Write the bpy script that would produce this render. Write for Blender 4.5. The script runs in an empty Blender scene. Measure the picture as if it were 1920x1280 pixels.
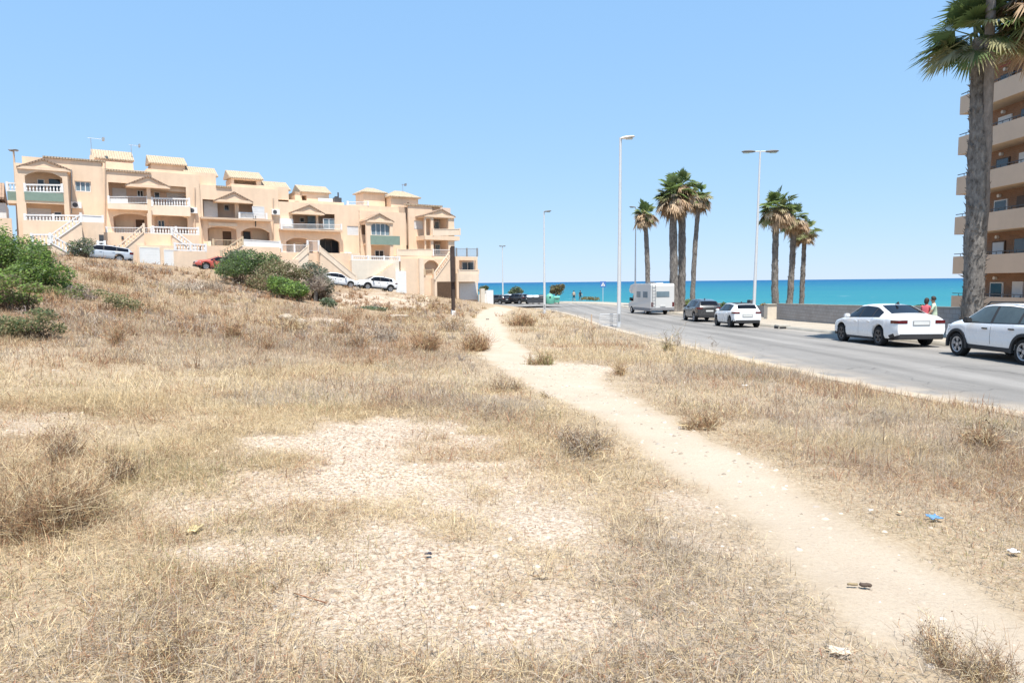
import bpy, bmesh, math, random
import numpy as np
from mathutils import Vector, Matrix
random.seed(7)
R = math.radians
PI = math.pi
CZ = 3.3                       # camera height above the far road
SC = bpy.context.scene
COL = SC.collection
# ------------------------------------------------------------------ camera
FPX = 1280.0                   # focal length in pixels of the 1920 px wide photo
PITCH = math.atan(110.3 / FPX)
ROLL = R(0.56)
cam_d = bpy.data.cameras.new('camera')
cam = bpy.data.objects.new('camera', cam_d)
COL.objects.link(cam)
cam_d.sensor_width = 36
cam_d.lens = 24
cam_d.clip_start = 0.05
cam_d.clip_end = 90000
fw = Vector((0, math.cos(PITCH), -math.sin(PITCH)))
rt = Vector((1, 0, 0))
upv = rt.cross(fw)
rt2 = rt * math.cos(ROLL) - upv * math.sin(ROLL)
up2 = upv * math.cos(ROLL) + rt * math.sin(ROLL)
M = Matrix((rt2, up2, -fw)).transposed().to_4x4()
M.translation = Vector((0, 0, CZ))
cam.matrix_world = M
SC.camera = cam
CAM = Vector((0, 0, CZ))

def ray(px, py):
    return (rt2 * (px - 960) - up2 * (py - 640) + fw * FPX).normalized()

def at(px, py, y):
    """point seen at pixel px,py of the photograph that stands y metres ahead"""
    d = ray(px, py)
    return CAM + d * (y / d.y)

def xat(px, py, y):
    return at(px, py, y).x

def proj(p):
    v = Vector(p) - CAM
    z = v.dot(fw)
    return 960 + v.dot(rt2) / z * FPX, 640 - v.dot(up2) / z * FPX

# ------------------------------------------------------------------ helpers
def tag(o, label=None, cat=None, group=None, kind=None):
    if label: o['label'] = label
    if cat: o['category'] = cat
    if group: o['group'] = group
    if kind: o['kind'] = kind
    return o

def empty(name, loc, rz=0.0):
    o = bpy.data.objects.new(name, None)
    o.empty_display_size = 0.2
    COL.objects.link(o)
    o.location = loc
    o.rotation_euler = (0, 0, rz)
    return o

class MB:
    """collects shapes for ONE mesh object"""
    def __init__(s):
        s.v = []; s.f = []; s.smooth = False
    def add(s, vs, fs):
        n = len(s.v)
        s.v.extend([tuple(p) for p in vs])
        s.f.extend([tuple(i + n for i in f) for f in fs])
        return s
    def box(s, x0, x1, y0, y1, z0, z1):
        x0, x1 = min(x0, x1), max(x0, x1); y0, y1 = min(y0, y1), max(y0, y1); z0, z1 = min(z0, z1), max(z0, z1)
        return s.add([(x0,y0,z0),(x1,y0,z0),(x1,y1,z0),(x0,y1,z0),(x0,y0,z1),(x1,y0,z1),(x1,y1,z1),(x0,y1,z1)],
                     [(0,3,2,1),(4,5,6,7),(0,1,5,4),(1,2,6,5),(2,3,7,6),(3,0,4,7)])
    def cyl(s, p0, p1, r0, r1=None, n=10, caps=True):
        r1 = r0 if r1 is None else r1
        p0 = Vector(p0); p1 = Vector(p1)
        d = (p1 - p0).normalized()
        a = d.orthogonal().normalized(); b = d.cross(a)
        vs = []
        for p, r in ((p0, r0), (p1, r1)):
            for k in range(n):
                t = 2 * PI * k / n
                vs.append(p + a * (r * math.cos(t)) + b * (r * math.sin(t)))
        fs = [(k, (k + 1) % n, n + (k + 1) % n, n + k) for k in range(n)]
        if caps:
            fs += [tuple(range(n))[::-1], tuple(range(n, 2 * n))]
        return s.add(vs, fs)
    def tube(s, pts, rs, n=10, cap=True):
        pts = [Vector(p) for p in pts]
        if not hasattr(rs, '__len__'): rs = [rs] * len(pts)
        vs = []; fs = []
        ref = None
        for i, p in enumerate(pts):
            d = (pts[min(i + 1, len(pts) - 1)] - pts[max(i - 1, 0)]).normalized()
            a = d.orthogonal().normalized() if ref is None else (ref - d * ref.dot(d)).normalized()
            ref = a
            b = d.cross(a)
            for k in range(n):
                t = 2 * PI * k / n
                vs.append(p + a * (rs[i] * math.cos(t)) + b * (rs[i] * math.sin(t)))
        for i in range(len(pts) - 1):
            for k in range(n):
                fs.append((i*n + k, i*n + (k+1) % n, (i+1)*n + (k+1) % n, (i+1)*n + k))
        if cap:
            fs.append(tuple(range(n))[::-1]); m = (len(pts) - 1) * n
            fs.append(tuple(range(m, m + n)))
        return s.add(vs, fs)
    def prism(s, poly, y0, y1, axis='y'):
        """poly of (a,b); axis y: (x,z) pushed along y; axis x: (y,z) along x; axis z: (x,y) along z"""
        n = len(poly)
        def pt(a, b, c):
            return (a, c, b) if axis == 'y' else ((c, a, b) if axis == 'x' else (a, b, c))
        vs = [pt(a, b, y0) for a, b in poly] + [pt(a, b, y1) for a, b in poly]
        fs = [(k, (k + 1) % n, n + (k + 1) % n, n + k) for k in range(n)]
        fs += [tuple(range(n))[::-1], tuple(range(n, 2 * n))]
        return s.add(vs, fs)
    def lathe(s, prof, n=20, c=(0, 0, 0), axis='z', caps=True):
        vs = []; fs = []
        for r, h in prof:
            for k in range(n):
                t = 2 * PI * k / n
                a, b = r * math.cos(t), r * math.sin(t)
                p = (a, b, h) if axis == 'z' else ((h, a, b) if axis == 'x' else (a, h, b))
                vs.append((p[0] + c[0], p[1] + c[1], p[2] + c[2]))
        for i in range(len(prof) - 1):
            for k in range(n):
                fs.append((i*n + k, i*n + (k+1) % n, (i+1)*n + (k+1) % n, (i+1)*n + k))
        m = (len(prof) - 1) * n
        if caps: fs += [tuple(range(n))[::-1], tuple(range(m, m + n))]
        return s.add(vs, fs)
    def build(s, name, mat, parent=None, smooth=False, bevel=0, loc=None, fixn=True, autosmooth=None):
        me = bpy.data.meshes.new(name)
        me.from_pydata(s.v, [], s.f)
        if fixn:
            bm = bmesh.new(); bm.from_mesh(me)
            bmesh.ops.recalc_face_normals(bm, faces=bm.faces)
            if bevel:
                es = [e for e in bm.edges if len(e.link_faces) == 2 and e.calc_face_angle(0) > 0.6]
                bmesh.ops.bevel(bm, geom=es, offset=bevel, segments=2, affect='EDGES', clamp_overlap=True)
            bm.to_mesh(me); bm.free()
        if smooth:
            me.polygons.foreach_set('use_smooth', [True] * len(me.polygons))
            if autosmooth:
                me.set_sharp_from_angle(angle=R(autosmooth))
        if mat: me.materials.append(mat)
        o = bpy.data.objects.new(name, me)
        COL.objects.link(o)
        if parent: o.parent = parent
        if loc is not None: o.location = loc
        return o

def np_mesh(name, verts, loops, starts, mat, parent=None, col=None, smooth=False):
    """big meshes from numpy arrays; col = per-vertex RGB"""
    me = bpy.data.meshes.new(name)
    verts = np.ascontiguousarray(verts, dtype=np.float32)
    me.vertices.add(len(verts)); me.vertices.foreach_set('co', verts.ravel())
    me.loops.add(len(loops)); me.loops.foreach_set('vertex_index', np.ascontiguousarray(loops, dtype=np.int32))
    me.polygons.add(len(starts)); me.polygons.foreach_set('loop_start', np.ascontiguousarray(starts, dtype=np.int32))
    if smooth: me.polygons.foreach_set('use_smooth', np.ones(len(starts), dtype=bool))
    me.update(calc_edges=True)
    if col is not None:
        a = me.attributes.new('tint', 'FLOAT_COLOR', 'POINT')
        c4 = np.ones((len(verts), 4), dtype=np.float32); c4[:, :3] = col
        a.data.foreach_set('color', c4.ravel())
    me.materials.append(mat)
    o = bpy.data.objects.new(name, me); COL.objects.link(o)
    if parent: o.parent = parent
    return o

def copy_tree(o, parent=None):
    c = o.copy(); COL.objects.link(c)
    if parent: c.parent = parent
    for ch in o.children: copy_tree(ch, c)
    return c

# ------------------------------------------------------------------ materials
def lin(r, g, b):
    return (r, g, b, 1)

def nodemat(name):
    m = bpy.data.materials.new(name); m.use_nodes = True
    nt = m.node_tree
    return m, nt, nt.nodes['Principled BSDF']

def setp(p, **k):
    names = dict(rough='Roughness', metal='Metallic', spec='Specular IOR Level', trans='Transmission Weight',
                 ior='IOR', coat='Coat Weight', alpha='Alpha', sheen='Sheen Weight', emit='Emission Strength', sss='Subsurface Weight')
    for a, v in k.items(): p.inputs[names[a]].default_value = v

def plain(name, c, rough=0.6, var=0.12, scale=3.0, spec=0.4, metal=0.0, bump=0.0, bscale=40, coat=0.0, c2=None, detail=6):
    """base colour broken up by two noises, optional bump"""
    m, nt, p = nodemat(name)
    N = nt.nodes; L = nt.links
    tc = N.new('ShaderNodeTexCoord')
    n1 = N.new('ShaderNodeTexNoise'); n1.inputs['Scale'].default_value = scale; n1.inputs['Detail'].default_value = detail; n1.inputs['Roughness'].default_value = 0.65
    L.new(tc.outputs['Object'], n1.inputs['Vector'])
    cr = N.new('ShaderNodeValToRGB')
    c = np.array(c)
    a = c * (1 - var); b = np.array(c2) if c2 is not None else np.clip(c * (1 + var), 0, 1)
    cr.color_ramp.elements[0].position = 0.3; cr.color_ramp.elements[1].position = 0.7
    cr.color_ramp.elements[0].color = lin(*a); cr.color_ramp.elements[1].color = lin(*b)
    L.new(n1.outputs['Fac'], cr.inputs['Fac'])
    L.new(cr.outputs['Color'], p.inputs['Base Color'])
    setp(p, rough=rough, spec=spec, metal=metal, coat=coat)
    if bump:
        n2 = N.new('ShaderNodeTexNoise'); n2.inputs['Scale'].default_value = bscale; n2.inputs['Detail'].default_value = 5
        L.new(tc.outputs['Object'], n2.inputs['Vector'])
        bp = N.new('ShaderNodeBump'); bp.inputs['Strength'].default_value = bump; bp.inputs['Distance'].default_value = 0.02
        L.new(n2.outputs['Fac'], bp.inputs['Height']); L.new(bp.outputs['Normal'], p.inputs['Normal'])
    return m

def tintmat(name, rough=0.8, transl=0.25, spec=0.2):
    """colour from the per-blade tint attribute, thin leaf"""
    m, nt, p = nodemat(name)
    N = nt.nodes; L = nt.links
    at_ = N.new('ShaderNodeAttribute'); at_.attribute_name = 'tint'
    L.new(at_.outputs['Color'], p.inputs['Base Color'])
    setp(p, rough=rough, spec=spec)
    if transl:
        tr = N.new('ShaderNodeBsdfTranslucent'); L.new(at_.outputs['Color'], tr.inputs['Color'])
        mx = N.new('ShaderNodeMixShader'); mx.inputs['Fac'].default_value = transl
        L.new(p.outputs['BSDF'], mx.inputs[1]); L.new(tr.outputs['BSDF'], mx.inputs[2])
        L.new(mx.outputs['Shader'], N['Material Output'].inputs['Surface'])
    return m

MAT = {}
# ------------------------------------------------------------------ numpy noise
def vnoise(x, y, scale, seed=0):
    x = np.asarray(x, float) / scale + seed * 17.31; y = np.asarray(y, float) / scale - seed * 9.77
    xi = np.floor(x).astype(np.int64); yi = np.floor(y).astype(np.int64)
    fx = x - xi; fy = y - yi
    fx = fx * fx * (3 - 2 * fx); fy = fy * fy * (3 - 2 * fy)
    def h(a, b):
        n = (a * 374761393 + b * 668265263 + seed * 362437) & 0x7fffffff
        n = ((n ^ (n >> 13)) * 1274126177) & 0x7fffffff
        return ((n ^ (n >> 16)) & 0xffff) / 65535.0
    return (h(xi, yi) * (1-fx) * (1-fy) + h(xi+1, yi) * fx * (1-fy) + h(xi, yi+1) * (1-fx) * fy + h(xi+1, yi+1) * fx * fy)

def fnoise(x, y, scale, seed=0, oct=3):
    s = 0; a = 1; t = 0
    for k in range(oct):
        s = s + a * vnoise(x, y, scale / 2 ** k, seed + k); t += a; a *= 0.55
    return s / t

def sstep(a, b, x):
    t = np.clip((x - a) / (b - a), 0, 1)
    return t * t * (3 - 2 * t)

# ------------------------------------------------------------------ ground heights (relative to the camera)
AZ = R(34)                                # direction of the row of houses
CA, SA = math.cos(AZ), math.sin(AZ)
FX0, FY0 = -43.9, 64.0                    # a point of the house fronts
def fac_td(x, y):
    dx = x - FX0; dy = y - FY0
    return dx * CA + dy * SA, dx * SA - dy * CA      # along the row, out towards the street
def fac_xy(t, d):
    return FX0 + t * CA + d * SA, FY0 + t * SA - d * CA

def h_road(y):
    return np.interp(y, [-20, 5, 20, 45, 70, 125, 200], [-2.0, -2.08, -2.25, -2.85, -3.1, -3.3, -3.4])
def h_street(t):
    return np.interp(t, [-60, -10, 0, 6, 13, 26, 32, 39, 45, 55, 80], [5.0, 3.6, 2.75, 2.15, 1.45, -0.3, -0.95, -1.8, -2.7, -3.15, -3.3])

_cp = [(0,0,-1.65),(0,4,-1.65),(-4,4,-1.6),(4,4,-1.68),(3,8,-1.74),(0,8,-1.68),(-5,8,-1.5),(6,8,-1.85),(0,-6,-1.6),(-8,-6,-1.4),(8,-6,-1.9),
       (0.5,12,-1.77),(0,20,-2.02),(2,30,-2.4),(0,40,-2.55),(0,60,-2.85),(0,78,-3.0),
       (-11,15,-0.95),(-18,24,-0.1),(-26,35,1.2),(-34,45,2.2),(-22,15,0.2),(-40,30,2.0),(-60,40,4.0),(-20,0,-0.8),
       (-7,13.5,-1.35),(-13,25,-1.15),(-20.6,40,-0.1),(-29,54,1.3),(-4,15,-1.7),(-9.8,35,-1.75),(-16.2,58,-1.15),
       (-3.4,40,-2.2),(-4.3,50,-2.35),(6,20,-2.1),(5,35,-2.5),(5,50,-2.8),(6,14,-1.95)]
for _t in (-8,-1.4,4.6,12.5,19,26,31.6,38.8,44.7):
    _x, _y = fac_xy(_t, 9.0)
    _cp.append((_x, _y, float(h_street(_t))))
_cp = np.array(_cp, float)
def _tps(r):
    return np.where(r > 1e-9, r * r * np.log(np.maximum(r, 1e-9)), 0)
_n = len(_cp)
_K = _tps(np.hypot(_cp[:,None,0]-_cp[None,:,0], _cp[:,None,1]-_cp[None,:,1])) + np.eye(_n) * 20.0
_P = np.c_[np.ones(_n), _cp[:, :2]]
_W = np.linalg.solve(np.block([[_K, _P], [_P.T, np.zeros((3, 3))]]), np.r_[_cp[:, 2], np.zeros(3)])
def h_lot(x, y):
    sh = np.shape(x)
    x = np.ravel(np.asarray(x, float)); y = np.ravel(np.asarray(y, float))
    out = np.empty(len(x))
    for i in range(0, len(x), 40000):
        a = x[i:i+40000]; b = y[i:i+40000]
        out[i:i+40000] = _tps(np.hypot(a[:,None]-_cp[None,:,0], b[:,None]-_cp[None,:,1])) @ _W[:_n] + _W[_n] + _W[_n+1]*a + _W[_n+2]*b
    return out.reshape(sh)

# road edges (x, y)
LEFT_EDGE = [(12.5,-12),(10.4,0),(9.3,5),(8.0,11),(7.3,14),(6.75,19),(6.35,25),(6.0,35),(5.9,46),(5.7,60),(4.9,72),(3.2,82),(0.3,88.5),(-3.5,91),(-12,96),(-40,112)]
RIGHT_EDGE = [(15.4,-12),(15.2,0),(15.1,5),(15.0,11),(15.0,14),(15.0,19),(15.0,25),(15.0,35),(15.0,46),(15.0,62),(14.2,78),(12.6,94),(9.0,104),(2.5,109),(-9,115),(-40,130)]
def dist_poly(x, y, pts):
    """signed distance to a polyline, positive on its left side"""
    x = np.asarray(x, float); y = np.asarray(y, float)
    best = np.full(x.shape, 1e9); sg = np.ones(x.shape)
    for (ax, ay), (bx, by) in zip(pts[:-1], pts[1:]):
        dx, dy = bx - ax, by - ay
        t = np.clip(((x - ax) * dx + (y - ay) * dy) / (dx*dx + dy*dy), 0, 1)
        d = np.hypot(x - ax - t * dx, y - ay - t * dy)
        s = np.where(dx * (y - ay) - dy * (x - ax) >= 0, 1.0, -1.0)
        m = d < best
        best = np.where(m, d, best); sg = np.where(m, s, sg)
    return best * sg

COAST = [(140,60),(80,74),(34,80),(25,92),(19,112),(13,132),(0,146),(-60,160),(-300,190)]
def ground(x, y, micro=True):
    """absolute ground height"""
    x = np.asarray(x, float); y = np.asarray(y, float)
    t, d = fac_td(x, y)
    h = h_lot(x, y)
    far = np.clip((np.hypot(x, y - 40) - 75) / 40, 0, 1)
    h = h * (1 - far) + np.clip(h, -3, 4) * far
    hs = h_street(t)
    k = sstep(13.5, 9.0, d) * sstep(-60, -25, t)
    k = np.where(d < 9, 1.0, k)
    h = h * (1 - k) + hs * k
    sl = dist_poly(x, y, LEFT_EDGE); sr = dist_poly(x, y, RIGHT_EDGE)
    hr = h_road(y)
    kk = sstep(0.1, 3.5, sl)
    h = np.where(sl > 0, (hr - 0.012 - 0.09 * sstep(0.12, 0.0, sl)) * (1 - kk) + h * kk, hr - 0.10)
    # right of the road: pavement then falling towards the beach
    out = sr < -3.9
    h = np.where(out, hr - 0.1 - 0.5 * sstep(-4, -9, sr), h)
    if micro:
        lot = (sl > 0.3) & (d > 9.3)
        lump = (fnoise(x, y, 2.6, 3, 3) - 0.5) * 0.22 + (fnoise(x, y, 0.5, 8, 3) - 0.5) * 0.055
        h = h + np.where(lot, lump * sstep(0.3, 2.0, sl), 0)
    c = dist_poly(x, y, COAST)          # positive = land
    h = np.where(c < 3, h + (-9.0 - h) * sstep(3, -9, c), h)
    return h + CZ

def g1(x, y):
    return float(ground(np.array([x]), np.array([y]))[0])

def ghit(px, py, far=160.0):
    """where the line of sight through a pixel meets the ground"""
    d = ray(px, py)
    ts = np.concatenate([np.arange(1.5, 30, 0.1), np.arange(30, far, 0.35)]) / d.y
    xs = CAM.x + d.x * ts; ys = CAM.y + d.y * ts; zs = CAM.z + d.z * ts
    g = ground(xs, ys)
    i = int(np.argmax(zs < g))
    if not (zs < g).any(): i = len(ts) - 1
    return Vector((xs[i], ys[i], g[i]))
# ------------------------------------------------------------------ light and sky
SUN_AZ = Vector((0.17, -0.985, 0)).normalized()
SUN_EL = R(70)
sun_dir = SUN_AZ * math.cos(SUN_EL) + Vector((0, 0, math.sin(SUN_EL)))
sd = bpy.data.lights.new('sun', 'SUN'); sd.energy = 4.0; sd.angle = R(0.53); sd.color = (1.0, 0.955, 0.88)
so = bpy.data.objects.new('sun', sd); COL.objects.link(so)
so.rotation_euler = (-sun_dir).to_track_quat('-Z', 'Y').to_euler()
so.location = (0, 0, 60)
w = bpy.data.worlds.new('World'); SC.world = w; w.use_nodes = True
wn = w.node_tree; bg = wn.nodes['Background']
sky = wn.nodes.new('ShaderNodeTexSky'); sky.sky_type = 'NISHITA'; sky.sun_disc = False
sky.sun_elevation = SUN_EL
sky.sun_rotation = math.atan2(sun_dir.x, sun_dir.y)
sky.altitude = 0; sky.air_density = 1.0; sky.dust_density = 0.0; sky.ozone_density = 4.0
sc_ = wn.nodes.new('ShaderNodeSeparateColor'); cc_ = wn.nodes.new('ShaderNodeCombineColor')
wn.links.new(sky.outputs['Color'], sc_.inputs['Color'])
for ch, pw, mul in (('Red', 0.40, 0.93), ('Green', 0.28, 1.49), ('Blue', 0.15, 2.5)):     # soft highlight shoulder of the bright exposure
    p1_ = wn.nodes.new('ShaderNodeMath'); p1_.operation = 'POWER'; p1_.inputs[1].default_value = pw
    p2_ = wn.nodes.new('ShaderNodeMath'); p2_.operation = 'MULTIPLY'; p2_.inputs[1].default_value = mul
    wn.links.new(sc_.outputs[ch], p1_.inputs[0]); wn.links.new(p1_.outputs[0], p2_.inputs[0]); wn.links.new(p2_.outputs[0], cc_.inputs[ch])
wn.links.new(cc_.outputs['Color'], bg.inputs['Color'])
bg.inputs['Strength'].default_value = 0.15
SC.view_settings.view_transform = 'Standard'; SC.view_settings.look = 'None'
SC.view_settings.exposure = 1.1; SC.view_settings.gamma = 1

# ------------------------------------------------------------------ path on the lot, traced row by row then kept in world metres
PATH_ROWS = [(1330,1850,2150),(1260,1760,2060),(1180,1630,1935),(1100,1530,1800),(1000,1420,1625),(920,1320,1490),(860,1235,1390),(800,1155,1275),(765,1085,1205),
             (735,1020,1150),(705,955,1120),(690,925,1105),(672,907,1010),(655,905,985),(635,905,955),(617,893,950),(602,888,938),(592,890,938),(584,905,950),(578,925,962)]
_pp = []
for py, a, b in PATH_ROWS:
    pa = ghit(a, py); pb = ghit(b, py)
    _pp.append(((pa.x + pb.x) / 2, (pa.y + pb.y) / 2, abs(pb.x - pa.x) / 2))
_pp = np.array(_pp)
def path_mask(x, y):
    """1 on the trodden path, 0 off it"""
    x = np.asarray(x, float); y = np.asarray(y, float)
    cx = np.interp(y, _pp[:, 1], _pp[:, 0]); hw = np.interp(y, _pp[:, 1], _pp[:, 2])
    wob = (fnoise(x, y, 1.0, 21, 4) - 0.5) * 0.75 + (fnoise(x, y, 0.22, 22, 2) - 0.5) * 0.35
    e = hw * 0.97 - np.abs(x - cx) + wob * np.clip(hw, 0.3, 0.8)
    m = sstep(-0.22, 0.18, e)
    return np.where((y > 1.2) & (y < _pp[-1, 1] + 2), m, 0)
BARE = [(720,850,260,75),(640,930,260,90),(900,960,260,80),(760,1060,330,120),(640,1190,280,120),(900,1200,300,110),(60,800,150,22),(1010,960,120,40),(540,880,130,60),(470,1020,110,60),(1000,1110,200,60),
        (1085,690,60,9),(700,655,60,5),(600,600,80,5),(730,565,90,14),(1290,980,80,50),(690,560,60,12),(1420,900,60,30)]
_bare = []
for px, py, rx, ry in BARE:
    c = ghit(px, py); e = ghit(px + rx, py); n_ = ghit(px, py - ry); s_ = ghit(px, min(py + ry, 1279))
    _bare.append((c.x, (n_.y + s_.y) / 2, abs(e.x - c.x), max(0.3, (n_.y - s_.y) / 2)))
def bare_mask(x, y):
    m = np.zeros(np.shape(x))
    for cx, cy, rx, ry in _bare:
        q = ((x - cx) / rx) ** 2 + ((y - cy) / ry) ** 2
        m = np.maximum(m, sstep(1.9, -0.1, q + (fnoise(x, y, 0.7, 35, 4) - 0.5) * 1.8))
    nz = fnoise(x, y, 0.55, 31, 4); n2 = fnoise(x, y, 1.6, 37, 3)
    a = m * (0.40 + 0.85 * sstep(0.36, 0.58, nz)) * (0.70 + 0.45 * sstep(0.35, 0.6, n2))
    return np.clip(a + 0.5 * sstep(0.64, 0.80, fnoise(x, y, 1.3, 33, 4)), 0, 1)

def slope_mask(x, y):
    """the brown weedy hillside left of the path"""
    return sstep(12, 18, y) * sstep(0.5, -4.0, x - np.interp(y, _pp[:, 1], _pp[:, 0]) + 0.5)
# ------------------------------------------------------------------ ground sheet
def spaced(lo, hi, n, k):
    s = np.linspace(math.asinh(lo / k), math.asinh(hi / k), n)
    return np.sinh(s) * k
gx = spaced(-420, 300, 420, 6.0)
gy = np.concatenate([np.linspace(-40, -2, 20, endpoint=False), -2 + spaced(0, 260, 420, 9.0)])
X, Y = np.meshgrid(gx, gy)
Z = ground(X, Y)
nx, ny = len(gx), len(gy)
idx = np.arange(nx * ny).reshape(ny, nx)
quads = np.stack([idx[:-1, :-1], idx[:-1, 1:], idx[1:, 1:], idx[1:, :-1]], -1).reshape(-1, 4)
V = np.stack([X, Y, Z], -1).reshape(-1, 3)
pm = path_mask(X, Y).ravel(); bm_ = bare_mask(X, Y).ravel()
t_, d_ = fac_td(X, Y)
beach = sstep(10, -2, dist_poly(X, Y, COAST)).ravel()
mk = np.stack([pm, bm_, beach], -1)
slp = slope_mask(X, Y).ravel() * (0.5 + 0.5 * fnoise(X, Y, 3.0, 91, 3).ravel())

def ground_mat():
    m, nt, p = nodemat('dry_soil'); N = nt.nodes; L = nt.links
    tc = N.new('ShaderNodeTexCoord'); at_ = N.new('ShaderNodeAttribute'); at_.attribute_name = 'tint'
    sp = N.new('ShaderNodeSeparateColor'); L.new(at_.outputs['Color'], sp.inputs['Color'])
    def noise(sc, det=8, rough=0.65):
        n = N.new('ShaderNodeTexNoise'); n.inputs['Scale'].default_value = sc; n.inputs['Detail'].default_value = det; n.inputs['Roughness'].default_value = rough
        L.new(tc.outputs['Object'], n.inputs['Vector']); return n
    def ramp(src, *els):
        r = N.new('ShaderNodeValToRGB')
        while len(r.color_ramp.elements) < len(els): r.color_ramp.elements.new(0.5)
        for e, (pos, c) in zip(r.color_ramp.elements, els): e.position = pos; e.color = lin(*c)
        L.new(src, r.inputs['Fac']); return r
    def mix(f, a, b):
        x = N.new('ShaderNodeMix'); x.data_type = 'RGBA'
        if hasattr(f, 'is_linked') or hasattr(f, 'links'): L.new(f, x.inputs['Factor'])
        else: x.inputs['Factor'].default_value = f
        L.new(a, x.inputs['A']); L.new(b, x.inputs['B']); return x.outputs['Result']
    big = ramp(noise(0.35).outputs['Fac'], (0.3, (0.30, 0.225, 0.145)), (0.55, (0.35, 0.275, 0.185)), (0.72, (0.39, 0.32, 0.235)))
    litter = ramp(noise(28, 6, 0.75).outputs['Fac'], (0.36, (0.20, 0.14, 0.085)), (0.5, (0.34, 0.26, 0.175)), (0.66, (0.48, 0.40, 0.30)))
    off = mix(0.62, big.outputs['Color'], litter.outputs['Color'])
    bare = ramp(noise(34, 7, 0.8).outputs['Fac'], (0.40, (0.20, 0.13, 0.085)), (0.48, (0.40, 0.315, 0.24)), (0.60, (0.58, 0.50, 0.41)))
    sand = ramp(noise(1.3, 8, 0.6).outputs['Fac'], (0.3, (0.365, 0.295, 0.228)), (0.5, (0.405, 0.335, 0.262)), (0.72, (0.44, 0.372, 0.30)))
    grit = ramp(noise(60, 4, 0.8).outputs['Fac'], (0.34, (0.31, 0.24, 0.175)), (0.47, (0.44, 0.365, 0.275)), (0.7, (0.52, 0.45, 0.36)))
    path = mix(0.35, sand.outputs['Color'], grit.outputs['Color'])
    la = N.new('ShaderNodeAttribute'); la.attribute_name = 'litter'      # brown weed litter of the hillside
    br = ramp(noise(3.0, 8, 0.7).outputs['Fac'], (0.35, (0.19, 0.125, 0.075)), (0.65, (0.31, 0.22, 0.145)))
    off = mix(la.outputs['Fac'], off, br.outputs['Color'])
    c = mix(sp.outputs['Green'], off, bare.outputs['Color'])
    c = mix(sp.outputs['Red'], c, path)
    bs = ramp(noise(0.2).outputs['Fac'], (0.35, (0.34, 0.26, 0.19)), (0.7, (0.40, 0.31, 0.23)))
    c = mix(sp.outputs['Blue'], c, bs.outputs['Color'])
    L.new(c, p.inputs['Base Color'])
    setp(p, rough=0.95, spec=0.1)
    b1 = N.new('ShaderNodeBump'); b1.inputs['Strength'].default_value = 0.7; b1.inputs['Distance'].default_value = 0.035
    L.new(noise(22, 8, 0.7).outputs['Fac'], b1.inputs['Height']); L.new(b1.outputs['Normal'], p.inputs['Normal'])
    return m
go = np_mesh('ground', V, quads.ravel(), np.arange(len(quads)) * 4, ground_mat(), col=mk, smooth=True)
a_ = go.data.attributes.new('litter', 'FLOAT', 'POINT'); a_.data.foreach_set('value', np.ascontiguousarray(slp, dtype=np.float32))
tag(go, kind='structure')

# ------------------------------------------------------------------ road, side street, pavement, kerb
def resample(pts, n):
    pts = np.array(pts, float)
    s = np.r_[0, np.cumsum(np.hypot(*np.diff(pts, axis=0).T))]
    # smooth Catmull-Rom through the points
    u = np.linspace(0, s[-1], n)
    out = []
    for a in u:
        i = min(max(int(np.searchsorted(s, a)) - 1, 0), len(pts) - 2)
        p0 = pts[max(i-1, 0)]; p1 = pts[i]; p2 = pts[i+1]; p3 = pts[min(i+2, len(pts)-1)]
        t = (a - s[i]) / (s[i+1] - s[i])
        out.append(0.5 * ((2*p1) + (-p0+p2)*t + (2*p0-5*p1+4*p2-p3)*t*t + (-p0+3*p1-3*p2+p3)*t**3))
    return np.array(out)
NR = 160
LE = resample(LEFT_EDGE, NR); RE = resample(RIGHT_EDGE, NR)
def strip(name, A, B, za, zb, mat, m=8, kind='structure', jag=0.0, sand=None):
    vs = []
    for i in range(len(A)):
        for k in range(m + 1):
            f = k / m
            p = A[i] * (1 - f) + B[i] * f
            if jag and k == 0:
                p = p + np.array([(vnoise(p[0], p[1], 0.7, 5) - 0.5) * jag, 0])
            vs.append((p[0], p[1], za(p[1]) * (1 - f) + zb(p[1]) * f))
    vs = np.array(vs); n = len(A)
    ii = np.arange(n * (m + 1)).reshape(n, m + 1)
    q = np.stack([ii[:-1, :-1], ii[:-1, 1:], ii[1:, 1:], ii[1:, :-1]], -1).reshape(-1, 4)
    col = None
    if sand: col = np.tile(np.interp(np.arange(m + 1) / m, *sand), n)[:, None] * np.ones(3)
    o = np_mesh(name, vs, q.ravel(), np.arange(len(q)) * 4, mat, smooth=True, col=col)
    tag(o, kind=kind); return o
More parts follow.
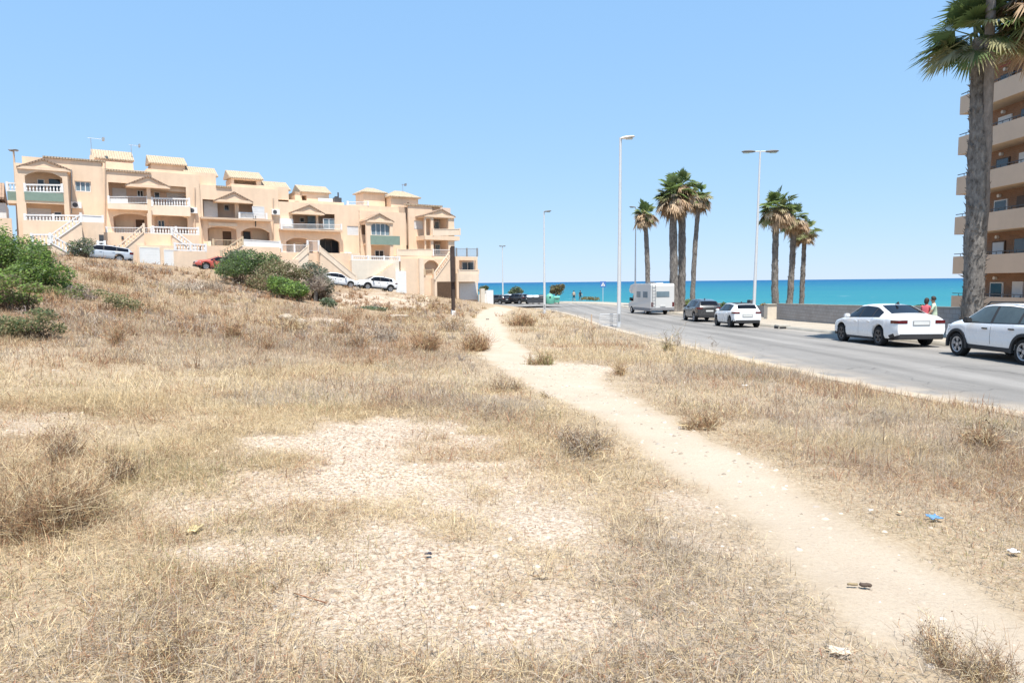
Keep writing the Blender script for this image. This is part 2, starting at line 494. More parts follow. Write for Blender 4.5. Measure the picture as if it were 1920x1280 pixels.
def asphalt(name, c=(0.195, 0.184, 0.171), axis_bands=True):
    m, nt, p = nodemat(name); N = nt.nodes; L = nt.links
    tc = N.new('ShaderNodeTexCoord')
    mp = N.new('ShaderNodeMapping'); mp.inputs['Scale'].default_value = (1.1, 0.05, 1)
    L.new(tc.outputs['Object'], mp.inputs['Vector'])
    n1 = N.new('ShaderNodeTexNoise'); n1.inputs['Scale'].default_value = 1.0; n1.inputs['Detail'].default_value = 4
    L.new(mp.outputs['Vector'], n1.inputs['Vector'])
    n2 = N.new('ShaderNodeTexNoise'); n2.inputs['Scale'].default_value = 0.5; n2.inputs['Detail'].default_value = 8; n2.inputs['Roughness'].default_value = 0.7
    L.new(tc.outputs['Object'], n2.inputs['Vector'])
    n3 = N.new('ShaderNodeTexNoise'); n3.inputs['Scale'].default_value = 70; n3.inputs['Detail'].default_value = 3
    L.new(tc.outputs['Object'], n3.inputs['Vector'])
    def mrange(src, a, b, lo, hi):
        r = N.new('ShaderNodeMapRange'); r.inputs['From Min'].default_value = a; r.inputs['From Max'].default_value = b
        r.inputs['To Min'].default_value = lo; r.inputs['To Max'].default_value = hi
        L.new(src, r.inputs['Value']); return r.outputs['Result']
    a = mrange(n1.outputs['Fac'], 0.35, 0.65, 0.80, 1.22); b = mrange(n2.outputs['Fac'], 0.3, 0.7, 0.9, 1.1); d = mrange(n3.outputs['Fac'], 0.3, 0.7, 0.85, 1.15)
    m1 = N.new('ShaderNodeMath'); m1.operation = 'MULTIPLY'; L.new(a, m1.inputs[0]); L.new(b, m1.inputs[1])
    m2 = N.new('ShaderNodeMath'); m2.operation = 'MULTIPLY'; L.new(m1.outputs[0], m2.inputs[0]); L.new(d, m2.inputs[1])
    vm = N.new('ShaderNodeVectorMath'); vm.operation = 'SCALE'; vm.inputs[0].default_value = c; L.new(m2.outputs[0], vm.inputs['Scale'])
    # hairline cracks, sealed patches and sand blown in from the verge
    n4 = N.new('ShaderNodeTexNoise'); n4.inputs['Scale'].default_value = 0.9; n4.inputs['Detail'].default_value = 6; L.new(tc.outputs['Object'], n4.inputs['Vector'])
    av = N.new('ShaderNodeVectorMath'); av.operation = 'MULTIPLY_ADD'; av.inputs[1].default_value = (1.6, 1.6, 0); L.new(n4.outputs['Color'], av.inputs[0]); L.new(tc.outputs['Object'], av.inputs[2])
    vo = N.new('ShaderNodeTexVoronoi'); vo.feature = 'DISTANCE_TO_EDGE'; vo.inputs['Scale'].default_value = 0.22; L.new(av.outputs['Vector'], vo.inputs['Vector'])
    ck = N.new('ShaderNodeMapRange'); ck.inputs['From Min'].default_value = 0.0; ck.inputs['From Max'].default_value = 0.006; ck.inputs['To Min'].default_value = 0.62; ck.inputs['To Max'].default_value = 1.0; L.new(vo.outputs['Distance'], ck.inputs['Value'])
    vp = N.new('ShaderNodeTexVoronoi'); vp.distance = 'CHEBYCHEV'; vp.inputs['Scale'].default_value = 0.12; L.new(mp.outputs['Vector'], vp.inputs['Vector'])
    sc3 = N.new('ShaderNodeVectorMath'); sc3.operation = 'SCALE'; L.new(vm.outputs['Vector'], sc3.inputs[0]); L.new(ck.outputs['Result'], sc3.inputs['Scale'])
    at_ = N.new('ShaderNodeAttribute'); at_.attribute_name = 'tint'
    sn = N.new('ShaderNodeTexNoise'); sn.inputs['Scale'].default_value = 1.4; sn.inputs['Detail'].default_value = 7; L.new(tc.outputs['Object'], sn.inputs['Vector'])
    sm = N.new('ShaderNodeMath'); sm.operation = 'MULTIPLY'; L.new(at_.outputs['Fac'], sm.inputs[0]); L.new(mrange(sn.outputs['Fac'], 0.4, 0.6, 0.1, 1.1), sm.inputs[1])
    mx = N.new('ShaderNodeMix'); mx.data_type = 'RGBA'; L.new(sm.outputs[0], mx.inputs['Factor']); L.new(sc3.outputs['Vector'], mx.inputs['A']); mx.inputs['B'].default_value = lin(0.36, 0.30, 0.235)
    L.new(mx.outputs['Result'], p.inputs['Base Color'])
    setp(p, rough=0.85, spec=0.25)
    bp = N.new('ShaderNodeBump'); bp.inputs['Strength'].default_value = 0.25; bp.inputs['Distance'].default_value = 0.01
    L.new(n3.outputs['Fac'], bp.inputs['Height']); L.new(bp.outputs['Normal'], p.inputs['Normal'])
    return m
zr = lambda dz: (lambda y: float(h_road(y)) + CZ + dz)
MAT['asphalt'] = asphalt('asphalt')
strip('road', LE, RE, zr(0.0), zr(0.0), MAT['asphalt'], 20, jag=0.5, sand=([0, .05, .12, .2, .78, .84, .95, 1], [.95, .6, .2, 0, 0, .15, .3, .75]))
# dusty gutter edge on the lot side
MAT['dust'] = plain('pale_roadside_dust', (0.38, 0.315, 0.24), rough=0.95, var=0.15, scale=2.5, spec=0.1)
def offs(P, d):
    t = np.gradient(P, axis=0); t /= np.linalg.norm(t, axis=1)[:, None]
    return P + np.stack([-t[:, 1], t[:, 0]], -1) * d
MAT['concrete_kerb'] = plain('kerb_concrete', (0.36, 0.335, 0.29), rough=0.9, var=0.15, scale=1.5, spec=0.2, bump=0.2)
strip('road_edge', offs(LE, 0.25), offs(LE, -0.14), zr(0.005), zr(0.008), MAT['dust'], 3, jag=0.25)
def kerb(name, P, w_, h0, h1, mat):
    A = P; B = offs(P, -w_)
    vs = []; n = len(P)
    for i in range(n):
        za = float(h_road(P[i][1])) + CZ
        vs += [(A[i][0], A[i][1], za + h0), (A[i][0], A[i][1], za + h1), (B[i][0], B[i][1], za + h1), (B[i][0], B[i][1], za + h0)]
    ii = np.arange(n * 4).reshape(n, 4); q = []
    for k in range(3):
        q.append(np.stack([ii[:-1, k], ii[:-1, k+1], ii[1:, k+1], ii[1:, k]], -1))
    q = np.concatenate(q)
    o = np_mesh(name, np.array(vs), q.ravel(), np.arange(len(q)) * 4, mat); tag(o, kind='structure'); return o
kerb('kerb', RE, 0.16, -0.08, 0.14, MAT['concrete_kerb'])
def paving():
    m, nt, p = nodemat('pavement_slabs'); N = nt.nodes; L = nt.links
    tc = N.new('ShaderNodeTexCoord')
    br = N.new('ShaderNodeTexBrick'); br.inputs['Scale'].default_value = 1.6; br.inputs['Mortar Size'].default_value = 0.012
    br.inputs['Color1'].default_value = lin(0.37, 0.325, 0.265); br.inputs['Color2'].default_value = lin(0.40, 0.35, 0.285); br.inputs['Mortar'].default_value = lin(0.26, 0.22, 0.18)
    br.offset = 0.0
    L.new(tc.outputs['Object'], br.inputs['Vector'])
    n = N.new('ShaderNodeTexNoise'); n.inputs['Scale'].default_value = 0.7; n.inputs['Detail'].default_value = 7; L.new(tc.outputs['Object'], n.inputs['Vector'])
    mx = N.new('ShaderNodeMix'); mx.data_type = 'RGBA'; mx.blend_type = 'MULTIPLY'; mx.inputs['Factor'].default_value = 0.35
    cr = N.new('ShaderNodeValToRGB'); cr.color_ramp.elements[0].position = 0.3; cr.color_ramp.elements[1].position = 0.7; cr.color_ramp.elements[0].color = lin(0.7, 0.66, 0.6)
    L.new(n.outputs['Fac'], cr.inputs['Fac'])
    L.new(br.outputs['Color'], mx.inputs['A']); L.new(cr.outputs['Color'], mx.inputs['B']); L.new(mx.outputs['Result'], p.inputs['Base Color'])
    setp(p, rough=0.9, spec=0.2); return m
MAT['paving'] = paving()
strip('pavement', offs(RE, -0.16), offs(RE, -4.2), zr(0.136), zr(0.16), MAT['paving'], 4)
# street in front of the houses
tt = np.linspace(-40, 62, 90)
A = np.array([fac_xy(t, 8.6) for t in tt]); B = np.array([fac_xy(t, 3.4) for t in tt])
vs = []
for t, a, b in zip(tt, A, B):
    z = float(h_street(t)) + CZ + 0.015
    vs += [(a[0], a[1], z), (b[0], b[1], z)]
ii = np.arange(len(vs)).reshape(-1, 2)
q = np.stack([ii[:-1, 0], ii[1:, 0], ii[1:, 1], ii[:-1, 1]], -1)
tag(np_mesh('side_street', np.array(vs), q.ravel(), np.arange(len(q)) * 4, MAT['asphalt']), kind='structure')

# ------------------------------------------------------------------ sea
def sea_mat():
    m, nt, p = nodemat('sea_water'); N = nt.nodes; L = nt.links
    tc = N.new('ShaderNodeTexCoord'); sp = N.new('ShaderNodeSeparateXYZ'); L.new(tc.outputs['Object'], sp.inputs['Vector'])
    lg = N.new('ShaderNodeMath'); lg.operation = 'LOGARITHM'; lg.inputs[1].default_value = 10.0
    L.new(sp.outputs['Y'], lg.inputs[0])
    mp = N.new('ShaderNodeMapping'); mp.inputs['Scale'].default_value = (0.0035, 0.014, 1)
    L.new(tc.outputs['Object'], mp.inputs['Vector'])
    nb = N.new('ShaderNodeTexNoise'); nb.inputs['Scale'].default_value = 1.0; nb.inputs['Detail'].default_value = 5; L.new(mp.outputs['Vector'], nb.inputs['Vector'])
    ad = N.new('ShaderNodeMath'); ad.operation = 'MULTIPLY_ADD'; ad.inputs[1].default_value = 0.9; ad.inputs[2].default_value = -0.45
    L.new(nb.outputs['Fac'], ad.inputs[0])
    su = N.new('ShaderNodeMath'); su.operation = 'ADD'; L.new(lg.outputs[0], su.inputs[0]); L.new(ad.outputs[0], su.inputs[1])
    mr = N.new('ShaderNodeMapRange'); mr.inputs['From Min'].default_value = 2.1; mr.inputs['From Max'].default_value = 4.0; L.new(su.outputs[0], mr.inputs['Value'])
    cr = N.new('ShaderNodeValToRGB')
    els = [(0.0, (0.04, 0.195, 0.20)), (0.22, (0.017, 0.148, 0.187)), (0.5, (0.007, 0.106, 0.18)), (0.75, (0.0035, 0.080, 0.178)), (1.0, (0.003, 0.066, 0.165))]
    while len(cr.color_ramp.elements) < len(els): cr.color_ramp.elements.new(0.5)
    for e, (a, c) in zip(cr.color_ramp.elements, els): e.position = a; e.color = lin(*c)
    L.new(mr.outputs['Result'], cr.inputs['Fac'])
    # whitecaps
    m2 = N.new('ShaderNodeMapping'); m2.inputs['Scale'].default_value = (0.05, 0.16, 1); L.new(tc.outputs['Object'], m2.inputs['Vector'])
    nw = N.new('ShaderNodeTexNoise'); nw.inputs['Scale'].default_value = 1.0; nw.inputs['Detail'].default_value = 8; nw.inputs['Roughness'].default_value = 0.7; L.new(m2.outputs['Vector'], nw.inputs['Vector'])
    wr = N.new('ShaderNodeValToRGB'); wr.color_ramp.elements[0].position = 0.665; wr.color_ramp.elements[1].position = 0.71; L.new(nw.outputs['Fac'], wr.inputs['Fac'])
    mx = N.new('ShaderNodeMix'); mx.data_type = 'RGBA'; L.new(wr.outputs['Color'], mx.inputs['Factor']); L.new(cr.outputs['Color'], mx.inputs['A']); mx.inputs['B'].default_value = lin(0.8, 0.85, 0.85)
    L.new(mx.outputs['Result'], p.inputs['Base Color'])
    setp(p, rough=0.55, spec=0.15)
    m3 = N.new('ShaderNodeMapping'); m3.inputs['Scale'].default_value = (0.12, 0.4, 1); L.new(tc.outputs['Object'], m3.inputs['Vector'])
    nv = N.new('ShaderNodeTexNoise'); nv.inputs['Scale'].default_value = 1.0; nv.inputs['Detail'].default_value = 6; L.new(m3.outputs['Vector'], nv.inputs['Vector'])
    bp = N.new('ShaderNodeBump'); bp.inputs['Strength'].default_value = 0.6; bp.inputs['Distance'].default_value = 1.2
    L.new(nv.outputs['Fac'], bp.inputs['Height']); L.new(bp.outputs['Normal'], p.inputs['Normal'])
    return m
sx = spaced(-70000, 70000, 60, 300); sy = 20 + spaced(0, 80000, 60, 200)
X2, Y2 = np.meshgrid(sx, sy)
i2 = np.arange(60 * 60).reshape(60, 60)
q2 = np.stack([i2[:-1, :-1], i2[:-1, 1:], i2[1:, 1:], i2[1:, :-1]], -1).reshape(-1, 4)
SEA_Z = CZ - 7.0
tag(np_mesh('sea', np.stack([X2, Y2, np.full_like(X2, SEA_Z)], -1).reshape(-1, 3), q2.ravel(), np.arange(len(q2)) * 4, sea_mat(), smooth=True), kind='structure')
# ------------------------------------------------------------------ vegetation
rng = np.random.default_rng(11)
MAT['dry_grass'] = tintmat('dry_grass', rough=0.75, transl=0.38, spec=0.25)
MAT['foliage'] = tintmat('foliage', rough=0.6, transl=0.40, spec=0.35)
MAT['twig'] = tintmat('dead_twigs', rough=0.85, transl=0.0, spec=0.15)

def blade_arrays(P, hgt, wid, lean, az, curl, col, face_az=None):
    """tapered bent blades as quad + triangle, returns verts, loops, starts, colours"""
    n = len(P)
    dirh = np.stack([np.cos(az), np.sin(az)], -1)
    fa = az + PI / 2 + rng.normal(0, 0.9, n) if face_az is None else face_az
    sd_ = np.stack([np.cos(fa), np.sin(fa), np.zeros(n)], -1) * (wid * 0.5)[:, None]
    def pt(f):
        a = lean + curl * f
        return np.stack([dirh[:, 0] * np.sin(a) * hgt * f, dirh[:, 1] * np.sin(a) * hgt * f, np.maximum(np.cos(a), 0.03) * hgt * f], -1)
    m = P + pt(0.55); t = P + pt(1.0)
    v = np.stack([P - sd_, P + sd_, m + sd_ * 0.75, m - sd_ * 0.75, t], 1).reshape(-1, 3)
    b = np.arange(n)[:, None] * 5
    lp = (b + np.array([0, 1, 2, 3, 3, 2, 4])).ravel()
    st = (np.arange(n)[:, None] * 7 + np.array([0, 4])).ravel()
    return v, lp, st, np.repeat(col, 5, axis=0)

def merge(parts):
    vs = []; ls = []; ss = []; cs = []; nv = nl = 0
    for v, l, s, c in parts:
        vs.append(v); ls.append(l + nv); ss.append(s + nl); cs.append(c); nv += len(v); nl += len(l)
    return np.concatenate(vs), np.concatenate(ls), np.concatenate(ss), np.concatenate(cs)

STRAW = np.array([0.55, 0.42, 0.235]); PALE = np.array([0.66, 0.55, 0.37]); GREY = np.array([0.40, 0.338, 0.272]); RUST = np.array([0.33, 0.19, 0.105]); BROWN = np.array([0.21, 0.14, 0.09]); GREENISH = np.array([0.20, 0.20, 0.075])
def grass_colour(x, y, n):
    """species patches: straw, grey wiry grass, rusty weeds, a little green"""
    g = sstep(0.44, 0.60, fnoise(x, y, 4.0, 41, 3)); r = sstep(0.52, 0.70, fnoise(x, y, 2.2, 43, 3)); s = sstep(0.60, 0.75, fnoise(x, y, 1.8, 47, 3)); b = sstep(0.50, 0.68, fnoise(x, y, 1.2, 49, 3))
    pcx = np.interp(y, _pp[:, 1], _pp[:, 0])
    # grey belt on both sides of the path, straw on the near left, brown weeds up the left slope
    g = np.clip(g * 0.75 + 0.25 * sstep(-3.0, 0.5, x - pcx) + 0.25 * sstep(0.3, 1.2, x - pcx) * sstep(14, 8, y) - 0.45 * sstep(-1.0, -3.0, x) * sstep(9, 6, y), 0, 1)
    slope = slope_mask(x, y)
    r = np.clip(r * sstep(2.0, 9.0, y) * 0.9 + r * 0.25 + 0.35 * slope, 0, 1); b = np.clip(b * 0.6 + 0.75 * slope * (0.4 + b), 0, 1)
    c = STRAW + (PALE - STRAW) * rng.random(n)[:, None]
    c = np.where((rng.random(n) < g * 0.80)[:, None], GREY * (0.8 + 0.5 * rng.random(n))[:, None], c)
    c = np.where((rng.random(n) < r * 0.45)[:, None], RUST * (0.8 + 0.6 * rng.random(n))[:, None], c)
    c = np.where((rng.random(n) < 0.05 + 0.30 * b)[:, None], BROWN * (0.7 + 0.7 * rng.random(n))[:, None], c)
    c = np.where((rng.random(n) < s * 0.13)[:, None], GREENISH * (0.8 + 0.5 * rng.random(n))[:, None], c)
    return c * (0.80 + 0.55 * rng.random(n) ** 1.5)[:, None]

def lot_points(n, y0, y1, half=0.86, pw=1.0):
    y = y0 + (y1 - y0) * rng.random(n) ** pw
    x = (rng.random(n) * 2 - 1) * (y * (half + 0.04) + 2.8)
    sl = dist_poly(x, y, LEFT_EDGE); t, d = fac_td(x, y)
    edge = 0.15 + 0.5 * vnoise(x, y, 0.9, 77)
    ok = (sl > edge) & (d > 9.0)
    return x[ok], y[ok]

parts = []
def sow(n, y0, y1, per, hgt, wid, spread, pw=1.0, flatf=0.38, keep=0.0, rust=0.0):
    x, y = lot_points(n, y0, y1, pw=pw)
    pmk = path_mask(x, y); bk = bare_mask(x, y)
    dens = (1 - pmk) ** 2 * (1 - 0.80 * bk) * (0.35 + 0.9 * sstep(0.30, 0.62, fnoise(x, y, 1.5, 51, 4)))
    dens *= 0.4 + 0.6 * sstep(0.3, 1.1, np.abs(x - np.interp(y, _pp[:, 1], _pp[:, 0])) - np.interp(y, _pp[:, 1], _pp[:, 2]) + 0.4)
    k = rng.random(len(x)) < np.maximum(dens, keep * (1 - pmk) ** 3)
    x, y, bk = x[k], y[k], bk[k]
    m = len(x)
    hh = hgt * (0.55 + 0.9 * fnoise(x, y, 2.2, 61, 3)) * (1 - 0.72 * bk) * (0.6 + 0.8 * rng.random(m))
    # lower towards the trodden path
    dp = np.abs(x - np.interp(y, _pp[:, 1], _pp[:, 0])) - np.interp(y, _pp[:, 1], _pp[:, 2])
    hh *= 0.35 + 0.65 * sstep(-0.2, 1.5, dp)
    n2 = m * per
    X_ = np.repeat(x, per) + rng.normal(0, spread, n2); Y_ = np.repeat(y, per) + rng.normal(0, spread, n2)
    ok = path_mask(X_, Y_) < 0.35
    H_ = (np.repeat(hh, per) * (0.5 + 0.8 * rng.random(n2)))[ok]
    X_ = X_[ok]; Y_ = Y_[ok]; n2 = len(X_)
    Z_ = ground(X_, Y_) - 0.015
    # most stems lean outward from their tuft, some lie flat
    lean = np.abs(rng.normal(0.45, 0.42, n2)); flat = rng.random(n2) < flatf; lean = np.where(flat, 1.05 + 0.45 * rng.random(n2), lean)
    Z_ = Z_ + np.where(flat, 0.03 + 0.05 * rng.random(n2), 0)
    az = rng.random(n2) * 2 * PI
    cg = grass_colour(X_, Y_, n2)
    if rust: cg = np.where((rng.random(n2) < rust * sstep(0.35, 0.6, fnoise(X_, Y_, 0.5, 71, 2)))[:, None], np.array([0.36, 0.19, 0.12]) * (0.7 + 0.6 * rng.random(n2))[:, None], cg)
    parts.append(blade_arrays(np.stack([X_, Y_, Z_], -1), H_, wid * (0.6 + 0.8 * rng.random(n2)), lean, az, rng.normal(0.35, 0.5, n2), cg))
sow(50000, 1.2, 9.0, 10, 0.12, 0.0032, 0.05, pw=0.8)
sow(19000, 1.2, 9.5, 9, 0.20, 0.0028, 0.09, pw=0.8, flatf=0.6)
sow(120000, 1.5, 10.0, 4, 0.036, 0.0038, 0.016, pw=0.8, keep=0.62, rust=0.6)
sow(9000, 2.0, 10.0, 14, 0.075, 0.0036, 0.03, pw=0.8, keep=0.5, rust=0.3)
sow(38000, 8.0, 20.0, 8, 0.18, 0.006, 0.09, pw=0.8)
sow(50000, 8.0, 24.0, 4, 0.06, 0.008, 0.045, pw=0.8, keep=0.5, rust=0.4)
sow(16000, 5.5, 24.0, 9, 0.17, 0.0075, 0.05, pw=0.85, keep=0.45, rust=0.5)
sow(25000, 18.0, 42.0, 7, 0.29, 0.012, 0.15, pw=0.8)
sow(18000, 38.0, 95.0, 6, 0.30, 0.026, 0.25, pw=0.9)
v, l, s, c = merge(parts)
tag(np_mesh('dry_grass', v, l, s, MAT['dry_grass'], col=c), 'dry straw coloured grass covering the vacant lot on both sides of the path', 'grass', kind='stuff')
print('grass blades', len(s) // 2)

# tangled twiggy weeds
def twig_arrays(base, n, rad, hgt, wid, cols, branch=3, droop=0.3, spreadz=0.9):
    """n crooked stems from several root crowns, each with side twigs, as thin ribbons"""
    nb = max(3, int(rad * 9) + 2) if rad < 1.2 else 12
    sa = rng.random(nb) * 2 * PI; sr = rad * 0.62 * np.sqrt(rng.random(nb)); sr[0] = 0
    cx, cy = sr * np.cos(sa), sr * np.sin(sa); sh = (1 - 0.45 * (sr / (rad + 1e-6))) * (0.7 + 0.45 * rng.random(nb))
    pick = rng.integers(0, nb, n)
    az = rng.random(n) * 2 * PI; inc = np.abs(rng.normal(0, spreadz * 0.62, n)).clip(0, 1.5)
    L_ = hgt * sh[pick] * (0.35 + 0.75 * rng.random(n))
    P0 = np.stack([cx[pick] + rng.normal(0, rad * 0.10, n), cy[pick] + rng.normal(0, rad * 0.10, n), np.zeros(n)], -1)
    D0 = np.stack([np.sin(inc) * np.cos(az), np.sin(inc) * np.sin(az), np.cos(inc)], -1) + rng.normal(0, 0.12, (n, 3))
    S = []; cur = P0; Dk = D0; joints = [P0]
    for k, (f, w0, w1) in enumerate(((0.4, 1.0, 0.85), (0.35, 0.85, 0.6), (0.3, 0.6, 0.3))):
        nxt = cur + Dk * (L_ * f)[:, None]; S.append((cur, nxt, np.full(n, wid * w0), np.full(n, wid * w1))); cur = nxt; joints.append(nxt)
        Dk = Dk + rng.normal(0, 0.42, (n, 3)); Dk[:, 2] -= droop * 0.5 * rng.random(n); Dk /= np.linalg.norm(Dk, axis=1)[:, None]
    for b in range(branch):
        j = rng.integers(0, 3, n); f = rng.random(n)[:, None]
        J = np.stack(joints, 1); st = J[np.arange(n), j] * (1 - f) + J[np.arange(n), j + 1] * f
        Db = D0 * 0.6 + rng.normal(0, 0.75, (n, 3)); Db[:, 2] = np.abs(Db[:, 2]) * 0.8; Db /= np.linalg.norm(Db, axis=1)[:, None]
        md = st + Db * (L_ * (0.10 + 0.16 * rng.random(n)))[:, None]
        S.append((st, md, np.full(n, wid * 0.6), np.full(n, wid * 0.45)))
        D3 = Db + rng.normal(0, 0.6, (n, 3)); D3 /= np.linalg.norm(D3, axis=1)[:, None]
        S.append((md, md + D3 * (L_ * (0.06 + 0.12 * rng.random(n)))[:, None], np.full(n, wid * 0.45), np.full(n, wid * 0.25)))
    A = np.concatenate([q[0] for q in S]); B = np.concatenate([q[1] for q in S]); wa = np.concatenate([q[2] for q in S]); wb = np.concatenate([q[3] for q in S])
    m = len(A)
    d = B - A; side = np.cross(d, rng.normal(0, 1, (m, 3))); side /= np.linalg.norm(side, axis=1)[:, None] + 1e-9
    v = np.stack([A - side * wa[:, None] / 2, A + side * wa[:, None] / 2, B + side * wb[:, None] / 2, B - side * wb[:, None] / 2], 1)
    v[..., 2] = np.maximum(v[..., 2], -0.1)
    ci = rng.integers(0, len(cols), n); cc = np.array(cols)[ci] * (0.75 + 0.5 * rng.random(n))[:, None]
    cc = np.tile(cc, (len(S), 1))
    return v.reshape(-1, 3) + np.array(base), np.arange(m * 4), np.arange(m) * 4, np.repeat(cc, 4, axis=0)

def leaf_arrays(centres, size, cols, aspect=0.55):
    n = len(centres)
    a = rng.normal(0, 1, (n, 3)); a[:, 2] *= 0.6; a /= np.linalg.norm(a, axis=1)[:, None]
    b = np.cross(a, rng.normal(0, 1, (n, 3))); b /= np.linalg.norm(b, axis=1)[:, None] + 1e-9
    s_ = (size * (0.6 + 0.8 * rng.random(n)))[:, None]
    v = np.stack([centres - a * s_ * 0.5, centres + b * s_ * aspect * 0.5, centres + a * s_ * 0.5, centres - b * s_ * aspect * 0.5], 1).reshape(-1, 3)
    return v, np.arange(n * 4), np.arange(n) * 4, np.repeat(cols, 4, axis=0)

def blobs_points(blobs, n):
    """points scattered through a union of ellipsoids (cx,cy,cz,rx,ry,rz), denser in sprays near the skin"""
    vol = np.array([b[3] * b[4] * b[5] for b in blobs]) ** 0.75; pick = rng.choice(len(blobs), n, p=vol / vol.sum())
    B = np.array(blobs)[pick]
    d = rng.normal(0, 1, (n, 3)); d /= np.linalg.norm(d, axis=1)[:, None]
    r = 0.40 + 0.60 * rng.random(n) ** 0.6; r = np.where(rng.random(n) < 0.10, r + 0.35 * rng.random(n), r)
    lump = 0.60 + 0.80 * fnoise(d[:, 0] * 2 + B[:, 0] * 3, d[:, 1] * 2 + d[:, 2] * 1.7 + B[:, 1] * 3, 0.8, 5, 3)
    P = B[:, :3] + d * (r * lump)[:, None] * B[:, 3:6]
    return P, pick

def weed(px, py, wpx, hpx, label, cols, n=160, name='dry_weed', cat='dry bush', group='dry twiggy weeds on the lot', wid=None, dist=None, branch=3, spread=0.9, seedheads=0):
    p = ghit(px, py) if dist is None else None
    if dist is not None:
        q = at(px, py, dist); p = Vector((q.x, q.y, g1(q.x, q.y)))
    sc = p.y / FPX
    rad = wpx * sc / 2; hg = hpx * sc
    wd = wid if wid else max(0.004, 0.75 * sc)
    pr = [twig_arrays((0, 0, 0), n, rad, hg, wd, cols, branch=branch, spreadz=spread)]
    if seedheads:
        a = pr[0][0].reshape(-1, 4, 3)[:, 2]
        k = rng.choice(len(a), min(seedheads, len(a)), replace=False)
        pr.append(leaf_arrays(a[k], wd * 3.5, np.array([0.13, 0.085, 0.05]) * (0.7 + 0.8 * rng.random(len(k)))[:, None], 0.8))
    v, l, s, c = merge(pr)
    o = np_mesh(name, v, l, s, MAT['twig'], col=c); o.location = p - Vector((0, 0, 0.03))
    tag(o, label, cat, group); return o
def rockrose(*a): pass
RC = [RUST, RUST * 1.2, BROWN, STRAW * 0.8]; GC = [GREY, GREY * 0.8, GREY * 1.15, BROWN * 1.1]; SC_ = [STRAW, PALE * 0.9, BROWN, RUST]
DK = [BROWN, BROWN * 0.8, RUST * 0.8, GREY * 0.8, STRAW]
weed(785, 662, 105, 62, 'rounded rust brown dead bush, the fullest one left of the path', RC, 520)
weed(885, 655, 85, 55, 'rust brown dead bush leaning at the left edge of the sandy path', RC, 360)
weed(845, 622, 90, 38, 'low rust tinted dead bush close below the sign board', RC + GC, 260)
weed(665, 652, 80, 48, 'grey brown twiggy dead bush left of the fullest rust bush', GC + RC, 300)
weed(715, 640, 90, 40, 'pale grey dead brush beside the fullest rust bush', GC, 260)
weed(640, 625, 70, 30, 'small brown dead tuft below the white boulders', RC, 180)
weed(535, 622, 110, 40, 'wide straw brown dead bush below the green shrub thicket', SC_, 300)
weed(430, 635, 60, 52, 'upright orange brown dead weed on the slope left of the middle', RC, 260)
weed(500, 655, 30, 45, 'thin upright dead stalks below the green thicket', RC, 60)
weed(985, 612, 80, 34, 'rust brown dead scrub on the far side of the sandy path before the road', RC, 420)
weed(1010, 683, 85, 34, 'olive brown dry tussock at the fork of the sandy path', [GREENISH * 1.1, RUST, STRAW * 0.8, BROWN], 320)
weed(940, 735, 120, 34, 'dark twiggy dead shrub overhanging the left rim of the path bend', DK, 300)
weed(1020, 745, 40, 26, 'small dark dead sprig at the rim of the path', DK, 90)
weed(1160, 702, 60, 38, 'brown stemmed dry weed right of the path fork', [BROWN, RUST, STRAW], 130)
weed(1100, 852, 190, 62, 'broad grey brown dead brush on the left of the path, halfway along it', GC + DK, 700, wid=0.006)
weed(1255, 660, 60, 48, 'tall dry stalks standing in front of the road near the lamp post', [STRAW, BROWN, GREENISH], 60, branch=4, spread=0.5)
weed(1275, 648, 22, 55, 'single slim dry stalk against the asphalt', [BROWN, GREY], 14, spread=0.3, branch=5)
weed(1340, 655, 16, 40, 'short slim dry stalk by the road edge', [BROWN, GREY], 10, spread=0.3, branch=5)
weed(1105, 640, 20, 40, 'short brown stake like stalks at the road verge', [BROWN], 14, spread=0.25, branch=2)
weed(1850, 850, 130, 70, 'rusty dry weed on the verge at the right edge', RC + SC_, 420, wid=0.006, seedheads=200)
weed(1320, 805, 130, 48, 'low rust tinted dry weed between the path and the road', RC + SC_, 420, wid=0.006)
weed(85, 990, 340, 185, 'large dark tangled dead bush in the left foreground', [BROWN * 1.2, RUST * 0.9] + SC_, 1150, wid=0.0030, seedheads=420, branch=4, spread=1.0)
weed(215, 905, 130, 70, 'brown tangled dead bush behind the large dark one', DK, 420, wid=0.005, seedheads=150)
weed(120, 860, 120, 80, 'sparse dead bush with dark seed heads near the pale track', DK, 220, wid=0.004, seedheads=260)
weed(1815, 1290, 330, 125, 'straw coloured wiry bush with dark seed heads in the lower right corner', SC_ + DK, 620, wid=0.0024, seedheads=420, branch=4, spread=1.0)
weed(300, 1240, 380, 70, 'matted brown dry grass heap at the lower left', SC_ + DK, 900, wid=0.0032, branch=4, spread=1.2)
weed(610, 560, 60, 30, 'low grey brush by the foot of the dead tree', GC, 200)
weed(400, 545, 110, 30, 'grey dead brush on the slope under the green thicket', GC, 300)
weed(335, 545, 100, 26, 'silvery grey dead brush on the upper slope', [GREY * 1.2, GREY * 1.4], 300)
weed(150, 560, 90, 34, 'mauve grey dead brush below the bright green thicket', [GREY, np.array([0.28, 0.21, 0.2])], 260)
weed(80, 565, 90, 30, 'reddish dead brush below the bright green thicket', RC, 220)
weed(210, 530, 110, 34, 'rusty dry brush on the slope below the silver car', RC, 320)
weed(270, 585, 110, 36, 'rust and straw dead brush halfway down the slope', RC + SC_, 300)
weed(215, 650, 60, 70, 'tall brown dead stalks on the left slope', RC, 120, spread=0.6)

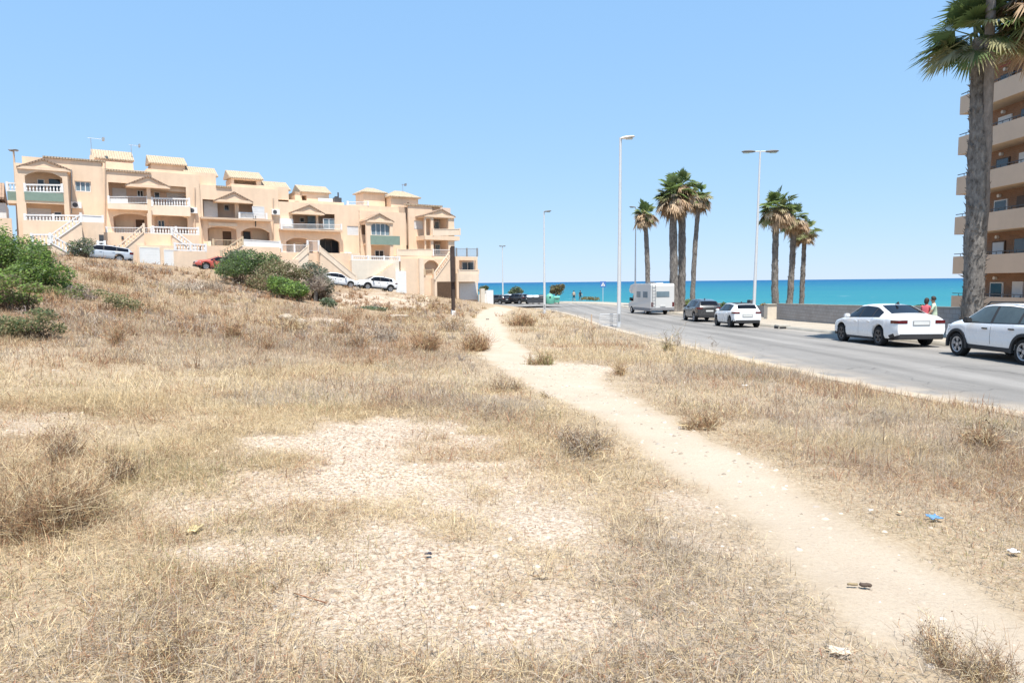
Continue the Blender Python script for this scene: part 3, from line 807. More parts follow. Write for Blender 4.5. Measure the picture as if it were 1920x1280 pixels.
# countless small brown and grey weeds on the hillside and along the path
wp = []
x, y = lot_points(8000, 10.0, 72.0, pw=0.62)
sm = slope_mask(x, y); pm_ = path_mask(x, y); cl = fnoise(x, y, 5.0, 83, 3)
td, dd = fac_td(x, y)
k = (rng.random(len(x)) < (0.05 + 0.75 * sm * sstep(0.40, 0.62, cl) + 0.12 * sm) * (1 - pm_)) & (dd > 10.5) & (bare_mask(x, y) < 0.5)
x, y = x[k], y[k]
kind = fnoise(x, y, 7.0, 87, 2) + rng.normal(0, 0.09, len(x))
gz = ground(x, y)
for i in range(len(x)):
    h_ = (0.24 + 0.40 * random.random()) * (0.75 + 0.006 * y[i]); r_ = h_ * random.uniform(0.6, 1.3)
    cs = [RUST, RUST * 1.15, BROWN * 1.2] if kind[i] < 0.46 else ([GREY, GREY * 0.85, np.array([0.33, 0.27, 0.245])] if kind[i] < 0.60 else [STRAW * 0.85, BROWN * 1.3, RUST])
    wp.append(twig_arrays((x[i], y[i], gz[i] - 0.03), 26 if y[i] < 30 else 16, r_, h_, 0.0006 * y[i] + 0.004, cs, branch=2, spreadz=0.75))
v, l, s, c = merge(wp)
tag(np_mesh('dry_weeds', v, l, s, MAT['twig'], col=c), 'scattered rust brown and grey dead weeds over the left hillside', 'weeds', kind='stuff')

# green shrubs
def shrub(name, label, px, py, dist, blobs_px, n, leaf, cols, group='green shrubs on the lot', stem=(0.11, 0.08, 0.055), nst=40, cat='shrub', aspect=0.5):
    """blobs_px: (px, py, rpx, rpy) ellipses of the crown seen in the photo, depth equal to their width"""
    q = at(px, py, dist); base = Vector((q.x, q.y, g1(q.x, q.y)))
    root = empty(name, base)
    bl = []
    for bx, by, rx, ry in blobs_px:
        c_ = at(bx, by, dist + random.uniform(-0.4, 0.4)) - base; k = dist / FPX
        bl.append((c_.x, c_.y + random.uniform(-0.6, 0.6) * rx * k, c_.z, rx * k, rx * k * 0.9, ry * k))
    P, pick = blobs_points(bl, n)
    P = P[P[:, 2] > -0.6]; pick = pick[:len(P)]
    m = len(P)
    C = np.array(cols); ci = rng.integers(0, len(C), m)
    cl = vnoise(P[:, 0] * 3, P[:, 1] * 3 + P[:, 2] * 4, 1.0, 9)
    ci = np.where(cl > 0.55, (ci + 1) % len(C), ci)
    cc = C[ci] * (0.7 + 0.6 * rng.random(m))[:, None] * (0.7 + 0.6 * cl)[:, None]
    v, l, s, c = leaf_arrays(P, leaf, cc, aspect)
    np_mesh('foliage', v, l, s, MAT['foliage'], parent=root, col=c)
    pr = []
    for b in bl:
        pr.append(twig_arrays((b[0] * 0.6, b[1] * 0.6, -0.15), nst, b[3], max(0.3, b[2] + b[5] * 0.6), 0.03, [np.array(stem)], branch=4, spreadz=0.8))
    v, l, s, c = merge(pr)
    np_mesh('stem', v, l, s, MAT['twig'], parent=root, col=c)
    tag(root, label, cat, group); return root
LIME = [(0.205, 0.315, 0.065), (0.165, 0.27, 0.055), (0.26, 0.355, 0.10), (0.12, 0.20, 0.045)]
DGRN = [(0.11, 0.155, 0.075), (0.135, 0.19, 0.085), (0.165, 0.215, 0.105), (0.085, 0.12, 0.06)]
GGRN = [(0.175, 0.20, 0.14), (0.14, 0.165, 0.11), (0.21, 0.23, 0.17), (0.11, 0.135, 0.09)]
OLIV = [(0.20, 0.21, 0.095), (0.245, 0.235, 0.12), (0.155, 0.17, 0.075), (0.26, 0.20, 0.115)]
shrub('green_shrub', 'bright lime green thicket crowning the left slope, the largest green mass', 40, 520, 27, [(5,462,36,34),(40,470,36,28),(80,486,34,26),(20,505,45,24),(70,512,46,22),(112,512,24,18),(100,535,34,16),(135,545,22,12),(-40,470,50,50)], 21000, 0.11, LIME + DGRN[1:3], aspect=0.38)
shrub('green_shrub', 'dull green low bush below the lime thicket at the left edge', 20, 585, ghit(25, 582).y, [(15,555,34,15),(48,562,28,11),(0,528,38,16),(60,540,24,10)], 3600, 0.08, OLIV + LIME[:2])
shrub('green_shrub', 'dark green low bush lowest down at the left edge', 40, 640, ghit(50, 636).y, [(10,608,36,17),(60,608,36,15),(95,592,20,10),(108,616,16,10),(40,622,40,10),(70,585,20,8)], 4200, 0.055, OLIV + DGRN[:2] + [(.30,.24,.13)])
shrub('green_shrub', 'loose yellow green scrub trailing down the slope from the lime thicket', 125, 560, 26.5, [(100,545,30,10),(135,552,26,10),(165,560,20,8),(80,540,26,12),(150,540,14,8)], 2600, 0.10, LIME[:2] + OLIV + [(.30,.25,.13)], aspect=0.38)
shrub('green_shrub', 'olive green tuft on the left slope between brown weeds', 235, 590, ghit(225, 586).y, [(215,560,22,10),(240,572,24,11),(190,548,16,7)], 1300, 0.08, OLIV)
shrub('green_shrub', 'grey green bush right behind the red pickup', 445, 520, 58, [(438,482,22,14),(455,490,20,16),(425,495,20,14)], 2600, 0.19, GGRN + DGRN)
shrub('green_shrub', 'dense dark green bush in the middle of the thicket on the slope', 475, 525, 56, [(468,484,30,16),(500,488,26,16),(450,500,34,16),(485,503,34,17),(430,508,26,12)], 8500, 0.15, DGRN + [LIME[1]])
shrub('green_shrub', 'olive and rust bush at the middle of the thicket', 525, 545, 52, [(520,500,28,13),(548,508,28,13),(500,528,32,18),(535,525,28,15),(570,514,22,10)], 5600, 0.14, OLIV + [(0.17, 0.11, 0.06)])
shrub('green_shrub', 'fresh green bush at the front of the thicket on the slope', 545, 550, 49, [(530,535,24,16),(555,542,24,14),(515,528,18,12),(568,545,16,10)], 4600, 0.15, LIME + DGRN[:2])
shrub('green_shrub', 'grey leaved bush at the right end of the thicket beside the white car', 600, 545, 53, [(595,525,20,20),(612,535,14,16),(585,505,18,14),(604,512,12,10)], 2600, 0.17, GGRN)
shrub('green_shrub', 'small grey green tuft right of the thicket foot', 618, 575, 46, [(612,566,13,9),(622,570,9,6)], 700, 0.14, GGRN + DGRN)
shrub('green_shrub', 'flat grey green tuft on the rubble slope below the white crossover', 700, 580, 48, [(690,578,22,4),(712,580,14,4)], 600, 0.14, GGRN + DGRN)
shrub('green_shrub', 'pale flowering bush in front of the bonnet of the silver estate car', 152, 482, 57.0, [(138,460,13,9),(156,455,16,10),(148,468,18,10),(168,468,11,9),(140,476,14,8)], 3200, 0.13, DGRN + GGRN + [(0.4, 0.36, 0.36)], group='garden plants')
# ------------------------------------------------------------------ houses
def stucco(name, c):
    """painted render with blotches, faint rain streaks and repair patches"""
    m, nt, p = nodemat(name); N = nt.nodes; L = nt.links
    tc = N.new('ShaderNodeTexCoord')
    def noise(vec, sc, det=6):
        n = N.new('ShaderNodeTexNoise'); n.inputs['Scale'].default_value = sc; n.inputs['Detail'].default_value = det; n.inputs['Roughness'].default_value = 0.6; L.new(vec, n.inputs['Vector']); return n.outputs['Fac']
    def rng_(src, a, b, lo, hi):
        r = N.new('ShaderNodeMapRange'); r.inputs['From Min'].default_value = a; r.inputs['From Max'].default_value = b; r.inputs['To Min'].default_value = lo; r.inputs['To Max'].default_value = hi; L.new(src, r.inputs['Value']); return r.outputs['Result']
    mp = N.new('ShaderNodeMapping'); mp.inputs['Scale'].default_value = (2.2, 2.2, 0.16); L.new(tc.outputs['Object'], mp.inputs['Vector'])
    def mul(a, b):
        q = N.new('ShaderNodeMath'); q.operation = 'MULTIPLY'; L.new(a, q.inputs[0]); L.new(b, q.inputs[1]); return q.outputs[0]
    f = mul(mul(rng_(noise(tc.outputs['Object'], 0.45), 0.3, 0.7, 0.92, 1.06), rng_(noise(mp.outputs['Vector'], 1.0, 8), 0.34, 0.62, 0.95, 1.02)), rng_(noise(tc.outputs['Object'], 3.5, 8), 0.3, 0.7, 0.96, 1.03))
    v = N.new('ShaderNodeVectorMath'); v.operation = 'SCALE'; v.inputs[0].default_value = c; L.new(f, v.inputs['Scale']); L.new(v.outputs['Vector'], p.inputs['Base Color'])
    setp(p, rough=0.92, spec=0.12); return m
MAT['stucco'] = stucco('peach_stucco', (0.73, 0.555, 0.405))
MAT['stucco_pale'] = stucco('pale_peach_stucco', (0.74, 0.60, 0.465))
MAT['stucco_cream'] = stucco('cream_stucco', (0.68, 0.60, 0.495))
MAT['stucco_tan'] = stucco('tan_stucco', (0.54, 0.41, 0.305))  # also stands in for shade on some house walls
MAT['stucco_in'] = stucco('inner_wall_stucco', (0.74, 0.56, 0.44))
MAT['white_paint'] = plain('white_paint', (0.74, 0.72, 0.69), rough=0.6, var=0.05, scale=2, spec=0.35)
MAT['white_rail'] = plain('white_railing_paint', (0.72, 0.70, 0.68), rough=0.5, var=0.06, scale=4, spec=0.4)
MAT['shutter'] = plain('white_roller_shutter', (0.66, 0.66, 0.66), rough=0.5, var=0.05, scale=3, spec=0.4)
MAT['dark_glass'] = plain('dark_window_glass', (0.035, 0.045, 0.055), rough=0.08, var=0.2, scale=1, spec=0.6)
MAT['blue_glass'] = plain('bluish_window_glass', (0.16, 0.22, 0.26), rough=0.1, var=0.2, scale=1, spec=0.6)
MAT['wood_door'] = plain('brown_wood_door', (0.10, 0.055, 0.03), rough=0.5, var=0.2, scale=4, spec=0.4)
MAT['green_screen'] = plain('grey_green_screen_cloth', (0.205, 0.27, 0.225), rough=0.9, var=0.08, scale=2, spec=0.1)
MAT['grey_metal'] = plain('grey_metal', (0.35, 0.35, 0.35), rough=0.45, var=0.1, scale=5, spec=0.5, metal=0.4)
MAT['dark_metal'] = plain('dark_metal', (0.06, 0.06, 0.065), rough=0.5, var=0.15, scale=5, spec=0.5)
MAT['beige_rail'] = plain('beige_concrete_railing', (0.55, 0.43, 0.29), rough=0.85, var=0.08, scale=2, spec=0.2)
def tilemat(name, c):
    m, nt, p = nodemat(name); N = nt.nodes; L = nt.links
    tc = N.new('ShaderNodeTexCoord')
    wv = N.new('ShaderNodeTexWave'); wv.inputs['Scale'].default_value = 1.35; wv.inputs['Distortion'].default_value = 0.4; wv.bands_direction = 'X'
    L.new(tc.outputs['Object'], wv.inputs['Vector'])
    ns = N.new('ShaderNodeTexNoise'); ns.inputs['Scale'].default_value = 6; ns.inputs['Detail'].default_value = 5; L.new(tc.outputs['Object'], ns.inputs['Vector'])
    cr = N.new('ShaderNodeValToRGB'); cr.color_ramp.elements[0].position = 0.3; cr.color_ramp.elements[1].position = 0.7
    c = np.array(c); cr.color_ramp.elements[0].color = lin(*(c * 0.78)); cr.color_ramp.elements[1].color = lin(*(c * 1.15))
    L.new(ns.outputs['Fac'], cr.inputs['Fac']); L.new(cr.outputs['Color'], p.inputs['Base Color'])
    bp = N.new('ShaderNodeBump'); bp.inputs['Strength'].default_value = 1.0; bp.inputs['Distance'].default_value = 0.12
    L.new(wv.outputs['Fac'], bp.inputs['Height']); L.new(bp.outputs['Normal'], p.inputs['Normal'])
    setp(p, rough=0.85, spec=0.2); return m
MAT['tiles'] = tilemat('sandy_roof_tiles', (0.56, 0.43, 0.30))
MAT['tiles_dark'] = tilemat('weathered_roof_tiles', (0.40, 0.28, 0.20))

def Fp(px, py, d):
    """meet the vertical plane d metres in front of the row of houses: (along the row, height)"""
    r = ray(px, py)
    s = (d + FX0 * SA - FY0 * CA) / (r.x * SA - r.y * CA)
    x, y, z = CAM + r * s
    return fac_td(x, y)[0], z

class House:
    def __init__(s, name, label, px0, px1, cat='house', group=None, py=430):
        s.t0 = (Fp(px0, py, 0)[0] + Fp(px1, py, 0)[0]) / 2
        s.zb = float(h_street(s.t0)) + CZ
        x, y = fac_xy(s.t0, 0)
        s.root = empty(name, (x, y, s.zb), AZ)
        tag(s.root, label, cat, group)
    def F(s, px, py, d):
        t, z = Fp(px, py, d); return t - s.t0, z - s.zb
    def span(s, px0, px1, py0, py1, d):
        pm = (px0 + px1) / 2; ym = (py0 + py1) / 2
        x0 = s.F(px0, ym, d)[0]; x1 = s.F(px1, ym, d)[0]
        z1 = s.F(pm, py0, d)[1]; z0 = s.F(pm, py1, d)[1]
        return x0, x1, z0, z1
    def box(s, name, mat, px0, px1, py0, py1, df, db, parent=None, bottom=None, bevel=0):
        x0, x1, z0, z1 = s.span(px0, px1, py0, py1, df)
        if bottom is not None: z0 = bottom
        return MB().box(x0, x1, -df, -db, z0, z1).build(name, mat, parent or s.root, bevel=bevel)
    def panel(s, name, mat, px0, px1, py0, py1, d, holes=(), th=0.3, bottom=None, parent=None):
        x0, x1, z0, z1 = s.span(px0, px1, py0, py1, d)
        if bottom is not None: z0 = bottom
        H = []
        for h in holes:
            a = s.span(h[0], h[1], h[2], h[3], d); H.append((max(a[0], x0), min(a[1], x1), max(a[2], z0), min(a[3], z1), h[4] if len(h) > 4 else 0))
        xs = sorted({x0, x1, *[h[0] for h in H], *[h[1] for h in H]}); zs = sorted({z0, z1, *[h[2] for h in H], *[h[3] for h in H]})
        nx, nz = len(xs) - 1, len(zs) - 1
        def solid(i, k):
            if i < 0 or k < 0 or i >= nx or k >= nz: return False
            cx = (xs[i] + xs[i+1]) / 2; cz = (zs[k] + zs[k+1]) / 2
            return not any(h[0] < cx < h[1] and h[2] < cz < h[3] for h in H)
        mb = MB(); yf, yb = -d, -d + th
        for i in range(nx):
            for k in range(nz):
                if not solid(i, k): continue
                a, b, c, e = xs[i], xs[i+1], zs[k], zs[k+1]
                mb.add([(a,yf,c),(b,yf,c),(b,yf,e),(a,yf,e)], [(0,1,2,3)])
                mb.add([(a,yb,c),(b,yb,c),(b,yb,e),(a,yb,e)], [(3,2,1,0)])
                if not solid(i-1, k): mb.add([(a,yf,c),(a,yf,e),(a,yb,e),(a,yb,c)], [(0,1,2,3)])
                if not solid(i+1, k): mb.add([(b,yf,c),(b,yb,c),(b,yb,e),(b,yf,e)], [(0,1,2,3)])
                if not solid(i, k-1): mb.add([(a,yf,c),(a,yb,c),(b,yb,c),(b,yf,c)], [(0,1,2,3)])
                if not solid(i, k+1): mb.add([(a,yf,e),(b,yf,e),(b,yb,e),(a,yb,e)], [(0,1,2,3)])
        for h in H:
            if h[4]:       # arch: fill between the curve and the flat top
                n = 12; pts = []
                for j in range(n + 1):
                    f = j / n; pts.append((h[0] + (h[1] - h[0]) * f, h[3] - h[4] * (1 - math.sin(PI * f)) ** 1.4 - 0.001))
                for p, q in zip(pts[:-1], pts[1:]):
                    if max(h[3] - p[1], h[3] - q[1]) < 0.004: continue
                    mb.prism([(p[0], p[1]), (q[0], q[1]), (q[0], h[3] - 0.0005), (p[0], h[3] - 0.0005)], yf + 0.003, yb - 0.003)
        me = mb.build(name, mat, parent or s.root, fixn=False)
        return me
    def window(s, px0, px1, py0, py1, d, panes=2, frame='white_paint', glass='dark_glass', name='window'):
        x0, x1, z0, z1 = s.span(px0, px1, py0, py1, d); w = 0.07
        fr = MB()
        fr.box(x0, x1, -d, -d + 0.08, z1 - w, z1); fr.box(x0, x1, -d, -d + 0.08, z0, z0 + w)
        for k in range(panes + 1):
            c = x0 + w / 2 + (x1 - x0 - w) * k / panes
            fr.box(c - w / 2, c + w / 2, -d + 0.001, -d + 0.079, z0 + w, z1 - w)
        f = fr.build(name, MAT[frame], s.root)
        MB().box(x0 + w * 0.5, x1 - w * 0.5, -d + 0.035, -d + 0.05, z0 + w * 0.5, z1 - w * 0.5).build('pane', MAT[glass], f)
        return f
    def shutter(s, px0, px1, py0, py1, d, name='roller_shutter', mat='shutter'):
        x0, x1, z0, z1 = s.span(px0, px1, py0, py1, d); mb = MB()
        n = max(4, int((z1 - z0) / 0.16)); h = (z1 - z0) / n
        for k in range(n): mb.box(x0, x1, -d, -d + 0.06, z0 + k * h + 0.012, z0 + (k + 1) * h)
        mb.box(x0 - 0.05, x0, -d - 0.02, -d + 0.06, z0, z1 + 0.05); mb.box(x1, x1 + 0.05, -d - 0.02, -d + 0.06, z0, z1 + 0.05); mb.box(x0, x1, -d - 0.02, -d + 0.06, z1, z1 + 0.05)
        mb.box(x0, x1, -d + 0.055, -d + 0.08, z0, z1)
        return mb.build(name, MAT[mat], s.root)
    def door(s, px0, px1, py0, py1, d, mat='wood_door', name='door', panels=True):
        x0, x1, z0, z1 = s.span(px0, px1, py0, py1, d); mb = MB()
        mb.box(x0, x1, -d + 0.02, -d + 0.08, z0, z1)
        w = (x1 - x0); h = z1 - z0
        for a, b in ((0.08, 0.45), (0.52, 0.92)): mb.box(x0 + w * 0.14, x1 - w * 0.14, -d, -d + 0.021, z0 + h * a, z0 + h * b)
        o = mb.build(name, MAT[mat], s.root)
        MB().box(x1 - w * 0.1, x1 - w * 0.05, -d - 0.04, -d + 0.02, z0 + h * 0.45, z0 + h * 0.5).build('handle', MAT['grey_metal'], o)
        return o
    def rail(s, kind, pxa, pya, pxb, pyb, d, h=0.95, mat='white_rail', name='railing', posts=2, th=0.16):
        """base line from pixel a to pixel b on plane d"""
        xa, za = s.F(pxa, pya, d); xb, zb = s.F(pxb, pyb, d)
        mb = MB(); L = xb - xa
        def bar(f0, f1, o0, o1, y0, y1):
            ax, az = xa + L * f0, za + (zb - za) * f0; bx, bz = xa + L * f1, za + (zb - za) * f1
            mb.prism([(ax, az + o0), (bx, bz + o0), (bx, bz + o1), (ax, az + o1)], y0, y1)
        yc = -d
        if kind == 'baluster':
            bar(0, 1, h - 0.13, h, yc - th / 2, yc + th / 2); bar(0, 1, 0, 0.12, yc - th / 2 + 0.02, yc + th / 2 - 0.02)
            n = max(2, int(abs(L) / 0.24))
            for k in range(n):
                f = (k + 0.5) / n; x = xa + L * f; z = za + (zb - za) * f
                mb.lathe([(0.045, z + 0.1), (0.075, z + 0.3), (0.035, z + h * 0.62), (0.05, z + h - 0.12)], 6, (x, yc, 0))
        elif kind == 'metal':
            bar(0, 1, h - 0.06, h, yc - 0.035, yc + 0.035); bar(0, 1, 0.06, 0.1, yc - 0.02, yc + 0.02)
            n = max(2, int(abs(L) / 0.13))
            for k in range(n + 1):
                f = k / n; x = xa + L * f; z = za + (zb - za) * f
                mb.box(x - 0.011, x + 0.011, yc - 0.011, yc + 0.011, z + 0.1, z + h - 0.06)
        else:
            bar(0, 1, 0, h - 0.08, yc - th / 2 + 0.03, yc + th / 2 - 0.03); bar(0, 1, h - 0.08, h, yc - th / 2, yc + th / 2)
        for k in range(posts):
            f = k / max(1, posts - 1); x = xa + L * f; z = za + (zb - za) * f
            mb.box(x - 0.09, x + 0.09, yc - 0.09, yc + 0.09, z - 0.002, z + h + 0.07)
        return mb.build(name, MAT[mat], s.root)
    def stairs(s, pxa, pya, pxb, pyb, d0, d1, mat='stucco', bottom=-0.6):
        """solid flight: a = top, b = foot"""
        df = max(d0, d1)
        xa, za = s.F(pxa, pya, df); xb, zb = s.F(pxb, pyb, df)
        n = max(3, int(abs(za - zb) / 0.18)); poly = []
        for k in range(n):
            x0 = xa + (xb - xa) * k / n; x1 = xa + (xb - xa) * (k + 1) / n; z = za + (zb - za) * k / n
            poly += [(x0, z), (x1, z)]
        poly += [(xb, bottom), (xa, bottom)]
        return MB().prism(poly, -d0, -d1).build('stairs', MAT[mat], s.root)
    def gable(s, pl, pp, pr, d0, d1, mat='stucco', roof='tiles_dark', th=0.14):
        xl, zl = s.F(*pl, d1); xp, zp = s.F(*pp, d1); xr, zr_ = s.F(*pr, d1)
        zl = zr_ = (zl + zr_) / 2
        g = MB().prism([(xl + 0.15, zl), (xr - 0.15, zr_), (xp, zp - th)], -d1 + 0.12, -d0).build('gable', MAT[mat], s.root)
        mb = MB()
        for (xa, za), (xb, zb) in (((xl - 0.1, zl - 0.06), (xp, zp)), ((xp, zp), (xr + 0.1, zr_ - 0.06))):
            mb.prism([(xa, za), (xb, zb), (xb, zb - th), (xa, za - th)], -d1, -d0 + 0.05)
        r = mb.build('roof', MAT[roof], g)
        mb = MB(); mb.box(xl - 0.05, xr + 0.05, -d1 + 0.01, -d0, zl - 0.26, zl - 0.002)
        mb.build('lintel', MAT[mat], s.root)
        return g
    def roofbox(s, px0, px1, pyt, pye, pyb, d=-3.0, mat='stucco', hole=None, name='stair_house'):
        x0, x1, z0, ze = s.span(px0, px1, pye, pyb, d); zt = s.F((px0 + px1) / 2, pyt, d - 1.8)[1]
        b = MB()
        if hole:
            hx0, hx1, hz0, hz1 = s.span(*hole, d)
            b.box(x0, hx0, -d, -d + 2.9, z0 - 0.4, ze); b.box(hx1, x1, -d, -d + 2.9, z0 - 0.4, ze); b.box(hx0, hx1, -d, -d + 2.9, z0 - 0.4, hz0)
            if ze - hz1 > 0.03: b.box(hx0, hx1, -d, -d + 2.9, hz1, ze)
            b.box(hx0, hx1, -d + 1.4, -d + 2.9, hz0, min(hz1, ze))
        else: b.box(x0, x1, -d, -d + 2.9, z0 - 0.4, ze)
        o = b.build(name, MAT[mat], s.root)
        e = 0.22; mb = MB()
        mb.prism([(-d - e, ze - 0.02), (-d - e, ze + 0.1), (-d + 1.8, zt), (-d + 2.9 + e, ze + 0.3), (-d + 2.9 + e, ze + 0.15)], x0 - e, x1 + e, axis='x')
        mb.build('roof', MAT['tiles'], o)
        return o
    def hipbox(s, px0, px1, pyt, pye, pyb, d=-1.0, depth=3.0, mat='stucco', name='tower'):
        x0, x1, z0, ze = s.span(px0, px1, pye, pyb, d); zt = s.F((px0 + px1) / 2, pyt, d - depth / 2)[1]
        o = MB().box(x0, x1, -d, -d + depth, z0, ze).build(name, MAT[mat], s.root)
        e = 0.3; a, b, c, f = x0 - e, x1 + e, -d - e, -d + depth + e; xm = (x0 + x1) / 2; k = (x1 - x0) * 0.16
        MB().add([(a,c,ze),(b,c,ze),(b,f,ze),(a,f,ze),(a,c,ze+.12),(b,c,ze+.12),(b,f,ze+.12),(a,f,ze+.12),(xm-k,(c+f)/2,zt),(xm+k,(c+f)/2,zt)],
                 [(3,2,1,0),(0,1,5,4),(1,2,6,5),(2,3,7,6),(3,0,4,7),(4,5,9,8),(6,7,8,9),(5,6,9),(7,4,8)]).build('roof', MAT['tiles'], o)
        return o
    def cond(s, px, py, d, w=0.85, h=0.6):
        x, z = s.F(px, py, d)
        o = MB().box(x - w/2, x + w/2, -d - 0.3, -d + 0.02, z - h/2, z + h/2).build('air_conditioner', MAT['white_paint'], s.root, bevel=0.02)
        MB().lathe([(0.22, 0), (0.22, 0.012), (0.05, 0.016)], 16, (x - 0.1, -d - 0.315, z), 'y').build('fan_grille', MAT['dark_metal'], o)
    def pipe(s, px0, py0, px1, py1, d, r=0.05, mat='stucco_tan', name='drainpipe'):
        x0, z0 = s.F(px0, py0, d); x1, z1 = s.F(px1, py1, d)
        return MB().cyl((x0, -d - r, z0), (x1, -d - r, z1), r, n=8).build(name, MAT[mat], s.root)
    def antenna(s, px, pyt, pyb, d=-4, w=1.4):
        x, zt = s.F(px, pyt, d); zb = s.F(px, pyb, d)[1]
        mb = MB(); mb.cyl((x, -d, zb - 0.5), (x, -d, zt), 0.025, n=6); mb.cyl((x - w * 0.2, -d, zt), (x + w * 0.8, -d, zt - 0.02), 0.015, n=5)
        for k in range(6): q = x - 0.1 + k * w * 0.15; mb.cyl((q, -d - 0.25, zt), (q, -d + 0.25, zt), 0.01, n=4)
        mb.box(x + w * 0.7, x + w * 0.85, -d - 0.3, -d + 0.3, zt - 0.15, zt + 0.15)
        return mb.build('antenna', MAT['grey_metal'], s.root)

S, SP, SI = MAT['stucco'], MAT['stucco_pale'], MAT['stucco_in']
BOT = -2.0
def body(h, px0, px1, py0, py1, d=-1.8, depth=8, mat=None, sides=True, top_d=0.0):
    """the block behind the recessed loggias, with side walls, floor slabs and flat roof reaching the front"""
    h.box('wall', mat or SI, px0 + 0.5, px1 - 0.5, py0, py1, d, d - depth, bottom=BOT)
    x0, x1, z0, z1 = h.span(px0, px1, py0, py1, 0)
    mb = MB()
    if sides:
        mb.box(x0 + 0.004, x0 + 0.3, 0.3, -d, BOT, z1 - 0.003); mb.box(x1 - 0.3, x1 - 0.004, 0.3, -d, BOT, z1 - 0.003)
    mb.box(x0 + 0.3, x1 - 0.3, 0.3, -d, z1 - 0.3, z1 - 0.003)
    return mb.build('side_wall', S, h.root)
def slab(h, px0, px1, py, d0=-0.3, d1=-1.8, th=0.25, name='floor_slab', mat=None):
    x0, z = h.F(px0, py, 0); x1, _ = h.F(px1, py, 0)
    return MB().box(x0 + 0.3, x1 - 0.3, -d0, -d1, z - th, z).build(name, mat or S, h.root)

# --- neighbour at the very left
h = House('terraced_house', 'white walled house with a brown roof cut off by the left edge', -90, 14, group='peach terraced houses on the slope')
h.box('wall', MAT['white_paint'], -120, 14, 378, 480, -3, -9, bottom=BOT)
h.box('upper_wall', S, -120, -6, 350, 378, -3.5, -9)
x0, z = h.F(-120, 350, -3.2); x1, _ = h.F(7, 350, -3.2)
MB().prism([(2.6, z - 0.9), (2.6, z - 0.7), (5, z + 0.9), (9.5, z - 0.6), (9.5, z - 0.8)], x0, x1, axis='x').build('roof', MAT['tiles_dark'], h.root)
h.window(-40, -12, 400, 420, -2.97)
h.box('boundary_wall', S, -60, 24, 408, 480, 1.2, 0.9, bottom=BOT)

# --- house 1
h = House('terraced_house', 'left end house with a gabled two storey loggia screened in green', 30, 197, group='peach terraced houses on the slope')
h.panel('facade', S, 48, 196, 299, 500, 0, holes=[(140.5, 170.5, 340, 360)], bottom=BOT)
h.box('wall', SI, 49, 195, 301, 500, -0.6, -9, bottom=BOT)
x0, x1, z0, z1 = h.span(49, 195, 299, 310, 0); MB().box(x0 + .1, x1 - .1, 0.3, 9, z1 - 0.25, z1 - 0.01).build('roof', MAT['stucco_tan'], h.root)
h.box('cornice', MAT['tiles'], 80, 198, 296.5, 299.5, 0.15, -0.4)
h.window(141, 170, 340.5, 359.5, -0.12, panes=3, glass='blue_glass')
lp = h.panel('loggia', S, 33, 131, 309, 500, 2.0, holes=[(47, 117, 322, 361, 0.45), (50, 121, 382, 415)], bottom=BOT)
a0, a1, zz0, zz1 = h.span(33, 131, 309, 416, 2.0)
fl = h.F(80, 377, 2.0)[1]; gl = h.F(80, 415, 2.0)[1]
mb = MB(); mb.box(a1 - 0.35, a1 - 0.002, -1.7, 0, BOT, zz1); mb.box(a0 + 0.002, a0 + 0.3, -1.7, 0, zz1 - 0.5, zz1); mb.box(a0 + 0.3, a1 - 0.35, -1.7, 0, zz1 - 0.3, zz1 - 0.004)
mb.box(a0 + 0.3, a1 - 0.35, -1.7, 0, fl, fl + 0.25); mb.box(a0 + 0.3, a1 - 0.35, -1.7, 0, gl - 0.3, gl); mb.build('loggia_side', S, h.root)
h.box('balcony_screen', MAT['green_screen'], 46, 119, 361, 377, 2.06, 2.0)
h.box('balcony_screen', MAT['green_screen'], 14, 33, 359, 378, 1.2, 0.2)
h.box('balcony_floor', S, 14, 34, 376, 381, 1.3, -1.0)
h.rail('baluster', 14, 359, 33, 359.5, 1.1, 0.8)
h.rail('baluster', 47, 361, 117, 361.5, 1.95, 0.75)
h.gable((33, 310), (80, 296.5), (131, 317), -0.3, 2.15)
h.window(70, 84, 336, 358, 0.04, panes=1, frame='white_paint'); h.door(92, 113, 336, 361, 0.04, mat='dark_glass', name='balcony_door')
h.shutter(53, 95, 392, 412, 0.04); h.window(101, 116, 397, 410, 0.04, panes=1)
h.cond(143, 385, 0.02)
# terrace in front and its stairs
h.box('terrace', S, 45, 196, 415, 500, 3.2, 0.3, bottom=BOT)
h.rail('baluster', 47, 415, 152, 416, 3.05, 0.62, posts=3)
h.rail('solid', 153, 416, 193, 418, 3.05, 0.65)
h.stairs(153, 416, 96, 456, 3.22, 4.2)
h.rail('baluster', 96, 456, 152, 417, 4.2, 0.8)
h.stairs(94, 455, 142, 482, 4.22, 5.1)
h.rail('baluster', 95, 456, 141, 482, 5.1, 0.85)
h.rail('baluster', 60, 460, 94, 460, 4.25, 1.0, posts=2)
h.box('street_wall', S, 45, 95, 458, 500, 4.2, 3.22, bottom=BOT)
h.door(186, 195, 440, 460, 3.24, mat='dark_metal', name='gate'); h.rail('baluster', 184, 468, 197, 468, 4.4, 0.75)
h.roofbox(178, 247, 283, 300, 312, d=-4.5, mat='stucco_in')
h.box('parapet', S, 187, 250, 304, 320, -3.5, -3.9)
h.antenna(170, 259, 300, d=-4); h.antenna(245.5, 272, 300, d=-5, w=1.0)
h.box('chimney', S, 169, 177, 291, 303, -1.0, -2.0)

h.pipe(197, 305, 197, 430, 0.02, r=0.06); h.pipe(134, 318, 134, 400, 0.02, r=0.045, mat='grey_metal', name='cable')

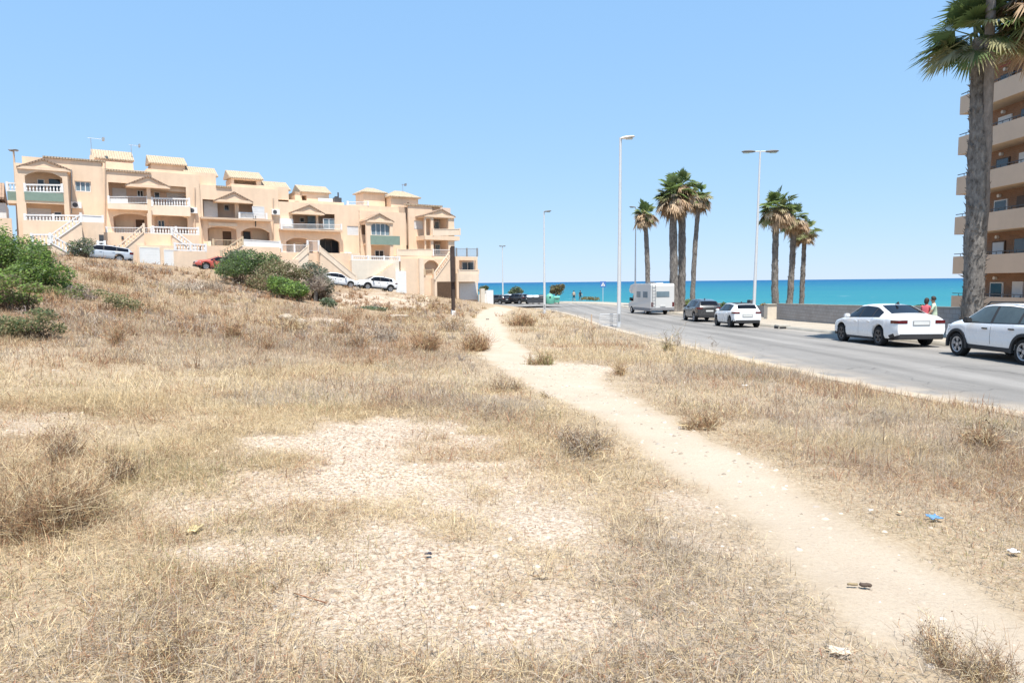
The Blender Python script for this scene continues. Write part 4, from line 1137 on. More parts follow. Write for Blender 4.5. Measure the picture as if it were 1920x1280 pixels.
# --- pair 2
h = House('terraced_house', 'pair of houses with a wide white balcony under a central gable, beside the end house', 197, 378, group='peach terraced houses on the slope')
h.panel('facade', S, 196, 378, 322, 500, 0, holes=[(204, 349, 346, 382), (213, 282, 401, 437, 0.35), (290, 352, 402, 437, 0.35)], bottom=BOT)
body(h, 196, 378, 322, 500)
h.box('cornice', MAT['tiles'], 196, 283, 319.5, 322.5, 0.12, -0.4)
h.box('upper_wall', S, 276, 405, 321, 360, -0.5, -6)
slab(h, 204, 349, 382)
slab(h, 210, 352, 437)
h.box('balcony_band', SP, 202, 283, 382, 393, 0.7, 0.004); h.box('balcony_band', SP, 284, 357, 386, 404, 0.7, 0.004)
h.box('column', S, 277, 284, 347, 437, 0.72, 0.2, bottom=None)
h.rail('metal', 204, 382, 277, 382, 0.62, 0.7); h.box('balcony_screen', MAT['white_paint'], 205, 240, 372, 382, 0.6, 0.54)
h.rail('baluster', 285, 387, 355, 388, 0.62, 0.85)
h.shutter(212, 236, 354, 378, -1.74); h.window(257, 269, 357, 369, -1.74, panes=2); h.window(289, 300, 360, 371, -1.74, panes=1, frame='white_paint'); h.shutter(314, 346, 362, 382, -1.74); 
h.door(255, 271, 412, 433, -1.74); h.window(296, 309, 413, 428, -1.74, panes=2); h.shutter(218, 250, 414, 433, -1.74, mat='stucco_pale', name='closed_shutter'); h.shutter(318, 350, 414, 433, -1.74, mat='stucco_pale', name='closed_shutter')
h.gable((238, 343), (277.5, 329), (318, 350), -0.4, 1.1)
h.box('terrace', S, 197, 374, 438, 500, 2.6, 0.002, bottom=BOT)
h.rail('metal', 200, 438, 284, 438.5, 2.5, 0.6, posts=2); h.rail('baluster', 287, 439, 372, 441, 2.5, 0.75, posts=3)
h.box('column', S, 277, 284, 400, 438, 2.4, 2.05)
h.stairs(270, 436, 222, 476, 2.62, 3.5); h.rail('baluster', 222, 476, 270, 436, 3.5, 0.8, mat='stucco_pale')
h.stairs(322, 441, 366, 474, 2.62, 3.5); h.rail('baluster', 322, 441, 366, 474, 3.5, 0.75)
h.rail('baluster', 328, 470, 386, 472, 3.9, 0.75, posts=3); h.box('street_wall', S, 327, 388, 471, 512, 3.98, 3.52, bottom=BOT)
h.box('garage_front', S, 258, 334, 460, 510, 3.7, 2.605, bottom=BOT); h.shutter(263, 299, 465, 503, 3.77, name='garage_door', mat='white_paint'); h.shutter(309, 330, 469, 507, 3.77, name='garage_door', mat='white_paint')
h.roofbox(284, 347, 294, 309, 325, d=-4.0, mat='stucco_tan'); h.roofbox(351, 405, 314, 330, 348, d=-3.2, mat='stucco_in', hole=(361, 404, 336, 347))  # left stair house in tan: the shade under its eaves is in the colour
h.pipe(284, 394, 284, 437, 0.72); h.pipe(365, 352, 365, 436, 0.02, r=0.06); h.cond(361, 395, 0.02); h.box('wall_lamp', MAT['dark_metal'], 228, 232, 443, 449, 2.75, 2.6); h.box('meter_box', MAT['stucco_cream'], 390, 396, 452, 462, 0.06, 0.0)

# --- pair 3
h = House('terraced_house', 'pair of houses with a brown front door and a beige stair, behind the green thicket', 378, 526, group='peach terraced houses on the slope')
h.panel('facade', S, 378, 524, 351, 520, 0, holes=[(380.5, 475, 376, 410), (390, 444, 425, 466, 0.25), (452, 506, 427, 458, 0.5)], bottom=BOT)
body(h, 378, 524, 351, 520)
h.box('cornice', MAT['tiles'], 405, 434, 348.5, 351.5, 0.12, -0.4)
h.box('upper_wall', S, 434, 541, 348, 372, -0.5, -6)
slab(h, 380, 475, 410); slab(h, 388, 508, 464)
h.box('balcony_band', MAT['stucco_tan'], 377, 510, 409, 412.5, 0.75, 0.004); h.box('column', S, 441, 448, 377, 410, 0.1, -0.28)
h.box('lintel', MAT['stucco_cream'], 391, 445, 418, 424, 0.12, 0.004)
h.shutter(383, 407, 378, 409, -0.9); h.window(420, 430, 384, 395, -1.74, panes=1); h.shutter(474, 495, 388, 410, 0.04); h.box('balcony_screen', MAT['white_paint'], 450, 474, 398, 410, 0.5, 0.44)
h.rail('metal', 449, 410, 500, 411, 0.6, 0.6)
h.door(418, 434, 434, 462, -1.74); h.shutter(393, 415, 430, 462, -1.74, mat='stucco_pale', name='closed_shutter'); h.window(456, 470, 434, 455, -1.74, panes=1, frame='wood_door'); h.shutter(474, 500, 434, 456, -1.74, mat='stucco_pale', name='closed_shutter')
h.gable((405, 373), (439, 359), (473, 377), -0.4, 1.0)
h.box('terrace', S, 379, 525, 462, 520, 2.5, 0.002, bottom=BOT)
h.rail('solid', 455, 462, 525, 466, 2.4, 0.75, mat='white_paint'); h.rail('metal', 400, 462, 450, 463, 2.4, 0.7, mat='beige_rail')
h.stairs(455, 462, 415, 486, 2.52, 3.4); h.rail('baluster', 415, 486, 455, 460, 3.4, 0.85, mat='beige_rail')
h.roofbox(434, 490, 322, 336, 352, d=-3.5, hole=(439, 481, 338, 347)); h.roofbox(492, 541, 341, 356, 372, d=-3.0, mat='stucco', hole=(512, 540, 358, 366))
h.pipe(379, 412, 379, 470, 0.05); h.pipe(479, 405, 479, 425, 0.05, mat='dark_metal', name='wall_lamp')
h.pipe(512, 372, 512, 462, 0.02, r=0.06); h.cond(516, 398, 0.02); h.box('garden_wall', S, 470, 560, 486, 520, 3.6, 3.3, bottom=BOT)

# --- pair 4
h = House('terraced_house', 'paired houses with a glazed balcony, a satellite dish and white gates', 526, 672, group='peach terraced houses on the slope')
h.panel('facade', S, 525, 676, 382, 530, 0, holes=[(549, 628, 400, 431), (537, 587, 446, 476, 0.45), (595, 637, 447, 478, 0.4), (651, 672, 424, 441)], bottom=BOT)
body(h, 525, 676, 382, 530)
slab(h, 549, 628, 431); slab(h, 535, 640, 477)
h.box('balcony_band', MAT['stucco_tan'], 526, 642, 430, 433, 0.75, 0.004)
h.box('balcony_wall', MAT['white_paint'], 526, 550, 410, 430, 0.55, 0.004); h.rail('metal', 528, 430, 640, 431, 0.68, 0.62)
h.window(562, 571, 408, 417, -1.74, panes=1); h.door(577, 593, 405, 429, -1.0, mat='blue_glass', name='balcony_door'); h.window(606, 628, 410, 430, -0.2, panes=2, glass='blue_glass'); h.box('column', S, 593, 597, 402, 431, 0.0, -0.3)
h.gable((548, 396), (580.5, 383.5), (608, 399), -0.4, 1.0)
h.shutter(651.5, 671.5, 424, 441, -0.05)
h.shutter(541, 566, 454, 474, -1.74, mat='stucco_pale', name='closed_shutter'); h.window(568, 580, 456, 472, -1.74, panes=1); h.window(598, 634, 450, 476, -1.5, panes=3, frame='dark_metal')
h.box('terrace', S, 526, 676, 474, 535, 2.4, 0.002, bottom=BOT)
h.rail('metal', 528, 474, 576, 475, 2.3, 0.9, posts=3); h.rail('metal', 577, 472, 598, 472, 2.45, 1.2, name='gate')
h.stairs(578, 474, 545, 504, 2.42, 3.3, mat='stucco_pale'); h.rail('solid', 545, 504, 578, 474, 3.3, 0.8, mat='stucco_pale')
h.stairs(600, 474, 668, 530, 2.42, 3.3); h.rail('solid', 600, 474, 668, 530, 3.3, 0.75, mat='stucco_pale')
h.roofbox(566, 617, 349, 362, 380, d=-3.0, hole=(553, 575, 366, 376)); h.box('parapet', MAT['white_paint'], 597, 626, 372, 381, -2.6, -2.8)
mb = MB(); x, z = h.F(634, 378, -2.0); mb.box(x - .45, x + .4, 1.9, 2.5, z - .1, z + .45); mb.cyl((x + .1, 2.2, z + .4), (x + .1, 2.2, z + 1.1), 0.09, n=8); mb.box(x - .3, x - .05, 1.95, 2.4, z + .45, z + .6); mb.build('roof_unit', MAT['dark_metal'], h.root)
x, z = h.F(556, 384, -0.4); mb = MB(); mb.cyl((x, 0.4, z - 0.9), (x, 0.4, z - 0.1), 0.04, n=6); mb.lathe([(0.02, 0.0), (0.3, -0.05), (0.42, -0.12)], 14, (x, 0.3, z), 'y'); mb.build('satellite_dish', MAT['stucco_tan'], h.root)
h.box('upper_wall', S, 541, 645, 377, 392, -0.6, -6)
h.cond(651, 478, 0.02)
h.door(606, 612, 514, 522, 3.34, mat='dark_metal', name='meter_box')

# --- house 5
h = House('terraced_house', 'narrow gabled house with a glazed green fronted loggia and a square roof tower', 672, 748, group='peach terraced houses on the slope')
h.panel('facade', S, 674, 762, 397, 540, 0, holes=[(678.5, 688, 412, 440)], bottom=BOT)
h.box('wall', SI, 675, 761, 399, 540, -0.8, -8, bottom=BOT)
h.box('roof_terrace', S, 652, 748, 386, 400, -0.35, -7); h.rail('metal', 652, 386, 690, 386, -0.4, 0.5, posts=2)
h.panel('loggia', S, 688, 738, 411, 540, 1.9, holes=[(695.5, 731, 417, 441, 0.4), (696, 732, 459, 487)], bottom=BOT)
a0, a1, zz0, zz1 = h.span(688, 738, 411, 487, 1.9); fl = h.F(712, 459, 1.9)[1]; gl = h.F(712, 487, 1.9)[1]
mb = MB(); mb.box(a0 + 0.002, a0 + 0.3, -1.6, 0, zz1 - 0.6, zz1); mb.box(a1 - 0.35, a1 - .002, -1.6, 0, zz1 - 0.6, zz1); mb.box(a0 + .3, a1 - .35, -1.6, 0, zz1 - .3, zz1 - .004); mb.box(a0 + .3, a1 - .35, -1.6, 0, fl, fl + .25); mb.box(a0 + .3, a1 - .35, -1.6, 0, gl - .3, gl); mb.build('loggia_side', S, h.root)
h.box('balcony_screen', MAT['green_screen'], 695, 750, 442, 459, 1.97, 1.905)
h.window(695.6, 731, 419, 442, 1.72, panes=4, glass='blue_glass'); h.window(703, 720, 469, 482, 0.04, panes=2)
h.gable((688, 412), (712, 399.5), (738, 414), -0.3, 2.05)
h.box('terrace', MAT['stucco_cream'], 660, 749, 488, 545, 3.0, 0.31, bottom=BOT)
h.rail('baluster', 660, 488, 749, 490, 2.9, 0.55, posts=4)
h.stairs(741, 494, 700, 524, 3.02, 3.7, mat='stucco_pale')
h.hipbox(682, 722, 353, 362.5, 398, d=-2.5, depth=2.6)
h.box('garage_wall', MAT['white_paint'], 727, 762, 508, 560, 3.5, 3.02, bottom=BOT)

# --- house 6
h = House('terraced_house', 'rightmost house by the sea with stacked corner balconies and a low wing', 748, 900, group='peach terraced houses on the slope')
h.panel('facade', S, 767, 812, 386, 560, 0, holes=[(776.5, 793, 414, 430)], bottom=BOT)
h.box('wall', SI, 768, 846, 388, 560, -0.6, -8, bottom=BOT)
h.shutter(777, 792.5, 414.5, 429.5, -0.05)
h.box('cornice', MAT['tiles'], 762, 830, 383.5, 386.5, 0.12, -0.6)
h.box('side_wall', MAT['stucco_tan'], 749, 766, 388, 460, -0.6, -6, bottom=None); h.pipe(764.5, 380, 764.5, 460, -0.55, r=0.12, mat='wood_door')  # darker tan paints the shade of this wall into its colour
h.hipbox(734, 785, 359, 371, 470, d=-1.2, depth=3.2, mat='stucco')
h.antenna(755, 346, 362, d=-2.5, w=0.5)
mb = MB(); x0, x1, z0, z1 = h.span(797, 852, 403, 409, 2.2)
h.panel('loggia', S, 797, 852, 402, 480, 2.2, holes=[(813, 841, 409, 449), (799, 808, 410, 445), (799, 808, 450, 478), (813, 841, 450, 480)], bottom=None)
h.box('loggia_floor', S, 797, 862, 442, 450, 2.4, -0.6); h.rail('solid', 812, 442, 862, 441, 2.35, 0.8, mat='stucco_pale', posts=2)
h.box('loggia_side', S, 838, 846, 408, 480, 1.85, -0.2, bottom=None)
h.window(815, 832, 415, 440, 0.0, panes=2, glass='blue_glass', name='balcony_door'); h.window(816, 834, 458, 477, 0.0, panes=2, glass='blue_glass', name='balcony_door')
h.gable((796, 403), (829, 391.5), (853, 404), -0.3, 2.35)
h.box('terrace', S, 745, 845, 480, 565, 2.4, 0.0, bottom=BOT)
h.rail('solid', 745, 481, 810, 480, 2.35, 0.85, mat='stucco_pale'); h.rail('metal', 812, 480, 850, 480, 2.35, 0.8)
h.panel('garage_front', S, 752, 845, 486, 560, 3.0, holes=[(796, 822, 488, 516, 0.5)], bottom=BOT, th=0.5)
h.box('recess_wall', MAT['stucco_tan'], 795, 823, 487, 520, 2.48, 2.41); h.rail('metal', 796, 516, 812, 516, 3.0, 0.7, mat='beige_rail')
h.box('column', SP, 787, 795, 484, 560, 3.3, 3.01, bottom=BOT)
h.stairs(844, 484, 815, 524, 3.02, 4.0, bottom=BOT); h.rail('baluster', 815, 524, 844, 484, 4.0, 0.9, mat='stucco_pale')
h.box('understair_dark', MAT['wood_door'], 820, 846, 528, 560, 4.05, 4.005, bottom=BOT)  # thin dark brown sheet on the solid flight, for the dark beneath it
h.panel('wing_wall', S, 855, 896, 481, 570, 0.0, holes=[(861, 892, 488, 510)], bottom=BOT); h.box('wing', SI, 855.5, 895.5, 482, 570, -1.2, -7, bottom=BOT)
h.window(866, 888, 491, 509, -1.15, panes=2)
x0, x1, z0, z1 = h.span(855, 896, 481, 500, 0); MB().box(x0, x1, 0.3, 1.2, z1 - 0.25, z1 - .002).build('wing_roof', S, h.root)
h.rail('metal', 856, 481, 895, 481, -0.1, 1.05, mat='grey_metal', posts=3)
h.box('balcony_band', SP, 859, 898, 513, 528, 1.3, 0.003); h.rail('solid', 860, 513, 897, 513, 1.2, 0.5, mat='stucco_pale')
h.shutter(862, 894, 531, 562, 0.06, name='garage_door')
mb = MB(); x, z = h.F(858, 540, 1.2); mb.box(x - .15, x + .15, -1.28, -1.0, BOT, z + 1.9); mb.build('column', S, h.root)
# low white wall at the end of the street
x0, z0 = Fp(899, 560, 1.0); x1, _ = Fp(926, 566, 1.0)
o = House('garden_wall', 'low white garden wall with square piers right of the last house', 899, 926, cat='wall', py=550)
o.box('wall', MAT['white_paint'], 899, 912, 552, 566, 1.0, 0.75, bottom=BOT); o.box('pier', MAT['white_paint'], 912, 925, 544, 566, 1.1, 0.5, bottom=BOT); o.box('pier', MAT['stucco_cream'], 902, 909, 541, 566, 1.3, 0.9, bottom=BOT)
# ------------------------------------------------------------------ palms
def palm_trunk_mat(name, a, b):
    m, nt, p = nodemat(name); N = nt.nodes; L = nt.links
    tc = N.new('ShaderNodeTexCoord'); mp = N.new('ShaderNodeMapping'); mp.inputs['Scale'].default_value = (7, 7, 3.2); L.new(tc.outputs['Object'], mp.inputs['Vector'])
    n = N.new('ShaderNodeTexNoise'); n.inputs['Scale'].default_value = 1.0; n.inputs['Detail'].default_value = 8; n.inputs['Roughness'].default_value = 0.7; L.new(mp.outputs['Vector'], n.inputs['Vector'])
    cr = N.new('ShaderNodeValToRGB'); cr.color_ramp.elements[0].position = 0.32; cr.color_ramp.elements[1].position = 0.68
    cr.color_ramp.elements[0].color = lin(*a); cr.color_ramp.elements[1].color = lin(*b)
    L.new(n.outputs['Fac'], cr.inputs['Fac']); L.new(cr.outputs['Color'], p.inputs['Base Color'])
    bp = N.new('ShaderNodeBump'); bp.inputs['Strength'].default_value = 1.0; bp.inputs['Distance'].default_value = 0.06; L.new(n.outputs['Fac'], bp.inputs['Height']); L.new(bp.outputs['Normal'], p.inputs['Normal'])
    setp(p, rough=0.95, spec=0.1); return m
MAT['trunk'] = palm_trunk_mat('palm_bark', (0.075, 0.066, 0.060), (0.29, 0.265, 0.24))
MAT['trunk2'] = palm_trunk_mat('smooth_palm_bark', (0.16, 0.14, 0.125), (0.29, 0.255, 0.23))

def fronds(n, R_, elev, azr=(0, 2 * PI), petiole=0.5, nl=20, cols=(), droop=0.35, fold=1.0, wl=0.05, centre_jit=0.12):
    vs = []; cs = []
    for i in range(n):
        a = random.uniform(*azr); e = R(random.uniform(*elev))
        d = Vector((math.cos(a) * math.cos(e), math.sin(a) * math.cos(e), math.sin(e)))
        s = Vector((-math.sin(a), math.cos(a), 0)); s = (s + Vector((0, 0, random.uniform(-0.5, 0.5)))).normalized()
        Rr = R_ * random.uniform(0.75, 1.12)
        O = Vector((random.gauss(0, centre_jit), random.gauss(0, centre_jit), random.gauss(0, centre_jit * 1.5)))
        hub = O + d * Rr * petiole + Vector((0, 0, -0.12 * Rr * petiole * (1 - abs(d.z))))
        nrm = d.cross(s).normalized()
        col = np.array(random.choice(cols)) * random.uniform(0.75, 1.3)
        # petiole
        w = 0.02 + 0.012 * R_
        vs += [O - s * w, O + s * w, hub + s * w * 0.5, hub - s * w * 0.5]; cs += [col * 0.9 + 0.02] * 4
        f2 = (d + Vector((0, 0, -0.25 - 0.2 * (1 - abs(d.z))))).normalized()
        for k in range(nl):
            t = (k + 0.5) / nl * 2 - 1
            an = t * 1.85 * fold
            ld = (f2 * math.cos(an) + s * math.sin(an) + nrm * (0.22 * abs(t))).normalized()
            ll = Rr * (1 - petiole) * (1.05 - 0.38 * abs(t)) * random.uniform(0.85, 1.12)
            dz = Vector((0, 0, -1)) * ll
            mid = hub + ld * ll * 0.6 + dz * droop * 0.16
            tip = hub + ld * ll * 0.95 + dz * droop * random.uniform(0.35, 0.75)
            sw = ld.cross(nrm).normalized() * (wl * R_ * 0.5)
            vs += [hub, mid - sw, tip, mid + sw]
            c2 = col * random.uniform(0.85, 1.15)
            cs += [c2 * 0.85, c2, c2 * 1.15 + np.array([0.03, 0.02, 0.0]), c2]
    v = np.array([tuple(q) for q in vs]); m = len(v) // 4
    return v, np.arange(m * 4), np.arange(m) * 4, np.array(cs)

PG = [(0.12, 0.175, 0.06), (0.155, 0.215, 0.075), (0.10, 0.145, 0.05), (0.20, 0.235, 0.10)]
PY = [(0.27, 0.26, 0.13), (0.34, 0.30, 0.17), (0.22, 0.225, 0.105)]
PD = [(0.46, 0.345, 0.235), (0.38, 0.27, 0.175), (0.52, 0.41, 0.29), (0.27, 0.185, 0.12)]
def palm(label, base, crown, r0, r1, R_, ng, ny, nd, nl=18, stubs=0, trunk='trunk', group='fan palms by the road', elev_dead=(-75, -20), droop=0.4, skirt_drop=0.0, wl=0.05, azg=(0, 2*PI), ymin=-30):
    base = Vector(base); crown = Vector(crown)
    root = empty('fan_palm', base); tag(root, label, 'palm tree', group)
    c = crown - base; H = c.length
    n = 26; pts = []; rs = []
    bow = Vector((random.uniform(-.012, .012), random.uniform(-.012, .012), 0)) * H
    for i in range(n + 1):
        f = i / n
        pts.append(c * f + bow * math.sin(PI * f) + Vector((random.uniform(-1, 1), random.uniform(-1, 1), 0)) * 0.02)
        r = r0 + (r1 - r0) * f ** 0.8
        if f < 0.06: r *= 1.25 - f * 4
        rs.append(r * random.uniform(0.93, 1.07))
    pts[0] = pts[0] - Vector((0, 0, 0.3))
    mb = MB(); mb.tube(pts, rs, 14)
    for k in range(stubs):
        f = random.uniform(0.03, 0.97); i = min(int(f * n), n - 1); p = pts[i].lerp(pts[i+1], f * n - i); r = rs[i]
        a = random.uniform(0, 2 * PI); o = Vector((math.cos(a), math.sin(a), 0)); s = Vector((-math.sin(a), math.cos(a), 0))
        l = random.uniform(0.02, 0.075) * (2.5 if random.random() < 0.05 else 1); w = random.uniform(0.03, 0.08)
        q = p + o * (r * 0.9); t = q + o * (l + r * 0.1) + Vector((0, 0, random.uniform(0.02, 0.14)))
        mb.add([q - s * w, q + s * w, q + Vector((0, 0, -0.08)), t], [(0, 1, 3), (1, 2, 3), (2, 0, 3)])
    mb.build('trunk', MAT[trunk], root, smooth=True, autosmooth=50)
    def crownpart(name, arrs):
        v, l, s, cc = merge(arrs)
        o = np_mesh(name, v, l, s, MAT['foliage'], parent=root, col=cc); o.location = c; return o
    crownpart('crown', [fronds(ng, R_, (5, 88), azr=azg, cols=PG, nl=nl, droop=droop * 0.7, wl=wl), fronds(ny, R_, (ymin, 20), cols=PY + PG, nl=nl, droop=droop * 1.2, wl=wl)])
    if nd:
        a = fronds(nd, R_ * 0.95, elev_dead, cols=PD, nl=nl, droop=0.9, fold=0.8, wl=wl, petiole=0.42)
        a[0][:, 2] -= skirt_drop
        crownpart('dead_frond_skirt', [a])
    return root
def palm_px(label, dist, bpx, cpx, cpy, wpx, Rpx, ng, ny, nd, **k):
    b = at(bpx, 560, dist); z = g1(b.x, b.y)
    sl = dist_poly(np.array([b.x]), np.array([b.y]), RIGHT_EDGE)[0]
    if -4.2 < sl < 0: z = float(h_road(b.y)) + CZ + 0.14
    b.z = z
    c = at(cpx, cpy, dist + k.pop('fwd', 0))
    return palm(label, b, c, wpx * 1.08 * dist / FPX / 2, wpx * 0.9 * dist / FPX / 2, Rpx * dist / FPX, ng, ny, nd, **k)
# two big ones at the right
palm_px('stout fan palm with rough grey trunk standing before the apartment balconies, nearest of all palms', 25.0, 1826, 1841, 72, 32, 112, 42, 22, 0, nl=30, stubs=700, droop=0.45, wl=0.036, ymin=-22)
palm_px('slim smooth trunk rising in front of the stout palm, its crown above the picture', 26.0, 1833, 1861, -235, 15, 140, 24, 12, 0, nl=26, stubs=30, trunk='trunk2', droop=0.5, fwd=-2.4)
palm_px('palm at the right edge whose dry tan fronds hang beside the apartment roof', 23.8, 2020, 1972, 30, 34, 112, 10, 12, 46, nl=26, stubs=200, elev_dead=(-35, 55))
# group behind the motorhome
palm_px('left trunk of the twin palms beside the motorhome, with a thick tan skirt', 65, 1265, 1262, 365, 15, 40, 26, 10, 70, nl=14, stubs=120, skirt_drop=0.25, elev_dead=(-70, 12), wl=0.09)
palm_px('right trunk of the twin palms beside the motorhome, the tallest of that clump', 66, 1277, 1278, 352, 14, 38, 26, 10, 66, nl=14, stubs=120, skirt_drop=0.3, elev_dead=(-70, 12), wl=0.09)
palm_px('slim palm standing alone right of the twin palms', 74, 1298, 1311, 372, 9, 30, 22, 8, 38, nl=14, stubs=40, elev_dead=(-65, 10), wl=0.1)
palm_px('slim palm rising behind the roof of the motorhome', 84, 1215, 1209, 402, 9, 29, 22, 8, 38, nl=14, stubs=40, elev_dead=(-65, 5), wl=0.1)
# group behind the sea wall
palm_px('leftmost and tallest palm of the three by the double street lamp', 50, 1455, 1456, 393, 12, 42, 30, 14, 34, nl=16, elev_dead=(-60, 5), stubs=120, wl=0.075)
palm_px('middle palm of the three by the double street lamp, ragged trunk', 55, 1479, 1489, 412, 11, 34, 22, 10, 28, nl=16, elev_dead=(-60, 10), stubs=140, wl=0.08)
palm_px('rightmost palm of the three, thin with a few hanging leaves', 58, 1503, 1509, 440, 9, 30, 14, 10, 18, nl=16, elev_dead=(-60, 10), stubs=120, wl=0.08)

# ------------------------------------------------------------------ apartment block at the right
MAT['brick'] = None
def brickmat(name, c1, c2, mort, sc=4.0, rot=False, bw=0.5, rh=0.25):
    m, nt, p = nodemat(name); N = nt.nodes; L = nt.links
    tc = N.new('ShaderNodeTexCoord'); mp = N.new('ShaderNodeMapping')
    if rot: mp.inputs['Rotation'].default_value = (R(90), 0, R(90))
    else: mp.inputs['Rotation'].default_value = (R(90), 0, 0)
    sx = N.new('ShaderNodeSeparateXYZ'); L.new(tc.outputs['Object'], sx.inputs[0])
    cb = N.new('ShaderNodeCombineXYZ'); ad = N.new('ShaderNodeMath'); ad.operation = 'ADD'
    L.new(sx.outputs['X'], ad.inputs[0]); L.new(sx.outputs['Y'], ad.inputs[1]); L.new(ad.outputs[0], cb.inputs['X']); L.new(sx.outputs['Z'], cb.inputs['Y'])
    br = N.new('ShaderNodeTexBrick'); br.inputs['Scale'].default_value = sc; br.inputs['Color1'].default_value = lin(*c1); br.inputs['Color2'].default_value = lin(*c2); br.inputs['Mortar'].default_value = lin(*mort)
    br.inputs['Mortar Size'].default_value = 0.02; br.inputs['Brick Width'].default_value = bw; br.inputs['Row Height'].default_value = rh
    L.new(cb.outputs[0], br.inputs['Vector'])
    ns = N.new('ShaderNodeTexNoise'); ns.inputs['Scale'].default_value = 1.2; ns.inputs['Detail'].default_value = 7; L.new(tc.outputs['Object'], ns.inputs['Vector'])
    cr = N.new('ShaderNodeValToRGB'); cr.color_ramp.elements[0].position = 0.3; cr.color_ramp.elements[0].color = lin(.72, .7, .68); cr.color_ramp.elements[1].position = 0.7
    L.new(ns.outputs['Fac'], cr.inputs['Fac'])
    mx = N.new('ShaderNodeMix'); mx.data_type = 'RGBA'; mx.blend_type = 'MULTIPLY'; mx.inputs['Factor'].default_value = 0.6
    L.new(br.outputs['Color'], mx.inputs['A']); L.new(cr.outputs['Color'], mx.inputs['B']); L.new(mx.outputs['Result'], p.inputs['Base Color'])
    bp = N.new('ShaderNodeBump'); bp.inputs['Strength'].default_value = 0.4; bp.inputs['Distance'].default_value = 0.01; L.new(br.outputs['Fac'], bp.inputs['Height']); bp.invert = True; L.new(bp.outputs['Normal'], p.inputs['Normal'])
    setp(p, rough=0.9, spec=0.2); return m
MAT['brick'] = brickmat('orange_brick', (0.30, 0.165, 0.10), (0.36, 0.20, 0.125), (0.32, 0.25, 0.19), sc=2.0)
MAT['block'] = brickmat('grey_block', (0.36, 0.335, 0.315), (0.40, 0.37, 0.35), (0.30, 0.275, 0.255), sc=1.25)
MAT['render_beige'] = plain('beige_parapet_render', (0.54, 0.42, 0.32), rough=0.9, var=0.06, scale=0.6, spec=0.15)
MAT['awning'] = plain('dark_red_awning', (0.22, 0.035, 0.03), rough=0.9, var=0.2, scale=2)
bx, by0, by1 = 33.0, 14.0, 51.3
br_ = empty('apartment_block', (bx, by1, 0))
tag(br_, 'tall apartment block with long beige balconies and orange brick walls at the right edge', 'building')
bz0 = g1(40, 40) - 1
def bb(name, mat, x0, x1, y0, y1, z0, z1, parent=None):
    return MB().box(x0, x1, y0 - by1, y1 - by1, z0, z1).build(name, mat, parent or br_)
bb('wall', MAT['brick'], 1.75, 14, by0, by1 - 0.9, bz0, CZ + 15.1)
for k in range(-1, 5):
    top = CZ + 1.6 + 2.9 * k
    bb('balcony', MAT['render_beige'], 0, 0.16, by0, by1, top - 1.28, top)
    bb('balcony_slab', MAT['render_beige'], 0.16, 1.75, by0, by1 - 0.163, top - 1.28, top - 1.06)
    bb('balcony_end', MAT['render_beige'], 0.16, 1.9, by1 - 0.16, by1, top - 1.28, top)
    mb = MB(); mb.box(0.05, 0.10, by0 - by1, 0, top + 0.16, top + 0.21)
    for j in range(60): y = by0 - by1 + j * 0.62; mb.box(0.06, 0.09, y, y + 0.03, top, top + 0.16)
    mb.build('handrail', MAT['dark_metal'], br_)
    fl = top - 1.06
    if k < 4 or True:
        for j in range(7):
            y = by1 - 1.7 - j * 5.2
            # window then door along each flat
            w = MB(); w.box(1.66, 1.749, y - 1.3 - by1, y - by1, fl + 0.95, fl + 2.05); wo = w.build('window', MAT['white_paint'] if (k + j) % 2 else MAT['wood_door'], br_)
            MB().box(1.64, 1.659, y - 1.2 - by1, y - 0.1 - by1, fl + 1.03, fl + 1.97).build('pane', MAT['dark_glass'] if (k + j) % 3 else MAT['shutter'], wo)
            dm = [MAT['dark_glass'], MAT['white_paint'], MAT['wood_door']][(k * 2 + j) % 3]
            do = MB().box(1.66, 1.749, y - 3.2 - by1, y - 2.2 - by1, fl + 0.01, fl + 2.1).build('door', dm, br_)
            MB().box(1.63, 1.659, y - 3.05 - by1, y - 2.97 - by1, fl + 1.0, fl + 1.12).build('handle', MAT['grey_metal'], do)
    for j in range(5): 
        y = by1 - 2.2 - j * 8.3; MB().cyl((1.74, y - by1, fl + 2.35), (1.55, y - by1, fl + 2.35), 0.12, n=10).build('wall_lamp', MAT['white_paint'], br_)
bb('roof', MAT['stucco_cream'], -0.1, 14.2, by0 - 0.2, by1, CZ + 15.1, CZ + 15.32)
MB().prism([(0.1, CZ + 14.1), (1.72, CZ + 14.95), (1.72, CZ + 15.0), (0.1, CZ + 14.15)], 40 - by1, 47.5 - by1).build('awning', MAT['awning'], br_)
o = MB().box(0.9, 1.70, 43.6 - by1, 44.6 - by1, CZ + 2.7, CZ + 3.35).build('air_conditioner', MAT['white_paint'], br_, bevel=0.03); MB().lathe([(0.26, 0), (0.26, -0.01), (0.05, -0.02)], 16, (0.89, 44.0 - by1, CZ + 3.02), 'x').build('fan_grille', MAT['dark_metal'], o)

